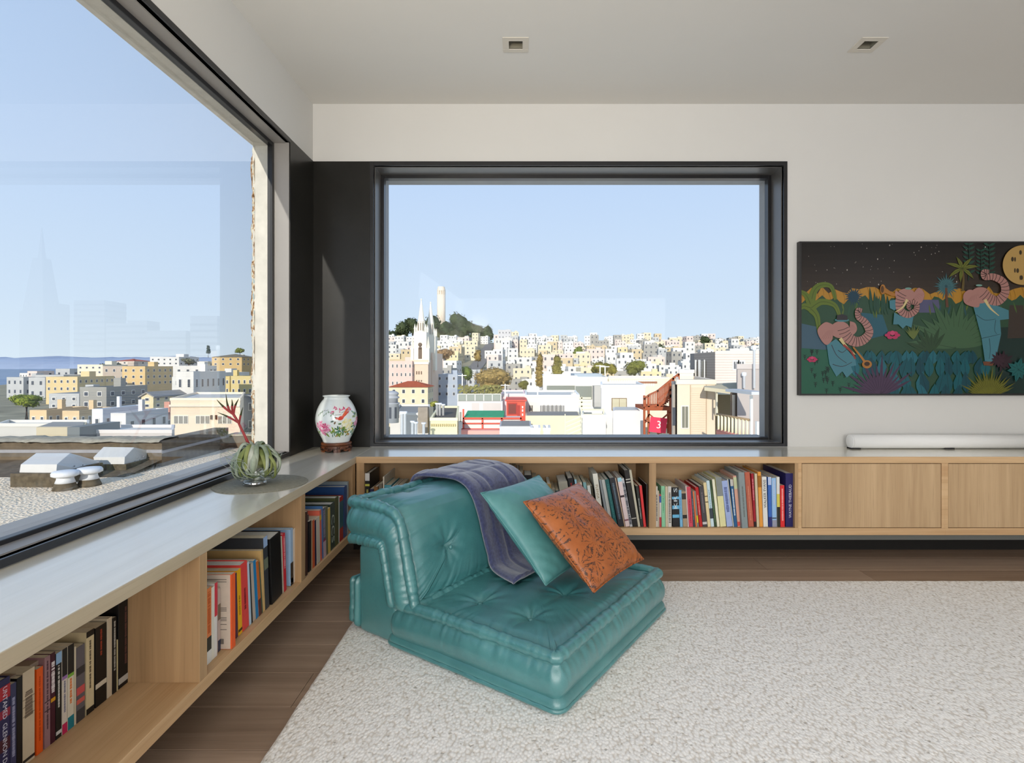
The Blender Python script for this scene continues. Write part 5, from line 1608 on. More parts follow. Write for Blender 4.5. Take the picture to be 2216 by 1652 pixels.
absb(MB().box(-5.15, -2.7, 9.7, 9.95, RZ0 - 0.1, -0.085), 'parapet', M_TAR, gr_)
absb(MB().box(-5.15, -2.7, 9.68, 9.97, -0.085, -0.055), 'coping', M_COPE, gr_)

M_ACR = plain('white_skylight_dome', rgb(206, 203, 197), 0.35, 0.4, var=0.03)
M_CURB = plain('tarred_curb', rgb(96, 86, 70), 0.9, 0.15, var=0.35, vscale=16, bump=0.5, bscale=50)
def crop7(x, y, Y):
    return P(x / 5.276, 940 + y / 5.276, Y)
def skylight(pts, curb, label):
    F = [crop7(*p) for p in pts]      # 0 front-left-bottom 1 front-right-bottom 2 eave-left 3 eave-right 4 ridge-left 5 ridge-right 6 back-eave-right 7 back-bottom-right
    back = (F[6] - F[3])
    bl, bb = F[2] + back, F[0] + (F[7] - F[1])
    r = empty('skylight', (F[1].x, F[1].y, RZ0), label, 'skylight', 'skylights on the gravel roof')
    vs = F + [bl, bb]
    absb(MB().add(vs, [(0, 1, 3, 2), (2, 3, 5, 4), (1, 7, 6, 5, 3), (4, 5, 6, 8), (0, 2, 4, 8, 9), (9, 8, 6, 7), (0, 9, 7, 1)]), 'dome', M_ACR, r, 0.006)
    (x0, x1), Y, zt = curb
    a, b = crop7(x0, 440, Y).x, crop7(x1, 440, Y).x
    absb(MB().box(a, b, Y, F[7].y + 0.1, RZ0, zt), 'curb', M_CURB, r, 0.004)
    mb = MB()
    for u, v in ((.35, .35), (.5, .45), (.65, .3), (.4, .7), (.6, .75)):
        p = F[1] * (1 - u) * (1 - v) + F[7] * u * (1 - v) + F[3] * (1 - u) * v + F[6] * u * v
        mb.lathe([(0, 0.006), (.008, .004), (.008, -.004)], 8, mtx=Matrix.Translation(p + Vector((.004, -.004, 0))) @ Matrix.Rotation(math.pi / 2, 4, 'Y'))
    absb(mb, 'rivets', M_FLASH, r)
skylight([(218, 440, 6.6), (640, 445, 6.6), (235, 345, 6.63), (652, 345, 6.63), (410, 215, 6.95), (800, 215, 6.95), (1137, 310, 7.3), (1095, 440, 7.2)], ((115, 640), 6.56, -0.135),
         'nearer white ridged skylight on the gravel roof, behind the left vent')
skylight([(1085, 352, 7.46), (1418, 352, 7.46), (1062, 265, 7.48), (1425, 262, 7.48), (1180, 145, 7.7), (1530, 150, 7.7), (1787, 205, 8.05), (1738, 340, 8.0)], ((1090, 1440), 7.44, -0.185),
         'farther white ridged skylight on the gravel roof, right of the vents')
M_VENT = plain('white_metal_vent', rgb(222, 224, 226), 0.45, 0.4, var=0.04)
for (x, y, Y, which) in ((745, 630, 6.45, 'left'), (1020, 585, 6.66, 'right')):
    b = crop7(x, y, Y); b.z = RZ0
    r = empty('roof_vent', b, f'white mushroom roof vent on the gravel, the {which} of the pair', 'vent', 'roof vents on the gravel')
    MB().lathe([(.125, 0), (.12, .02), (.09, .09), (.08, .12), (0, .12)], 20).build('base_flashing', M_CURB, r)
    MB().lathe([(.10, .08), (.085, .12), (.08, .17), (.0, .17)], 20).build('collar', M_VENT, r)
    MB().lathe([(.0, .15), (.11, .152), (.135, .165), (.135, .195), (.12, .215), (.05, .225), (0, .226)], 28).build('cap', M_VENT, r)

# ------------------------------------------------------------------ city houses
HM = {}
def hm(c, name='house_stucco'):
    return plain(name, tuple(v * 0.86 for v in rgb(*c)), 0.85, 0.15, var=0.06, vscale=0.3)
M_WIN = plain('dark_window', rgb(70, 74, 82), 0.25, 0.6)
M_TRIM = plain('white_window_trim', rgb(232, 228, 220), 0.7, 0.2)
ROOFC = {'grey': (150, 146, 140), 'pale': (206, 202, 194), 'dark': (104, 98, 92), 'red': (172, 92, 66)}
def roofm(k):
    return plain('flat_roof', rgb(*ROOFC[k]), 0.9, 0.1, var=0.06, vscale=0.4)

def win_quads(w, h, d, nx, nz, sides, zlow=0.0, wfrac=0.27, hfrac=0.36, depth=0.12):
    """recess-trimmed windows on the -y face (width w) and on the side faces (depth d); returns panes, frames"""
    out = []
    def face(org, ax, L, n):
        for i in range(n):
            for j in range(nz):
                cx = (i + .5) / n * L
                cz = zlow + (j + .55) / nz * (h - zlow)
                ww, hh = L / n * wfrac / 1, (h - zlow) / nz * hfrac
                out.append((org, ax, cx, cz, ww, hh))
    if 'f' in sides:
        face((-w / 2, 0), (1, 0), w, nx)
    if 'r' in sides:
        face((w / 2, 0), (0, 1), d, max(1, int(nx * d / w)))
    if 'l' in sides:
        face((-w / 2, d), (0, -1), d, max(1, int(nx * d / w)))
    return out
def win_boxes(specs, e0, e1, grow):
    mb = MB()
    for org, ax, cx, cz, ww, hh in specs:
        nx_, ny_ = ax[1], -ax[0]                   # outward normal
        vs = []
        for z in (cz - hh / 2 - grow, cz + hh / 2 + grow):
            for s in (-ww / 2 - grow, ww / 2 + grow):
                for e in (e0, e1):
                    vs.append((org[0] + ax[0] * (cx + s) + nx_ * e, org[1] + ax[1] * (cx + s) + ny_ * e, z))
        mb.add(vs, [(0, 1, 3, 2), (4, 6, 7, 5), (0, 4, 5, 1), (2, 3, 7, 6), (0, 2, 6, 4), (1, 5, 7, 3)])
    return mb
def make_house(w, d, h, col, roof, nx, nz, label, cat='house', group=None, gable=False, name='house', single=False, sides='fr', parapet=0.35, box=True, rngl=random):
    """walls standing on z = 0 with the front on y = 0; roof, windows and a rooftop box are parts"""
    r = MB()
    if gable:
        gh = w * 0.28
        vs = [(-w / 2, 0, -12), (w / 2, 0, -12), (w / 2, d, -12), (-w / 2, d, -12), (-w / 2, 0, h), (w / 2, 0, h), (w / 2, d, h), (-w / 2, d, h), (0, 0, h + gh), (0, d, h + gh)]
        r.add(vs, [(0, 1, 5, 8, 4), (3, 7, 9, 6, 2), (1, 2, 6, 5), (0, 4, 7, 3), (0, 3, 2, 1)])
    else:
        r.box(-w / 2, w / 2, 0, d, -12, h - 0.02)
        t = 0.25
        r.box(-w / 2, w / 2, 0, t, h - .02, h + parapet).box(-w / 2, w / 2, d - t, d, h - .02, h + parapet).box(-w / 2, -w / 2 + t, t, d - t, h - .02, h + parapet).box(w / 2 - t, w / 2, t, d - t, h - .02, h + parapet)
    o = r.build(name, hm(col))
    tag(o, label, cat, group)
    if gable:
        e = 0.3
        mb = MB()
        for s in (-1, 1):
            a, b = (s * (w / 2 + e), h - e * .56), (0, h + gh + .02)
            mb.add([(a[0], -e, a[1]), (b[0], -e, b[1]), (b[0], d + e, b[1]), (a[0], d + e, a[1]), (a[0], -e, a[1] + .2), (b[0], -e, b[1] + .2), (b[0], d + e, b[1] + .2), (a[0], d + e, a[1] + .2)],
                   [(0, 1, 2, 3), (4, 7, 6, 5), (0, 4, 5, 1), (1, 5, 6, 2), (2, 6, 7, 3), (3, 7, 4, 0)])
        mb.build('roof', roofm(roof), o)
    else:
        MB().box(-w / 2 + .25, w / 2 - .25, .25, d - .25, h - .02, h + .05).build('roof', roofm(roof), o)
        if box:
            bw = w * .28
            MB().box(w * .1, w * .1 + bw, d * .4, d * .4 + bw, h, h + 1.6).build('roof_hatch', hm(col), o)
    sp = win_quads(w, h, d, nx, nz, sides)
    if single:
        for s in sp:
            f = win_boxes([s], -0.02, 0.07, 0.08).build('window', M_TRIM, o)
            win_boxes([s], 0.0, 0.09, 0.0).build('pane', M_WIN, f)
    elif sp:
        a = win_boxes(sp, -0.02, 0.06, 0.0).build('windows', M_WIN, o)
        a['kind'] = 'stuff'
    return o
def dup(o, parent=None):
    c = o.copy()
    COL.objects.link(c)
    if parent is not None:
        c.parent = parent
        c.matrix_parent_inverse = o.matrix_parent_inverse.copy()
    for ch in [x for x in CHILD.get(o.name, [])]:
        dup(ch, c)
    return c
CHILD = {}
def note_children():
    CHILD.clear()
    for x in bpy.data.objects:
        if x.parent is not None:
            CHILD.setdefault(x.parent.name, []).append(x)

hr = random.Random(21)
COLS = [('white', (238, 234, 226)), ('cream', (232, 218, 188)), ('pale pink', (234, 214, 204)), ('light grey', (198, 198, 196)), ('sand coloured', (216, 196, 160)), ('white', (228, 226, 220)), ('buff yellow', (232, 214, 170)), ('stone grey', (172, 168, 160))]
def terr_right(px, Y):
    pts = [(40, -14), (120, -18), (200, -15.0), (250, -11.5), (300, -7.5), (350, -3.0), (400, 1.5), (450, 6.5), (500, 12.0), (550, 18.0), (600, 24.0), (640, 27.5), (720, 24), (800, 10)]
    z = float(np.interp(Y, [p[0] for p in pts], [p[1] for p in pts]))
    bump = 5 * math.exp(-((px - 950) / 95.0) ** 2) * max(0.0, min(1.0, (Y - 380) / 240))
    return z * (1 - 0.10 * max(0, (px - 1250) / 400)) + bump
# hillside ground under the houses
us_, ys_ = np.linspace(590, 1760, 80), np.linspace(60, 760, 70)
uu2, gy2 = np.meshgrid(us_, ys_, indexing='ij')
gx2 = (uu2 - CX) / F_PX * gy2
zz2 = np.array([[terr_right(u, y) - 0.5 for y in ys_] for u in us_])
hill = grid_obj('hillside', np.stack([gx2, gy2, zz2], -1), plain('hillside_ground', rgb(150, 142, 118), 0.95, 0.1, var=0.35, vscale=0.12))
struct(hill)

protos = {}
def proto(view, ci, shape):
    key = (view, ci, shape)
    if key in protos:
        return protos[key], False
    nm, c = COLS[ci]
    w, d, h = [(9, 12, 9.5), (13, 12, 8.0), (7.5, 11, 11.5)][shape]
    lab = {'R': 'far hillside seen through the far window', 'L': 'slope seen through the side window'}[view]
    sh = ['boxy', 'broad low', 'tall narrow'][shape]
    o = make_house(w, d, h, c, hr.choice(('grey', 'pale', 'pale', 'dark')), [3, 4, 2][shape], [3, 2, 3][shape], 'small house', 'house', {'R': 'houses on the far hillside', 'L': 'houses on the slope outside the side window'}[view], sides='frl', box=shape != 2)
    protos[key] = o
    return o, True
placed = []
ORD = ['first', 'second', 'third', 'fourth', 'fifth', 'sixth', 'seventh', 'eighth', 'ninth', 'tenth', 'eleventh', 'twelfth', 'thirteenth', 'fourteenth', 'fifteenth', 'sixteenth']
NUM = ['', 'one', 'two', 'three', 'four', 'five', 'six', 'seven', 'eight', 'nine', 'ten', 'eleven', 'twelve', 'thirteen', 'fourteen', 'fifteen', 'sixteen']
def ranked(items, fmt):
    """items: (px, object, label); look-alikes with one label are told apart by their order from the left"""
    by = {}
    for px, o, lab in items:
        by.setdefault(lab, []).append((px, o))
    for lab, l in by.items():
        l.sort(key=lambda t: t[0])
        for i, (px, o) in enumerate(l):
            o['label'] = lab if len(l) == 1 else fmt.format(lab=lab, i=ORD[i], n=NUM[len(l)])
cover = {'R': np.full(2400, 905.0), 'L': np.full(2400, 905.0)}
for x0, x1, y in [(836, 892, 786), (892, 932, 700), (932, 944, 760), (944, 990, 814), (1018, 1120, 806), (1157, 1180, 790), (1190, 1222, 790), (1176, 1320, 818), (1320, 1470, 818), (1500, 1660, 764), (1466, 1500, 806)]:
    cover['R'][x0 + 300:x1 + 300] = y
for x0, x1, y in [(0, 20, 900), (24, 94, 870), (106, 171, 859), (100, 168, 821), (172, 231, 845), (168, 222, 794), (222, 272, 798), (265, 314, 798), (305, 331, 862), (325, 388, 778), (381, 419, 811), (458, 524, 776), (466, 548, 820)]:
    cover['L'][x0 + 300:x1 + 300] = np.minimum(cover['L'][x0 + 300:x1 + 300], y)
def seen(view, px, Y, z, shape, s):
    w, h = [(9, 9.5), (13, 8.0), (7.5, 11.5)][shape]
    hw = w * s / 2 / Y * F_PX
    top = CY - (z + h * s - EYE) / Y * F_PX
    a, b = int(px - hw) + 300, int(px + hw) + 301
    lo, hi = (838, 1648) if view == 'R' else (0, 550)
    a2, b2 = max(a, lo + 300), min(b, hi + 300)
    if b2 - a2 < 3:
        return False
    gain = np.clip(cover[view][a2:b2] - top, 0, None)
    ok = (gain > 3.5).sum() > 0.45 * (b - a)
    if ok:
        cover[view][a2:b2] = np.minimum(cover[view][a2:b2], top)
    return ok
def place(view, px, Y, z, ci, shape, s, rot):
    if not seen(view, px, Y, z, shape, s):
        return
    o, new = proto(view, ci, shape)
    if new:
        note_children()
        p = o
    else:
        p = dup(o)
    q = P(px, 792, Y)
    p.location = (q.x, Y, z)
    p.rotation_euler = (0, 0, rot)
    p.scale = (s * hr.uniform(.85, 1.2), s, s * hr.uniform(.8, 1.2))
    placed.append((view, px, Y, COLS[ci][0], ('boxy', 'broad', 'tall')[shape], p))
street = lambda px, Y: abs(px - np.interp(Y, [170, 300, 430, 600], [975, 1010, 1040, 1062])) < np.interp(Y, [170, 600], [34, 9])
Y = 215.0
while Y < 655:
    pxs = 828 + hr.uniform(-10, 10)
    while pxs < 1662:
        tree_zone = Y > 505 and pxs < 1075 and terr_right(pxs, Y) > 26
        z = terr_right(pxs, Y)
        sky_lim = 760 if pxs > 1380 else 748
        pyt = 792 - (z + 8 - 1.15) / Y * F_PX
        ci = hr.choices(range(8), (9, 6, 4, 4, 3, 6, 1.2, 2))[0]
        sh = hr.choices((0, 1, 2), (4, 3, 3))[0]
        w = (9, 13, 7.5)[sh]
        if not street(pxs, Y) and not tree_zone and not (pxs > 1500 and Y < 400):
            place('R', pxs, Y + hr.uniform(-8, 8), z, ci, sh, hr.uniform(.85, 1.1), math.radians(hr.choice((-8, -8, -6, 4))))
        pxs += (w * hr.uniform(1.0, 1.3)) / Y * F_PX
    Y *= 1.075
# street climbing the hill
mb = MB()
for i in range(24):
    y0, y1 = 120 + i * 20, 140 + i * 20
    v = []
    for yy in (y0, y1):
        c_ = np.interp(yy, [120, 170, 300, 430, 600], [965, 980, 1010, 1040, 1062])
        hw = 5.0
        x = (c_ - CX) / F_PX * yy
        v += [(x - hw, yy, terr_right(c_, yy) + .1), (x + hw, yy, terr_right(c_, yy) + .1)]
    mb.add(v, [(0, 1, 3, 2)])
struct(mb.build('street', plain('asphalt_street', rgb(128, 122, 116), 0.9, 0.1, var=0.1, vscale=0.2)))

# trees made of many small leaf clumps
LEAFM = {}
def leafm(c):
    if c not in LEAFM:
        nb = NB('tree_foliage')
        oi = nb.node('ShaderNodeNewGeometry')
        col = nb.ramp(oi.outputs['Random Per Island'], [(0.0, tuple(v * .62 for v in rgb(*c))), (1.0, tuple(min(1, v * 1.35) for v in rgb(*c)))])
        LEAFM[c] = nb.set(col, 0.8, 0.15)
    return LEAFM[c]
M_TRUNK = plain('tree_bark', rgb(92, 74, 58), 0.9, 0.1, var=0.2)
def tree(px, py_top, py_base, wpx, Y, c, label, group=None, n=420, name='tree', lobes=5, slim=False, leafpx=3.2, parent=None):
    base = P(px, py_base, Y)
    h, w = (py_base - py_top) / F_PX * Y, wpx / F_PX * Y
    r = empty(name, base, label, 'tree', group)
    g = np.random.default_rng(int(px * 7 + py_top))
    th = 0.06 if slim else (0.18 if h > w * .5 else .1)
    lob = []
    for k in range(lobes):
        a = 2 * math.pi * k / lobes + g.uniform(-.4, .4)
        if slim:
            lob.append((g.uniform(-.1, .1) * w, g.uniform(-.1, .1) * w, h * (.12 + .8 * (k + .5) / lobes), w * .42 * (1 - .45 * k / lobes), h / lobes * .9))
        else:
            q = g.uniform(.10, .30) * w
            lob.append((q * math.cos(a), q * math.sin(a), h * g.uniform(th + .18, .72), w * g.uniform(.22, .34), h * g.uniform(.24, .34)))
    if not slim:
        lob.append((0, 0, h * .62, w * .34, h * .36))
    s = leafpx / F_PX * Y
    vs, fs = [], []
    for i in range(n):
        cx, cy, cz, rx, rz = lob[i % len(lob)]
        d = g.normal(size=3); d /= np.linalg.norm(d)
        rr = g.uniform(.72, 1.02)
        p = np.array([cx + d[0] * rx * rr, cy + d[1] * rx * rr, cz + d[2] * rz * rr])
        t1 = np.cross(d + g.normal(size=3) * .6, [0.3, 0.2, 1]); t1 /= np.linalg.norm(t1)
        t2 = np.cross(d, t1); t2 /= np.linalg.norm(t2) + 1e-9
        k = len(vs)
        ss = s * g.uniform(.7, 1.4)
        vs += [p - t1 * ss, p + t2 * ss * .8 + d * ss * .25, p + t1 * ss, p - t2 * ss * .8 - d * ss * .2]
        fs.append((k, k + 1, k + 2, k + 3))
    mb = MB(); mb.add(vs, fs, 0)
    for cx, cy, cz, rx, rz in lob:       # dense dark core inside each lobe
        mb.lathe([(0, cz - rz * .8), (rx * .55, cz - rz * .5), (rx * .8, cz), (rx * .55, cz + rz * .5), (0, cz + rz * .8)], 7, 0, cx=cx, cy=cy)
    mb.build('foliage', leafm(c), r)
    MB().tube([(0, 0, -2), (0, 0, h * .3), (w * .03, 0, h * .6)], [w * .05, w * .04, w * .015], 6).build('trunk', M_TRUNK, r)
    return r
DKG, OLV, BRN, GRN = (74, 84, 56), (122, 122, 60), (140, 118, 66), (104, 116, 52)
TG = 'trees on the hill below the tower'
hill_trees = []
k = 0
for px, pt, pb, w, Yt, c in [(850, 712, 752, 46, 640, DKG), (872, 692, 745, 42, 645, DKG), (893, 684, 742, 40, 650, DKG), (935, 676, 738, 52, 655, DKG), (965, 690, 742, 44, 648, DKG), (992, 672, 738, 52, 655, DKG),
                             (1014, 690, 740, 44, 650, DKG), (1036, 700, 744, 40, 645, DKG), (1056, 700, 744, 30, 640, DKG), (945, 706, 752, 50, 630, (92, 92, 64)), (985, 708, 752, 50, 628, (86, 90, 62)), (1024, 718, 752, 44, 622, DKG)]:
    hill_trees.append((px, tree(px, pt, pb, w, Yt, c, 'tree', TG, n=420, leafpx=2.0), 'dark evergreen tree on the wooded hill below the round tower' if k < 9 else 'paler evergreen tree in front on the wooded hill'))
    k += 1
ranked(hill_trees, '{lab}, {i} of {n} from left')
tree(1068, 792, 856, 108, 108, (158, 134, 80), 'large round bronze brown tree before the far hillside houses', n=2400, lobes=9, leafpx=2.0)
tree(1133, 822, 846, 28, 106, (108, 104, 50), 'small green bush right of the large bronze tree', n=300, leafpx=1.8)
tree(1168, 765, 842, 26, 130, (146, 124, 66), 'tall slim golden poplar left of the other poplar', n=600, slim=True, lobes=6, leafpx=2)
tree(1206, 770, 826, 34, 135, (132, 124, 62), 'second golden poplar, wider and shorter', n=600, slim=True, lobes=5, leafpx=2)
tree(1300, 782, 818, 48, 140, (118, 114, 44), 'olive green tree in the middle of the far window view', n=700, leafpx=2)
tree(1324, 784, 816, 26, 138, (126, 118, 48), 'narrow olive tree between two wider ones', n=360, leafpx=2)
tree(1374, 777, 818, 56, 140, (112, 114, 48), 'wide olive green tree left of the brown stair', n=800, leafpx=2)
tree(1012, 790, 830, 30, 215, (98, 112, 50), 'green street tree beside the uphill street', n=400, leafpx=2)
tree(964, 752, 782, 44, 330, (150, 120, 84), 'russet tree behind the church tower', n=420, leafpx=2)
tree(1034, 756, 788, 20, 360, BRN, 'russet tree at the foot of the uphill street', n=240, leafpx=2)
tree(1526, 727, 756, 28, 560, DKG, 'windswept dark tree on the skyline at right', n=380, leafpx=2)
tree(1176, 730, 748, 20, 600, DKG, 'round dark tree on the skyline beside the hilltop block', n=240, leafpx=2)
tree(1252, 748, 790, 26, 420, GRN, 'green tree among the hillside houses, right of the poplars', n=300, leafpx=2)
tree(1430, 745, 764, 22, 480, DKG, 'dark tree among the upper hillside houses', n=240, leafpx=2)
tree(940, 868, 882, 26, 100, (150, 150, 74), 'small yellow green bush in front of the church', n=240, leafpx=1.8)

# round tower on the hill
M_TOWER = plain('pale_concrete_tower', rgb(226, 212, 194), 0.8, 0.15, var=0.04, vscale=0.4)
b = P(955, 700, 700)
r = empty('round_tower', b, 'tall fluted round tower on the wooded hilltop', 'tower')
R0 = 5.2
mb = MB()
for k in range(24):
    a = 2 * math.pi * k / 24
    mb.lathe([(.78, -12), (.78, 36.5), (0, 36.6)], 6, cx=R0 * .86 * math.cos(a), cy=R0 * .86 * math.sin(a))
mb.lathe([(R0 * .88, -40), (R0 * .88, 36.4), (0, 36.4)], 32, smooth=False)
mb.build('shaft', M_TOWER, r)
mb = MB()
for k in range(12):
    a = 2 * math.pi * k / 12
    m = Matrix.Rotation(a, 4, 'Z')
    mb.box(R0 * .80, R0 * 1.0, -.65, .65, 36.4, 41.5, mtx=m)
mb.lathe([(R0 * 1.0, 41.0), (R0 * 1.02, 43.0), (R0 * .9, 43.2), (R0 * .9, 45.5), (R0 * .82, 45.8), (R0 * .82, 46.4), (0, 46.4)], 32, smooth=False)
mb.lathe([(R0 * .74, 36.4), (R0 * .74, 41.2)], 24, smooth=False)
mb.build('arcade', M_TOWER, r)

# hilltop block
def hero(px0, px1, pyt, Y, pyb, d, col, roof, nx, nz, label, name='house', cat='house', rot=0, **kw):
    a, b_ = P(px0, pyb, Y), P(px1, pyb, Y)
    h = (pyb - pyt) / F_PX * Y
    o = make_house(b_.x - a.x, d, h, col, roof, nx, nz, label, cat, single=True, name=name, **kw)
    o.location = ((a.x + b_.x) / 2, Y, a.z)
    o.rotation_euler = (0, 0, math.radians(rot))
    return o
hero(1078, 1106, 716, 505, 735, 14, (206, 204, 204), 'pale', 4, 2, 'white modern block with glazed top on the hilltop right of the trees', 'apartment_block', 'building', parapet=.8)
hero(1072, 1108, 733, 498, 748, 10, (228, 222, 214), 'pale', 5, 1, 'long low white house just below the hilltop block')

# church with twin spires
M_CHW = plain('white_church_stone', rgb(240, 232, 214), 0.8, 0.15, var=0.03, vscale=0.8)
M_CHP = plain('pinkish_church_wall', rgb(226, 200, 178), 0.85, 0.1, var=0.03, vscale=0.8)
M_CHD = plain('shadowed_niche', rgb(120, 104, 90), 0.8, 0.2)
cY = 170.0
ch = empty('church', P(908, 900, cY), 'white church with two pointed spires left of the round tower', 'church')
def c1(x, y, Y_=cY):
    return P(820 + x / 4.1295, 560 + y / 4.1295, Y_)
def cpart(mb, name, m, bevel=0):
    return absb(mb, name, m, ch, bevel)
def cbox(x0, x1, yt, yb, Y0, dep):
    a, b_ = c1(x0, yb, Y0), c1(x1, yt, Y0)
    return a.x, b_.x, Y0, Y0 + dep, a.z, b_.z
lo = MB().box(*cbox(285, 440, 905, 1330, cY, 9)); cpart(lo, 'tower_base', M_CHP)
def spire(x0, x1, Y0, tip, top, sh, body_b, nm):
    w = c1(x1, 0, Y0).x - c1(x0, 0, Y0).x
    xc = (c1(x1, 0, Y0).x + c1(x0, 0, Y0).x) / 2
    yc = Y0 + w / 2
    zt, zs, zb = c1(0, tip, Y0).z, c1(0, sh, Y0).z, c1(0, body_b, Y0).z
    zl = c1(0, top, Y0).z                        # top of the square belfry stage
    mb = MB()
    mb.box(xc - w / 2, xc + w / 2, Y0, Y0 + w, zb, zl)
    cpart(mb, 'belfry', M_CHW)
    r8 = w * .30
    mb = MB()
    pts = [(r8 * math.cos(math.pi / 8 + i * math.pi / 4), r8 * math.sin(math.pi / 8 + i * math.pi / 4)) for i in range(8)]
    m = Matrix.Translation((xc, yc, 0))
    mb.prism(pts, zl, zs, 0, m)
    mb.lathe([(r8 * 1.12, zs), (r8 * 1.05, zs + .15), (r8 * .92, zs + .2), (0.12, zt - .5), (.24, zt - .35), (.24, zt - .2), (0.05, zt)], 8, cx=xc, cy=yc, smooth=False)
    cpart(mb, 'spire', M_CHW)
    mb = MB()
    for sx in (-1, 1):
        for sy in (-1, 1):
            px_, py_ = xc + sx * w * .43, yc + sy * w * .43
            mb.lathe([(w * .075, zl - 1.0), (w * .075, zl + .9), (w * .10, zl + .95), (0.02, zl + 2.6)], 6, cx=px_, cy=py_, smooth=False)
    cpart(mb, 'pinnacle', M_CHW)
    mb = MB()
    for k in range(-1, 2):
        mb.box(xc + k * r8 * .62 - .10, xc + k * r8 * .62 + .10, yc - r8 * 1.02, yc - r8 * .9, zl + .5, zs - .4)
    cpart(mb, 'spire_opening', M_CHD)
    return xc, w
xc, w_ = spire(312, 425, cY + .6, 350, 655, 560, 910, 'a')
zb_ = c1(0, 895).z
mb = MB().box(xc - .55, xc + .55, cY + .45, cY + .75, zb_, c1(0, 800).z)
mb.lathe([(.55, c1(0, 800).z - .2), (.5, c1(0, 800).z + .3), (.0, c1(0, 800).z + .75)], 12, cx=xc, cy=cY + .65)
cpart(mb, 'belfry_window', M_CHD)
mb = MB().lathe([(.0, -.08), (.62, -.08), (.62, .08), (0, .08)], 20, mtx=Matrix.Translation((xc, cY + .58, c1(0, 768).z)) @ Matrix.Rotation(math.pi / 2, 4, 'X'))
cpart(mb, 'clock_face', M_CHD)
mb = MB()
for s in (-1, 1):
    x = xc + s * w_ * .62
    mb.box(x - .45, x + .45, cY + .2, cY + 2.0, c1(0, 930).z, c1(0, 800).z)
    mb.lathe([(.5, c1(0, 800).z), (.02, c1(0, 690).z)], 4, cx=x, cy=cY + 1.1, smooth=False)
cpart(mb, 'buttress', M_CHW)
spire(402, 505, cY + 8.5, 380, 690, 575, 1000, 'b')
mb = MB().box(c1(440, 0).x - .1, c1(500, 0, cY + 12).x, cY + 6, cY + 30, c1(0, 1330).z, c1(0, 760, cY + 10).z - 3.0)
cpart(mb, 'nave', M_CHP)
mb = MB()
for x in (338, 358, 380):
    a = c1(x, 1035)
    mb.box(a.x - .18, a.x + .18, cY - .06, cY + .05, a.z, a.z + 1.0)
    a = c1(x, 1100)
    mb.box(a.x - .2, a.x + .2, cY - .06, cY + .05, a.z, a.z + .5)
cpart(mb, 'front_window', M_CHD)
mb = MB().add([c1(283, 912), c1(442, 912), c1(442, 935), c1(362, 895) + Vector((0, 0, .5)), c1(283, 935)], [(0, 1, 2, 3, 4)])
mb = MB().box(c1(280, 0).x, c1(445, 0).x, cY - .25, cY + 1, c1(0, 945).z, c1(0, 925).z)
cpart(mb, 'cornice', M_CHW)

hero(836, 892, 784, 168, 840, 12, (236, 208, 196), 'pale', 6, 3, 'pink four storey block left of the church tower', 'apartment_block', 'building')
# red hipped roof house
def hipped(px0, px1, py_eave, py_ridge, pyb, Y, d, col, label, nx, nz, roofcol, name='house', sides='fr'):
    a, b_ = P(px0, pyb, Y), P(px1, pyb, Y)
    h = (pyb - py_eave) / F_PX * Y
    rh = (py_eave - py_ridge) / F_PX * Y
    w = b_.x - a.x
    o = MB().box(-w / 2, w / 2, 0, d, -8, h).build(name, hm(col))
    tag(o, label, 'house')
    e = .35
    MB().add([(-w / 2 - e, -e, h), (w / 2 + e, -e, h), (w / 2 + e, d + e, h), (-w / 2 - e, d + e, h), (-w / 2 + d * .45, d / 2, h + rh), (w / 2 - d * .45, d / 2, h + rh)],
             [(0, 1, 5, 4), (1, 2, 5), (2, 3, 4, 5), (3, 0, 4), (3, 2, 1, 0)]).build('roof', plain('clay_tile_roof', rgb(*roofcol), 0.85, 0.1, var=0.12, vscale=2), o)
    for s in win_quads(w, h, d, nx, nz, sides):
        f = win_boxes([s], -0.02, 0.06, 0.10).build('window', M_TRIM, o)
        win_boxes([s], 0, 0.08, 0).build('pane', M_WIN, f)
    o.location = ((a.x + b_.x) / 2, Y, a.z)
    return o
hipped(842, 926, 838, 826, 880, 130, 8, (240, 224, 190), 'cream house with a low red tiled hip roof in front of the church', 4, 2, (176, 92, 64))
hero(944, 990, 812, 190, 862, 16, (176, 186, 200), 'pale', 3, 3, 'shaded blue grey block right of the church by the street', 'apartment_block', 'building')

# round turret at the left edge of the far window
M_LEAD = plain('grey_turret_metal', rgb(166, 168, 172), 0.5, 0.4, var=0.05, vscale=3)
tY = 42.0
tb_ = P(848, 915, tY)
t_ = empty('roof_turret', tb_, 'grey domed round rooftop turret at the left edge of the far window', 'turret')
u = tY / F_PX
MB().lathe([(15 * u, 0), (15 * u, 40 * u), (17 * u, 41 * u), (17 * u, 43 * u), (0, 43 * u)], 24).build('drum', M_LEAD, t_)
MB().lathe([(13 * u, 43 * u), (13 * u, 52 * u), (16 * u, 53 * u), (16 * u, 56 * u), (13 * u, 57 * u), (13 * u, 60 * u), (15 * u, 61 * u), (14 * u, 65 * u), (9 * u, 68 * u), (0, 69 * u)], 24).build('dome', M_LEAD, t_)
m = MB()
for k in range(8):
    a = k * math.pi / 4
    m.box(14.4 * u, 15.4 * u, -2.4 * u, 2.4 * u, 10 * u, 34 * u, mtx=Matrix.Rotation(a, 4, 'Z'))
m.build('turret_window', M_WIN, t_)

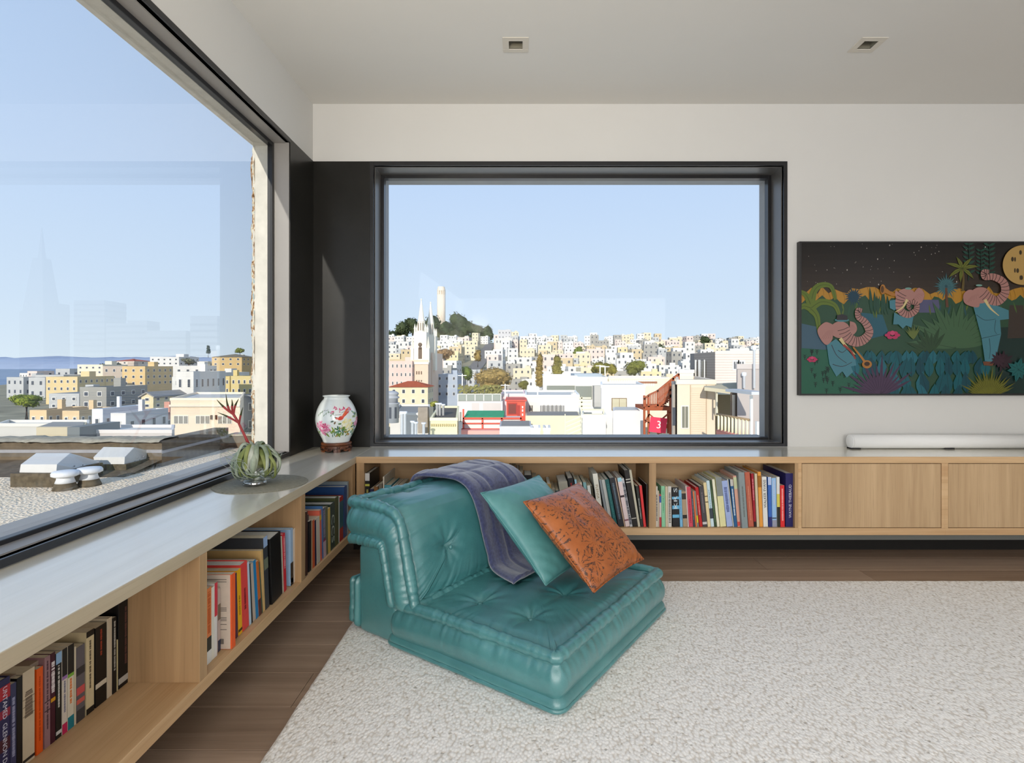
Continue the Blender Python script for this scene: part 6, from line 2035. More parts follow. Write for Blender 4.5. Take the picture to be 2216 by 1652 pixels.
# ---- flat roofed buildings in the lower part of the far window view
def slab(px0, px1, pyt, pyb, Y, d, col, label, name='building', cat='building', roof='pale', coping=True, group=None):
    a, b_ = P(px0, pyb, Y), P(px1, pyt, Y)
    w, h = b_.x - a.x, b_.z - a.z
    s0, s1 = a.x * d / Y * (.97 if a.x > 0 else .6), b_.x * d / Y * (.6 if b_.x > 0 else .9)
    o = MB().prism([(0, 0), (w, 0), (w + s1, d), (s0, d)], -6, h).build(name, plain('painted_render', tuple(v * 0.88 for v in rgb(*col)), 0.85, 0.12, var=0.04, vscale=0.6))
    o.location = (a.x, Y, a.z)
    tag(o, label, cat, group)
    e_ = .12
    MB().prism([(e_, e_), (w - e_, e_), (w - e_ + s1, d - e_), (e_ + s0, d - e_)], h, h + .03).build('roof', roofm(roof), o)
    if coping:
        t = .12
        m = MB().box(-.04, w + .04, -.04, t, h, h + .22).box(s0 - .04, w + s1 + .04, d - t, d, h, h + .22)
        m.prism([(-.04, t), (t, t), (s0 + t, d - t), (s0 - .04, d - t)], h, h + .22).prism([(w - t, t), (w + .04, t), (w + s1 + .04, d - t), (w + s1 - t, d - t)], h, h + .22)
        m.build('coping', plain('painted_render', rgb(*[min(255, v + 6) for v in col]), 0.85, 0.12), o)
    return o
def addwin(o, rects, Y, frame=(236, 232, 224), pane=(120, 116, 104), grow=.06, name='window'):
    """windows given in frame pixels on the front face of a building at distance Y"""
    for x0, x1, y0, y1 in rects:
        a, b_ = P(x0, y1, Y) - o.location, P(x1, y0, Y) - o.location
        f = MB().box(a.x - grow, b_.x + grow, -.05, .02, a.z - grow, b_.z + grow).build(name, plain('window_casing', rgb(*frame), 0.7, 0.2), o)
        g = .5 * (a.x + b_.x)
        MB().box(a.x, g - grow * .3, -.07, 0, a.z, b_.z).box(g + grow * .3, b_.x, -.07, 0, a.z, b_.z).build('pane', plain('window_pane', rgb(*pane), 0.25, 0.6), f)

def X1(v): return 820 + v / 4.1295
def Y1(v): return 560 + v / 4.1295
def X2(v): return 1240 + v / 4.6167
def Y2(v): return 660 + v / 4.6167

slab(X1(100), X1(440), Y1(1400), Y1(1640), 46, 10, (214, 208, 200), 'long pale roof with pipes at lower left of the far window', roof='grey')
o = slab(X1(460), X1(700), Y1(1450), Y1(1640), 40, 12, (238, 226, 184), 'cream cornice building with a dark flat roof, left of the red rail deck', roof='dark')
mb = MB()
for k in range(12):
    a = P(X1(470) + k * 4.6, Y1(1485), 40) - o.location
    mb.box(a.x - .035, a.x + .05, -.14, 0, a.z - .1, a.z + .06)
mb.build('cornice_brackets', hm((206, 190, 140)), o)['kind'] = 'stuff'
# vent pipes
for k, (x, y0, y1) in enumerate([(205, 1365, 1560), (232, 1365, 1540), (300, 1450, 1560), (330, 1460, 1560), (400, 1465, 1570), (520, 1290, 1400), (545, 1290, 1420), (575, 1300, 1410)]):
    Yp = 38 if k < 5 else 44
    b_ = P(X1(x), Y1(y1), Yp)
    hgt = (y1 - y0) / 4.1295 / F_PX * Yp
    o = MB().lathe([(.10, -.5), (.10, hgt * .86), (.17, hgt * .88), (.17, hgt), (0, hgt)], 10).build('vent_pipe', M_VENT)
    o.location = b_
    tag(o, f'white capped vent pipe on the lower left roofs, {ORD[k]} of eight from left', 'pipe', 'vent pipes on the roofs')
b_ = P(X1(392), Y1(1448), 43)
o = MB().box(-.38, .38, 0, .8, -1, 1.05).build('chimney', plain('weathered_brick_render', rgb(150, 140, 128), 0.9, 0.1, var=0.15, vscale=2)); o.location = b_
tag(o, 'grey brown chimney block on the roofs left of the red rail deck', 'chimney')

# white roof deck with glass guard and planting
dY = 58
o = slab(X1(700), X1(1105), Y1(1275), Y1(1640), dY, 9, (236, 230, 224), 'white building with a glass railed planted roof deck', roof='dark', coping=False)
a, b_ = P(X1(705), Y1(1272), dY) - o.location, P(X1(1090), Y1(1208), dY) - o.location
m = MB()
for k in range(6):
    x = a.x + (b_.x - a.x) * k / 5
    m.box(x - .04, x + .04, .05, .13, a.z, b_.z)
m.box(a.x, b_.x, .05, .13, b_.z - .06, b_.z).build('deck_rail', M_TRIM, o)
MB().box(a.x, b_.x, .08, .10, a.z, b_.z - .06).build('glass_guard', plain('smoky_glass', rgb(150, 156, 146), 0.15, 0.5), o)
m = MB()
g = np.random.default_rng(3)
for k in range(260):
    x, y_, z = g.uniform(a.x, b_.x), g.uniform(.4, 1.6), a.z + g.uniform(.3, 1.6)
    s = .16
    m.add([(x - s, y_, z), (x, y_, z + s), (x + s, y_ + .1, z), (x, y_ - .1, z - s)], [(0, 1, 2, 3)])
q = m.build('deck_planting', leafm((136, 132, 78)), o); q['kind'] = 'stuff'
addwin(o, [(X1(722), X1(738), Y1(1370), Y1(1460))], dY)
for k, (x0, x1) in enumerate(((830, 895), (930, 1090))):
    aa, bb = P(X1(x0), Y1(1375), dY) - o.location, P(X1(x1), Y1(1290), dY) - o.location
    MB().box(aa.x, bb.x, -.03, .02, aa.z, bb.z).build('wall_panel', hm((222, 212, 206)), o)
o = slab(X1(1090), X1(1300), Y1(1225), Y1(1640), 60, 9, (236, 206, 206), 'pale pink building with a scalloped cornice behind the red stair box', roof='pale')
m = MB()
for k in range(22):
    aa = P(X1(1100) + k * 2.15, Y1(1222), 60) - o.location
    m.box(aa.x - .03, aa.x + .03, -.12, 0, aa.z - .12, aa.z + .05)
m.build('dentils', M_TRIM, o)['kind'] = 'stuff'

# red stair box and red framed deck with green turf
M_REDP = plain('coral_red_paint', rgb(216, 96, 78), 0.7, 0.2, var=0.04, vscale=1)
rY = 47
def rel(px, py, Y, org): return P(px, py, Y) - org
org = P(X1(1140), Y1(1432), rY)
r = empty('red_stair_box', org, 'coral red rooftop stair box beside the green turf deck', 'rooftop hut')
a, b_ = rel(X1(1140), Y1(1432), rY, org), rel(X1(1308), Y1(1275), rY, org)
MB().box(a.x, b_.x, 0, 4, a.z - .5, b_.z).build('walls', M_REDP, r)
MB().box(a.x - .12, b_.x + .12, -.15, 4.1, b_.z, b_.z + .12).build('roof', plain('coral_red_trim', rgb(206, 84, 70), 0.7, 0.2), r)
aa, bb = rel(X1(1160), Y1(1385), rY, org), rel(X1(1225), Y1(1300), rY, org)
f = MB().box(aa.x - .1, bb.x + .1, -.06, .02, aa.z - .1, bb.z + .1).build('window', plain('dark_red_casing', rgb(170, 60, 52), 0.6, 0.3), r)
MB().box(aa.x, bb.x, -.08, 0, aa.z, bb.z).build('pane', plain('brown_glass', rgb(120, 52, 44), 0.3, 0.5), f)
aa, bb = rel(X1(1236), Y1(1430), rY, org), rel(X1(1262), Y1(1310), rY, org)
MB().box(aa.x, bb.x, -.05, .02, aa.z, bb.z).build('door', plain('dark_red_casing', rgb(170, 60, 52), 0.6, 0.3), r)
for yy in (1318, 1348, 1385):
    aa, bb = rel(X1(1278), Y1(yy + 20), rY, org), rel(X1(1290), Y1(yy), rY, org)
    MB().box(aa.x, bb.x, -.05, .02, aa.z, bb.z).build('wall_light', M_TRIM, r)
org = P(X1(750), Y1(1520), 44)
r = empty('roof_deck', org, 'white roof deck with coral red rails and a strip of green turf', 'deck')
a, b_ = rel(X1(755), Y1(1640), 44, org), rel(X1(1262), Y1(1435), 44, org)
MB().box(a.x, b_.x, .1, 3.4, a.z - 1, b_.z - .02).build('deck_wall', hm((240, 236, 232)), r)
aa, bb = rel(X1(775), Y1(1425), 45.5, org), rel(X1(1118), Y1(1382), 45.5, org)
MB().add([(aa.x, .3, b_.z + .0), (bb.x, .3, b_.z + .0), (bb.x, 3.3, b_.z + .05), (aa.x, 3.3, b_.z + .05), (aa.x, .3, b_.z + .16), (bb.x, .3, b_.z + .16), (bb.x, 3.3, b_.z + .42), (aa.x, 3.3, b_.z + .42)],
         [(4, 5, 6, 7), (0, 1, 5, 4), (1, 2, 6, 5), (2, 3, 7, 6), (3, 0, 4, 7)]).build('turf', plain('green_turf', rgb(74, 160, 118), 0.9, 0.1, var=0.12, vscale=3), r)
for x0, x1, y0, y1 in [(750, 1275, 1420, 1436), (750, 1275, 1468, 1478), (738, 1100, 1518, 1534), (748, 762, 1345, 1530), (918, 932, 1425, 1520), (1090, 1106, 1425, 1520), (1262, 1276, 1300, 1480)]:
    aa, bb = rel(X1(x0), Y1(y1), 44, org), rel(X1(x1), Y1(y0), 44, org)
    MB().box(aa.x, bb.x, -.06, .06, aa.z, bb.z).build('rail', M_REDP, r)
aa, bb = rel(X1(735), Y1(1640), 43, org), rel(X1(1078), Y1(1536), 43, org)
MB().box(aa.x, bb.x, -1.0, 0, aa.z - 1, bb.z).build('lower_wall', plain('salmon_render', rgb(232, 168, 158), 0.85, 0.1), r)

o = slab(X1(1310), X1(1790), Y1(1240), Y1(1405), 50, 10, (240, 236, 226), 'white building with a long band of grey windows', roof='pale')
addwin(o, [(X1(1342) + i * 9.4, X1(1342) + i * 9.4 + 8.2, Y1(1398), Y1(1312)) for i in range(1)], 50)
addwin(o, [(X1(1440) + i * 9.0, X1(1440) + i * 9.0 + 7.6, Y1(1312), Y1(1376)) for i in range(6)], 50, pane=(150, 150, 150), grow=.05)
o = slab(X1(1310), X1(1800), Y1(1405), Y1(1640), 45, 4, (244, 230, 196), 'cream lower wall below the band of grey windows', roof='grey', coping=False)
slab(X1(1078), X1(1360), Y1(1500), Y1(1640), 40, 4, (208, 206, 206), 'light grey roof ledge right of the coral red deck', roof='grey', coping=False)
slab(X1(1360), X1(1440), Y1(1540), Y1(1640), 39, 2, (236, 232, 224), 'small white parapet box at the bottom of the far window', roof='pale')
slab(X1(1470), X1(1530), Y1(1540), Y1(1640), 39, 2, (226, 222, 214), 'second small pale parapet box at the bottom of the far window', roof='pale')
# antenna posts
for k, (px, y0, y1, Yp) in enumerate([(X1(1418), Y1(1140), Y1(1340), 52), (X1(1128), Y1(1120), Y1(1230), 58), (X2(270), Y2(600), Y2(700), 90), (X2(320), Y2(610), Y2(700), 90), (X1(745), Y1(1030), Y1(1160), 140)]):
    b_ = P(px, y1, Yp)
    hh = (y1 - y0) / F_PX * Yp
    t = .05 * Yp / 50
    o = MB().box(-t, t, -t, t, -.3, hh).box(-t * 8, t * 8, -t * .6, t * .6, hh * .86, hh * .86 + t * 1.4).build('mast', M_TRIM)
    o.location = b_
    tag(o, 'thin pale mast with a crossbar, ' + ('before the band of grey windows', 'on the pink building', 'left of two above the white flat building', 'right of two above the white flat building', 'beside the uphill street')[k], 'mast', 'masts on the roofs')

# grey roofed hall with the shade under its eaves painted on and white wing
o = slab(X2(20), X2(345), Y2(738), Y2(960), 66, 14, (232, 228, 220), 'white flat building under the olive trees, middle of the far window', roof='pale')
aa, bb = P(X2(25), Y2(945), 66) - o.location, P(X2(190), Y2(812), 66) - o.location
MB().box(aa.x, bb.x, -.06, .02, aa.z, bb.z).build('shade_panel', plain('grey_green_shade', rgb(132, 136, 126), 0.85, 0.1), o)
aa, bb = P(X2(195), Y2(1010), 66) - o.location, P(X2(278), Y2(805), 66) - o.location
MB().box(aa.x, bb.x, -1.6, 2, aa.z, bb.z).build('side_wing', hm((190, 186, 178)), o)
aa, bb = P(X2(38), Y2(736), 66) - o.location, P(X2(325), Y2(692), 66) - o.location
MB().box(aa.x, bb.x, 3, 8, aa.z, bb.z).build('roof_plant', hm((176, 188, 198)), o)
o = slab(X1(1465), X1(1770), Y1(1062), Y1(1240), 68, 12, (234, 230, 224), 'long white parapet wall with a shaded front right of the bronze tree', roof='pale')
aa, bb = P(X1(1500), Y1(1230), 68) - o.location, P(X1(1770), Y1(1135), 68) - o.location
MB().box(aa.x, bb.x, -.06, .02, aa.z, bb.z).build('shade_panel', plain('grey_green_shade', rgb(132, 136, 126), 0.85, 0.1), o)  # front shade drawn as a darker flat panel
o = slab(X2(355), X2(960), Y2(738), Y2(830), 84, 12, (234, 220, 196), 'long low cream building with a brown stripe, left of the stair', roof='pale')
aa, bb = P(X2(360), Y2(785), 84) - o.location, P(X2(840), Y2(766), 84) - o.location
MB().box(aa.x, bb.x, -.1, .02, aa.z, bb.z).build('stripe', hm((160, 110, 84)), o)
m = MB()
for k in range(20):
    aa = P(X2(370) + k * 4.9, Y2(812), 84) - o.location
    m.box(aa.x, aa.x + .16, -.06, .02, aa.z, aa.z + .9)
m.build('balusters', M_TRIM, o)['kind'] = 'stuff'

# white house with one bronze framed window
o = slab(X2(282), X2(720), Y2(828), Y2(1320), 40, 8, (236, 232, 226), 'bright white house with one wide bronze window', 'house', 'house', roof='pale')
addwin(o, [(X2(392), X2(530), Y2(938), Y2(1048))], 40, frame=(126, 104, 76), pane=(196, 188, 160), grow=.05)
o = slab(X2(400), X2(672), Y2(1060), Y2(1320), 34, 3, (234, 228, 222), 'pale lower block in front of the bright white house', roof='pale', coping=False)
aa = P(X2(400), Y2(1062), 34) - o.location
m = MB().add([(aa.x - .05, -.05, aa.z), (aa.x + .1, -.05, aa.z), (P(X2(492), Y2(1320), 34) - o.location).to_tuple()[0:1] + (-.05, -2.0), (P(X2(450), Y2(1320), 34) - o.location).to_tuple()[0:1] + (-.05, -2.0)], [(0, 1, 2, 3)])
# cream slatted stair and benches left of it
M_CRM = plain('cream_slats', rgb(238, 228, 190), 0.8, 0.15)
org = P(X2(0), Y2(1290), 36)
r = empty('slatted_stair', org, 'cream slatted roof stair left of the bright white house', 'stair')
for k in range(5):
    y0 = 1110 + k * 42
    aa = rel(X2(-85), Y2(y0 + 70), 36, org); bb = rel(X2(85), Y2(y0), 36, org)
    m = Matrix.Translation(((aa.x + bb.x) / 2, 0, (aa.z + bb.z) / 2)) @ Matrix.Rotation(-math.atan2(bb.z - aa.z, bb.x - aa.x), 4, 'Y')
    L = (Vector((bb.x, 0, bb.z)) - Vector((aa.x, 0, aa.z))).length
    MB().box(-L / 2, L / 2, -.05, .05, -.045, .045, mtx=m).build('slat', M_CRM, r)
for x in (-80, 80):
    aa, bb = rel(X2(x) - .8, Y2(1300), 36, org), rel(X2(x) + .8, Y2(1090), 36, org)
    MB().box(aa.x, bb.x, -.1, -.02, aa.z - .6, bb.z).build('post', M_CRM, r)
for x0, x1, y0, y1 in ((90, 300, 1042, 1056), (90, 300, 1092, 1106), (60, 180, 925, 940), (60, 180, 968, 980), (60, 180, 1008, 1020), (80, 94, 920, 1180), (300, 312, 1040, 1180)):
    aa, bb = rel(X2(x0), Y2(y1), 38, org), rel(X2(x1), Y2(y0), 38, org)
    MB().box(aa.x, bb.x, 2.0, 2.1, aa.z, bb.z).build('rail', M_CRM, r)
slab(X2(90), X2(330), Y2(1130), Y2(1320), 37, 3, (240, 234, 220), 'low white wall with a grey ledge below the cream rails', roof='grey')
slab(X2(-15), X2(60), Y2(915), Y2(1100), 52, 3, (240, 232, 214), 'small cream rooftop box by the brown lattice', roof='pale')
org = P(X2(0), Y2(1095), 51)
o = MB()
for k in range(5):
    aa, bb = rel(X2(0) + k * 2.6 - .35, Y2(1095), 51, org), rel(X2(0) + k * 2.6 + .35, Y2(1010), 51, org)
    o.box(aa.x, bb.x, -.05, .05, aa.z, bb.z)
for yy in (1010, 1050, 1090):
    aa, bb = rel(X2(0), Y2(yy + 6), 51, org), rel(X2(52), Y2(yy), 51, org)
    o.box(aa.x, bb.x, -.04, .04, aa.z, bb.z)
o = o.build('lattice_screen', plain('red_brown_timber', rgb(160, 88, 60), 0.8, 0.15)); o.location = org
tag(o, 'small red brown lattice screen on the roofs left of the white house', 'screen')

# brown timber stair tower
M_BRT = plain('red_brown_timber', rgb(160, 88, 60), 0.8, 0.15, var=0.1, vscale=3)
sY = 33.0
org = P(X2(715), Y2(1300), sY)
r = empty('timber_stair', org, 'red brown outdoor timber stair tower between the white and beige houses', 'stair')
def beam(x0, y0, x1, y1, w, name='beam', dy=0.0, dep=.12, m=M_BRT):
    a, b_ = rel(X2(x0), Y2(y0), sY, org), rel(X2(x1), Y2(y1), sY, org)
    a.y = b_.y = 0
    mid = (a + b_) / 2
    L = (b_ - a).length
    mt_ = Matrix.Translation((mid.x, dy, mid.z)) @ Matrix.Rotation(-math.atan2(b_.z - a.z, b_.x - a.x), 4, 'Y')
    MB().box(-L / 2, L / 2, -dep / 2, dep / 2, -w / 2, w / 2, mtx=mt_).build(name, m, r)
for x in (712, 755, 972):
    beam(x, 1300, x, 905 if x != 972 else 780, .12, 'post')
beam(985, 1300, 985, 1060, .1, 'post', .8)
for x, yt in ((845, 850), (1055, 690), (1000, 730)):
    beam(x, yt + 170, x, yt, .10, 'post')
beam(845, 862, 1058, 690, .12, 'handrail'); beam(850, 950, 985, 840, .10, 'handrail')
beam(760, 900, 845, 862, .10, 'handrail'); beam(705, 945, 760, 900, .10, 'handrail')
beam(705, 1030, 850, 1000, .12, 'beam'); beam(850, 1015, 985, 900, .16, 'stringer'); beam(870, 1060, 990, 965, .14, 'stringer', 1.0)
for k in range(9):
    x = 712 + k * 16
    y = np.interp(x, [705, 760, 845], [945, 900, 862])
    beam(x, np.interp(x, [705, 850], [1030, 1000]), x, y, .05, 'baluster', 0, .05)
for k in range(11):
    x = 862 + k * 11.5
    beam(x, np.interp(x, [850, 985], [1010, 900]), x, np.interp(x, [845, 1058], [862, 690]), .05, 'baluster', 0, .05)
a, b_ = rel(X2(712), Y2(1055), sY, org), rel(X2(985), Y2(1020), sY, org)
MB().box(a.x, b_.x, -.1, 2.6, a.z, b_.z).build('landing', M_BRT, r)
for k in range(7):
    beam(860 + k * 18, 1040 - k * 16, 885 + k * 18, 1040 - k * 16, .06, 'tread', 0.7, 1.2)
beam(860, 1300, 985, 1190, .14, 'stringer', .4); beam(720, 1180, 760, 1090, .07, 'brace'); beam(760, 1090, 830, 1150, .07, 'brace'); beam(880, 1150, 972, 1070, .07, 'brace'); beam(712, 1150, 760, 1180, .06, 'brace')
for k in range(5):
    beam(872 + k * 20, 1290 - k * 18, 900 + k * 20, 1290 - k * 18, .06, 'tread', 0.9, 1.2)
# red square banner with a pale squiggle hung on the stair
c_ = P(X2(850), Y2(1202), sY - .4)
o = MB().box(-.62, .62, -.02, .02, -.56, .56).build('banner', plain('bright_red_cloth', rgb(232, 66, 92), 0.8, 0.1, var=0.05))
o.location = c_; o.rotation_euler = (0, math.radians(6), 0); o.scale = (.8, 1, .8)
tag(o, 'bright red square banner with a pale 3 hanging on the timber stair', 'banner')
me = text_mesh('3', 1.0); me.materials.append(M_TRIM)
q = bpy.data.objects.new('numeral', me); link(q, o); q.matrix_local = Matrix.Translation((.05, -.03, 0)) @ Matrix.Rotation(math.pi / 2, 4, 'X') @ Matrix.Scale(.8, 4)

# beige house with porch and deck, bottom right of the far window
M_BEIGE = (234, 214, 190)
bY = 26.0
o = slab(X2(1040), X2(1420), Y2(795), Y2(1330), bY, 9, M_BEIGE, 'beige boarded house with a tall sash window, right of the timber stair', 'house', 'house', roof='pale')
addwin(o, [(X2(1086), X2(1146), Y2(1015), Y2(1228))], bY, frame=(240, 230, 214), pane=(120, 118, 104), grow=.04)
aa, bb = P(X2(992), Y2(1330), bY + .4) - o.location, P(X2(1042), Y2(798), bY) - o.location
MB().prism([(aa.x, .4), (.02, .4), (2.2, 6), (aa.x + 1.5, 6)], aa.z, bb.z).build('bay', hm((168, 160, 150)), o)  # grey against the beige front: side shade put into the colour
aa, bb = P(X2(1008), Y2(1220), bY + .4) - o.location, P(X2(1040), Y2(1008), bY + .4) - o.location
f = MB().box(aa.x, min(bb.x, -.05), .34, .42, aa.z, bb.z).build('window', plain('window_casing', rgb(206, 196, 180), 0.7, 0.2), o)
MB().box(aa.x + .06, min(bb.x, -.05) - .06, .32, .4, aa.z + .08, bb.z - .08).build('pane', M_WIN, f)
for x in (1172, 1330):
    aa, bb = P(X2(x) - .5, Y2(1330), bY) - o.location, P(X2(x) + .5, Y2(800), bY) - o.location
    MB().box(aa.x, bb.x, -.05, .02, aa.z, bb.z).build('corner_board', hm((196, 172, 146)), o)
m = MB()
for k in range(26):
    aa = P(X2(1180), Y2(830 + k * 18), bY) - o.location; bb = P(X2(1325), 0, bY) - o.location
    m.box(aa.x, bb.x, -.018, .01, aa.z - .02, aa.z)
m.build('weatherboards', hm((226, 204, 178)), o)['kind'] = 'stuff'
aa, bb = P(X2(1420), Y2(1330), bY + 1.5) - o.location, P(X2(1640), Y2(900), bY + 1.5) - o.location
MB().box(aa.x, bb.x, 1.5, 6, aa.z, bb.z).build('porch_wall', hm((226, 214, 180)), o)
m = MB()
p0, p1, p2, p3 = [P(X2(x), Y2(y), Yq) - o.location for x, y, Yq in ((1312, 822, bY - 1.2), (1640, 860, bY - 1.2), (1640, 775, bY + 2), (1312, 790, bY + 2))]
m.add([p0, p1, p2, p3] + [v + Vector((0, 0, -.16)) for v in (p0, p1, p2, p3)], [(0, 1, 2, 3), (7, 6, 5, 4), (0, 4, 5, 1), (1, 5, 6, 2), (2, 6, 7, 3), (3, 7, 4, 0)])
m.build('porch_roof', hm((206, 198, 172)), o)
for x in (1440,):
    aa, bb = P(X2(x) - 1.2, Y2(1100), bY - 1) - o.location, P(X2(x) + 1.2, Y2(850), bY - 1) - o.location
    MB().box(aa.x, bb.x, -1.0, -.85, aa.z, bb.z).build('porch_post', hm((238, 230, 206)), o)
# grey boarded upper house
gY = 34.0
o = slab(X2(1420), X2(2100), Y2(462), Y2(1100), gY, 10, (230, 214, 204), 'upper grey boarded house with a twin window, top right of the far window', 'house', 'house', roof='pale', coping=False)
aa, bb = P(X2(1210), 0, gY + 3) - o.location, P(X2(1420), 0, gY) - o.location
zt, zb = (P(0, Y2(470), gY) - o.location).z, (P(0, Y2(1100), gY) - o.location).z
MB().add([(0, 0, zb), (0, 0, zt), (aa.x, 3.0, zt - .05), (aa.x, 3.0, zb), (0, 5, zb), (0, 5, zt)], [(0, 3, 2, 1), (1, 2, 5), (3, 4, 5, 2)]).build('side_wall', hm((150, 144, 138)), o)  # darker than the front, its shade put into the colour
m = MB(); m2 = MB()
for k in range(24):
    z = zb + (zt - zb) * k / 24
    m.box(0, 16, -.02, .01, z, z + .02)
    m2.add([(0, -.015, z), (aa.x, 2.985, z), (aa.x, 2.985, z + .02), (0, -.015, z + .02)], [(0, 1, 2, 3)])
m.build('weatherboards', hm((214, 198, 188)), o)['kind'] = 'stuff'
m2.build('side_weatherboards', hm((128, 122, 118)), o)['kind'] = 'stuff'  # boards carry the same painted shade as the side
addwin(o, [(X2(1604), X2(1644), Y2(568), Y2(640)), (X2(1660), X2(1702), Y2(568), Y2(640))], gY, grow=.09, pane=(96, 96, 98))
for x0, x1 in ((1222, 1240), (1256, 1300), (1312, 1330)):
    fr = lambda v: (1420 - v) / 210 * 3.0
    a_, b__ = P(X2(x0), 0, gY + fr(x0)) - o.location, P(X2(x1), 0, gY + fr(x1)) - o.location
    z0, z1 = (P(0, Y2(720), gY + 1) - o.location).z, (P(0, Y2(560), gY + 1) - o.location).z
    f = MB().add([(a_.x - .06, a_.y - .08, z0 - .08), (b__.x + .06, b__.y - .08, z0 - .08), (b__.x + .06, b__.y - .08, z1 + .08), (a_.x - .06, a_.y - .08, z1 + .08)], [(0, 1, 2, 3)]).build('window', M_TRIM, o)
    MB().add([(a_.x + .06, a_.y - .11, z0), (b__.x - .06, b__.y - .11, z0), (b__.x - .06, b__.y - .11, z1), (a_.x + .06, a_.y - .11, z1)], [(0, 1, 2, 3)]).build('pane', plain('pale_window_pane', rgb(176, 170, 150), 0.3, 0.5), f)
slab(X2(1065), X2(1205), Y2(682), Y2(790), 36, 5, (234, 230, 222), 'white roof box left of the upper grey house', roof='grey')
o = slab(X2(1642), X2(2000), Y2(642), Y2(900), 23.5, 4, (188, 178, 172), 'shaded grey wall above the balcony at the right edge', roof='grey')
for px in (1690, 1790):
    aa = P(X2(px), Y2(830), 23.5) - o.location
    MB().lathe([(.05, 0), (.05, .5 if px == 1690 else 1.6), (.1, .52 if px == 1690 else 1.62), (.1, .66 if px == 1690 else 1.8), (0, .68 if px == 1690 else 1.82)], 10).build('flue', M_VENT, o, loc=(aa.x, -.2, aa.z))
# balcony
kY = 21.0
org = P(X2(1440), Y2(1290), kY)
r = empty('balcony', org, 'timber balcony with cream balusters at lower right of the far window', 'balcony')
def k2(x, y, Yq=kY): return P(X2(x), Y2(y), Yq) - org
M_TOPR = plain('weathered_handrail', rgb(150, 128, 100), 0.8, 0.15)
pa, pb_ = k2(1438, 1092, kY + 1.5), k2(1760, 1150, kY)
MB().tube([pa, pb_], .05, 6).build('handrail', M_TOPR, r)
pa2, pb2 = k2(1438, 1250, kY + 1.5), k2(1760, 1330, kY)
MB().tube([pa2, pb2], .05, 6).build('bottom_rail', plain('faded_red_paint', rgb(180, 120, 110), 0.8, 0.1), r)
for k in range(9):
    t = (k + .5) / 9
    a, b_ = pa.lerp(pb_, t), pa2.lerp(pb2, t)
    MB().tube([a, b_], .045, 6).build('baluster', M_CRM, r)
MB().add([k2(1430, 1255, kY + 1.5), k2(1760, 1335, kY), k2(1900, 1335, kY), k2(1900, 1330, kY + 3), k2(1430, 1330, kY + 3)], [(0, 1, 2, 3, 4)]).build('deck_floor', plain('faded_red_paint', rgb(180, 120, 110), 0.8, 0.1), r)
for x0, x1, c in ((1592, 1612, (206, 196, 180)), (1640, 1668, (236, 232, 222)), (1700, 1712, (90, 92, 80)), (1728, 1752, (176, 190, 210)), (1770, 1790, (240, 236, 226)), (1818, 1842, (168, 188, 214))):
    a, b_ = k2(x0, 1300, kY + 3.4), k2(x1, 900, kY + 3.4)
    MB().box(a.x, b_.x, 3.3, 3.4, a.z, b_.z).build('door_curtain', hm(c, 'door_curtain'), r)
a, b_ = k2(1580, 1320, kY + 3.6), k2(1900, 880, kY + 3.6)
MB().box(a.x, b_.x, 3.5, 3.7, a.z - 1, b_.z).build('rear_wall', hm((120, 104, 90)), r)
a, b_ = k2(1770, 1330, kY), k2(1792, 905, kY)
MB().box(a.x, b_.x, -.05, .05, a.z, b_.z).build('post', M_TRIM, r)
a, b_ = k2(1826, 1330, kY - .4), k2(1852, 1165, kY - .4)
MB().box(a.x, b_.x, -.5, -.35, a.z, b_.z).build('post', M_TRIM, r)
a, b_ = k2(1750, 895, kY - .3), k2(1900, 865, kY - .3)
MB().box(a.x, b_.x, -.6, 2, a.z, b_.z).build('awning', hm((206, 206, 206)), r)

# ------------------------------------------------------------------ the slope seen through the side window
def terr_left(px, Y):
    py = np.interp(Y, [20, 45, 80, 120, 180, 250, 330, 420], [1030, 965, 908, 872, 848, 830, 815, 802])
    sl = (px - 280) * np.interp(Y, [45, 120, 250, 420], [0.0, 0.02, 0.07, 0.11])
    return EYE - (py - sl - CY) / F_PX * Y
us_, ys_ = np.linspace(-260, 760, 68), np.linspace(22, 440, 60)
uu3, gy3 = np.meshgrid(us_, ys_, indexing='ij')
gx3 = (uu3 - CX) / F_PX * gy3
zz3 = np.array([[terr_left(u, y) - 0.4 for y in ys_] for u in us_])
struct(grid_obj('lower_slope', np.stack([gx3, gy3, zz3], -1), plain('hillside_ground', rgb(150, 142, 118), 0.95, 0.1, var=0.35, vscale=0.12)))
Y = 100.0
while Y < 400:
    pxs = -30 + hr.uniform(-14, 14)
    while pxs < 580:
        z = terr_left(pxs, Y)
        ci = hr.choices(range(8), (9, 6, 3, 4, 4, 6, 1.5, 3))[0]
        sh = hr.choices((0, 1, 2), (4, 4, 2))[0]
        w = (9, 13, 7.5)[sh]
        pyt = CY - (z + 8 - EYE) / Y * F_PX
        vis = pxs > 40 or Y < 230
        lim = np.interp(pxs, [0, 150, 300, 400, 480, 550], [806, 798, 770, 764, 756, 750])
        if pyt > lim and vis and not (Y < 125 and pxs > 440) and not (Y < 112 and 95 < pxs < 240):
            place('L', pxs, Y + hr.uniform(-4, 4), z - 3, ci, sh, hr.uniform(.75, 1.0), math.radians(hr.choice((-14, -10, 6))))
        pxs += (w * hr.uniform(.95, 1.4)) / Y * F_PX
    Y *= 1.13
def X3(v): return v / 3.8207
def Y3(v): return 620 + v / 3.8207
def hero3(x0, x1, yt, yb, Y, d, col, roof, nx, nz, label, **kw):
    return hero(X3(x0), X3(x1), Y3(yt), Y, Y3(yb), d, col, roof, nx, nz, label, **kw)
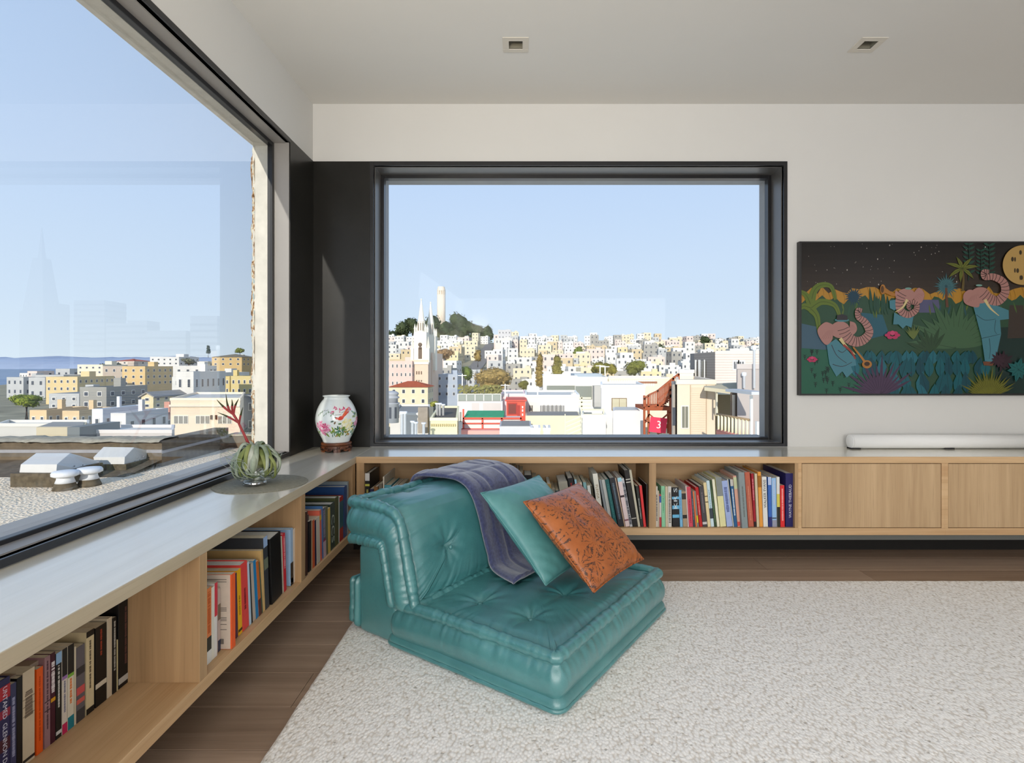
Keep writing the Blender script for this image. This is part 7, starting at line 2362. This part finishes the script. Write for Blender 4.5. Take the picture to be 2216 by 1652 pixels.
o = slab(X3(1410), X3(1985), Y3(945), Y3(1240), 45, 10, (244, 224, 196), 'large cream building with three triple windows, behind the red flower spike', roof='pale')
wr = []
for x0, x1 in ((1440, 1560), (1620, 1738), (1804, 1920)):
    for k in range(3):
        a = x0 + (x1 - x0) * k / 3
        wr.append((X3(a + 3), X3(a + (x1 - x0) / 3 - 5), Y3(1072), Y3(1134)))
addwin(o, wr, 45, frame=(246, 240, 226), pane=(140, 134, 122), grow=.035)
aa, bb = P(X3(1405), Y3(995), 45) - o.location, P(X3(1990), Y3(978), 45) - o.location
MB().box(aa.x, bb.x, -.16, .02, aa.z, bb.z).build('cornice', hm((250, 236, 212)), o)
for x in (1752, 1790):
    aa = P(X3(x), Y3(1090), 45) - o.location
    MB().box(aa.x - .06, aa.x + .06, -.14, 0, aa.z - .1, aa.z + .25).build('wall_lantern', hm((90, 70, 50)), o)
hero3(1455, 1600, 722, 900, 92, 10, (238, 234, 226), 'pale', 2, 1, 'plain bright white block left of the yellow buildings', name='building', cat='building')
hero3(1778, 1900, 758, 900, 112, 9, (236, 212, 148), 'pale', 3, 2, 'left yellow apartment house near the window edge')
hero3(1908, 2092, 756, 905, 110, 9, (238, 216, 156), 'pale', 4, 2, 'right yellow apartment house touching the window edge')
hipped(X3(1752), X3(2000), Y3(585), Y3(556), Y3(665), 230, 14, (222, 190, 136), 'ochre house with a grey hip roof on the upper slope', 4, 2, (140, 130, 112))
hipped(X3(952), X3(1110), Y3(618), Y3(598), Y3(650), 265, 12, (232, 220, 206), 'white house with a red tiled hip roof on the left skyline', 3, 1, (186, 92, 66))
hero3(660, 880, 852, 1020, 82, 9, (166, 164, 156), 'grey', 2, 2, 'plain grey block with two windows in the left window')
hero3(405, 655, 905, 1020, 86, 9, (198, 198, 196), 'pale', 3, 2, 'light grey terraced house left of the grey block')
o = hero(X3(1168), X3(1268), Y3(912), 84, Y3(1015), 8, (240, 226, 186), 'grey', 1, 2, 'small cream gabled house right of the grey block', gable=True)
hero3(380, 640, 760, 880, 132, 12, (230, 206, 156), 'pale', 5, 2, 'long buff terrace behind the light grey houses', name='building', cat='building')
hero3(640, 850, 655, 770, 190, 14, (240, 230, 206), 'pale', 4, 3, 'wide cream block with a flat roof below the skyline', name='building', cat='building')
hero3(850, 1040, 668, 790, 170, 12, (196, 180, 164), 'pale', 3, 2, 'taupe block beside the wide cream one', name='building', cat='building')
hero3(1010, 1200, 672, 830, 150, 12, (228, 196, 140), 'pale', 3, 3, 'tan apartment house in the middle of the left window')
hero3(1240, 1480, 590, 690, 225, 14, (236, 232, 226), 'pale', 5, 3, 'long white apartment house on the left skyline', name='apartment_block', cat='building')
hero3(760, 850, 1040, 1250, 62, 7, (236, 238, 240), 'pale', 1, 1, 'small white rooftop block near the gravel parapet', name='building', cat='building')
hero3(915, 1040, 1075, 1250, 58, 7, (236, 232, 228), 'pale', 1, 1, 'bright white rooftop box left of the pink wall', name='building', cat='building')
hero3(1130, 1300, 1078, 1250, 66, 7, (222, 164, 142), 'pale', 2, 1, 'salmon pink low building left of the large cream one', name='building', cat='building')
hero3(245, 385, 1045, 1180, 74, 7, (236, 206, 162), 'dark', 2, 1, 'tan bay fronted house beyond the near grey roofs')
hero3(515, 655, 1050, 1180, 74, 7, (232, 204, 162), 'dark', 2, 1, 'second tan bay fronted house beyond the near grey roofs')
hero3(1960, 2110, 930, 1220, 52, 10, (150, 152, 156), 'grey', 2, 2, 'blue grey shaded house between the cream building and the window edge')
slab(X3(-30), X3(720), Y3(1160), Y3(1300), 36, 2.4, (206, 202, 194), 'wide pale flat roof just beyond the gravel parapet', roof='pale')
o = slab(X3(300), X3(690), Y3(1165), Y3(1300), 33, 3, (206, 192, 162), 'low rooftop penthouse with a dark end on the pale flat roof', roof='grey', coping=False)
aa, bb = P(X3(590), Y3(1300), 33) - o.location, P(X3(692), Y3(1160), 33) - o.location
MB().box(aa.x, bb.x, -.3, 3, aa.z, bb.z).build('dark_end', hm((120, 124, 124)), o)
slab(X3(690), X3(1420), Y3(1215), Y3(1320), 34, 3.0, (214, 206, 200), 'pale pinkish flat roof right of the penthouse', roof='pale')
tree(X3(220), Y3(885), Y3(1010), 70, 88, (128, 138, 44), 'bright green round tree at the left edge of the side window', n=1300, lobes=8, leafpx=2.0)
tree(X3(1722), Y3(488), Y3(560), 11, 300, (84, 96, 84), 'small dark conifer on the left skyline', n=240, slim=True, lobes=4, leafpx=1.3)
tree(X3(930), Y3(630), Y3(668), 40, 240, DKG, 'dark tree below the red tiled roof', n=260, leafpx=1.8)
tree(X3(1985), Y3(505), Y3(560), 24, 320, (120, 128, 70), 'green tree on the left skyline near the window edge', n=200, leafpx=1.6)
tree(X3(1560), Y3(590), Y3(660), 30, 210, (108, 108, 84), 'grey green tree among the upper left houses', n=260, leafpx=1.6)
tree(X3(170), Y3(1130), Y3(1165), 34, 70, (150, 140, 70), 'yellow green bush beyond the near grey roofs', n=200, leafpx=1.6)

ZR = [(905, 'behind the church'), (1000, 'left of the uphill street'), (1075, 'along the uphill street'), (1160, 'above the bronze tree'), (1230, 'behind the poplars'), (1312, 'above the first olive tree'),
      (1350, 'above the narrow olive tree'), (1420, 'above the wide olive tree'), (1500, 'above the timber stair'), (9999, 'above the grey boarded house')]
ZL = [(95, 'by the bright green tree'), (175, 'above the light grey terrace'), (232, 'above the plain grey block'), (320, 'above the cream gabled house'), (420, 'near the plain white block'), (9999, 'above the yellow houses')]
items = []
for v, px, Yh, cn, sh, o in placed:
    z_ = next(n for lim, n in (ZR if v == 'R' else ZL) if px < lim)
    t = ('lower', 'middle', 'upper')[int(Yh > (290 if v == 'R' else 170)) + int(Yh > (430 if v == 'R' else 260))]
    items.append((px, o, f'{t} {cn} {sh} house {z_}'))
ranked(items, '{lab}, {i} of {n} from left')

# bay and the hills beyond it, distance haze put into their colour
nb = NB('bay_water')
vec = nb.coords('Object', (.004, .004, .004))
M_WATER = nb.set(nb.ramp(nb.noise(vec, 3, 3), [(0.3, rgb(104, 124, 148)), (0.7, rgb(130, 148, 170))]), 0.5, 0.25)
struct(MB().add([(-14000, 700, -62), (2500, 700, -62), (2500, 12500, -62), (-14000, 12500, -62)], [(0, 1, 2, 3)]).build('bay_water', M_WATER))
n = 160
xs_ = np.linspace(-13500, 800, n)
arr = np.zeros((n, 6, 3))
for i, x in enumerate(xs_):
    hgt = 200 + 40 * mnoise.noise((x * .0011, 0, 0)) + 22 * mnoise.noise((x * .005, 3, 0))
    hgt *= np.interp(x, [-13500, -6500, -4500, 800], [1.0, 1.0, .9, .5])
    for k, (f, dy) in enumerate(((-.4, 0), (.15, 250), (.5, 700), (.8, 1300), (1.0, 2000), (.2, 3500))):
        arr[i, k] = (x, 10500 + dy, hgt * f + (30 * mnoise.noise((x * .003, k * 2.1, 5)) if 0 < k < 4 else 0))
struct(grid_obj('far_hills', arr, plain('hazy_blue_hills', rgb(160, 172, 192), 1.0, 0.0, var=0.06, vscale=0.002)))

# downtown towers off to the right: seen only as reflections in the side window
M_OFF = plain('office_tower_facade', rgb(150, 156, 166), 0.6, 0.3, var=0.05, vscale=0.05)
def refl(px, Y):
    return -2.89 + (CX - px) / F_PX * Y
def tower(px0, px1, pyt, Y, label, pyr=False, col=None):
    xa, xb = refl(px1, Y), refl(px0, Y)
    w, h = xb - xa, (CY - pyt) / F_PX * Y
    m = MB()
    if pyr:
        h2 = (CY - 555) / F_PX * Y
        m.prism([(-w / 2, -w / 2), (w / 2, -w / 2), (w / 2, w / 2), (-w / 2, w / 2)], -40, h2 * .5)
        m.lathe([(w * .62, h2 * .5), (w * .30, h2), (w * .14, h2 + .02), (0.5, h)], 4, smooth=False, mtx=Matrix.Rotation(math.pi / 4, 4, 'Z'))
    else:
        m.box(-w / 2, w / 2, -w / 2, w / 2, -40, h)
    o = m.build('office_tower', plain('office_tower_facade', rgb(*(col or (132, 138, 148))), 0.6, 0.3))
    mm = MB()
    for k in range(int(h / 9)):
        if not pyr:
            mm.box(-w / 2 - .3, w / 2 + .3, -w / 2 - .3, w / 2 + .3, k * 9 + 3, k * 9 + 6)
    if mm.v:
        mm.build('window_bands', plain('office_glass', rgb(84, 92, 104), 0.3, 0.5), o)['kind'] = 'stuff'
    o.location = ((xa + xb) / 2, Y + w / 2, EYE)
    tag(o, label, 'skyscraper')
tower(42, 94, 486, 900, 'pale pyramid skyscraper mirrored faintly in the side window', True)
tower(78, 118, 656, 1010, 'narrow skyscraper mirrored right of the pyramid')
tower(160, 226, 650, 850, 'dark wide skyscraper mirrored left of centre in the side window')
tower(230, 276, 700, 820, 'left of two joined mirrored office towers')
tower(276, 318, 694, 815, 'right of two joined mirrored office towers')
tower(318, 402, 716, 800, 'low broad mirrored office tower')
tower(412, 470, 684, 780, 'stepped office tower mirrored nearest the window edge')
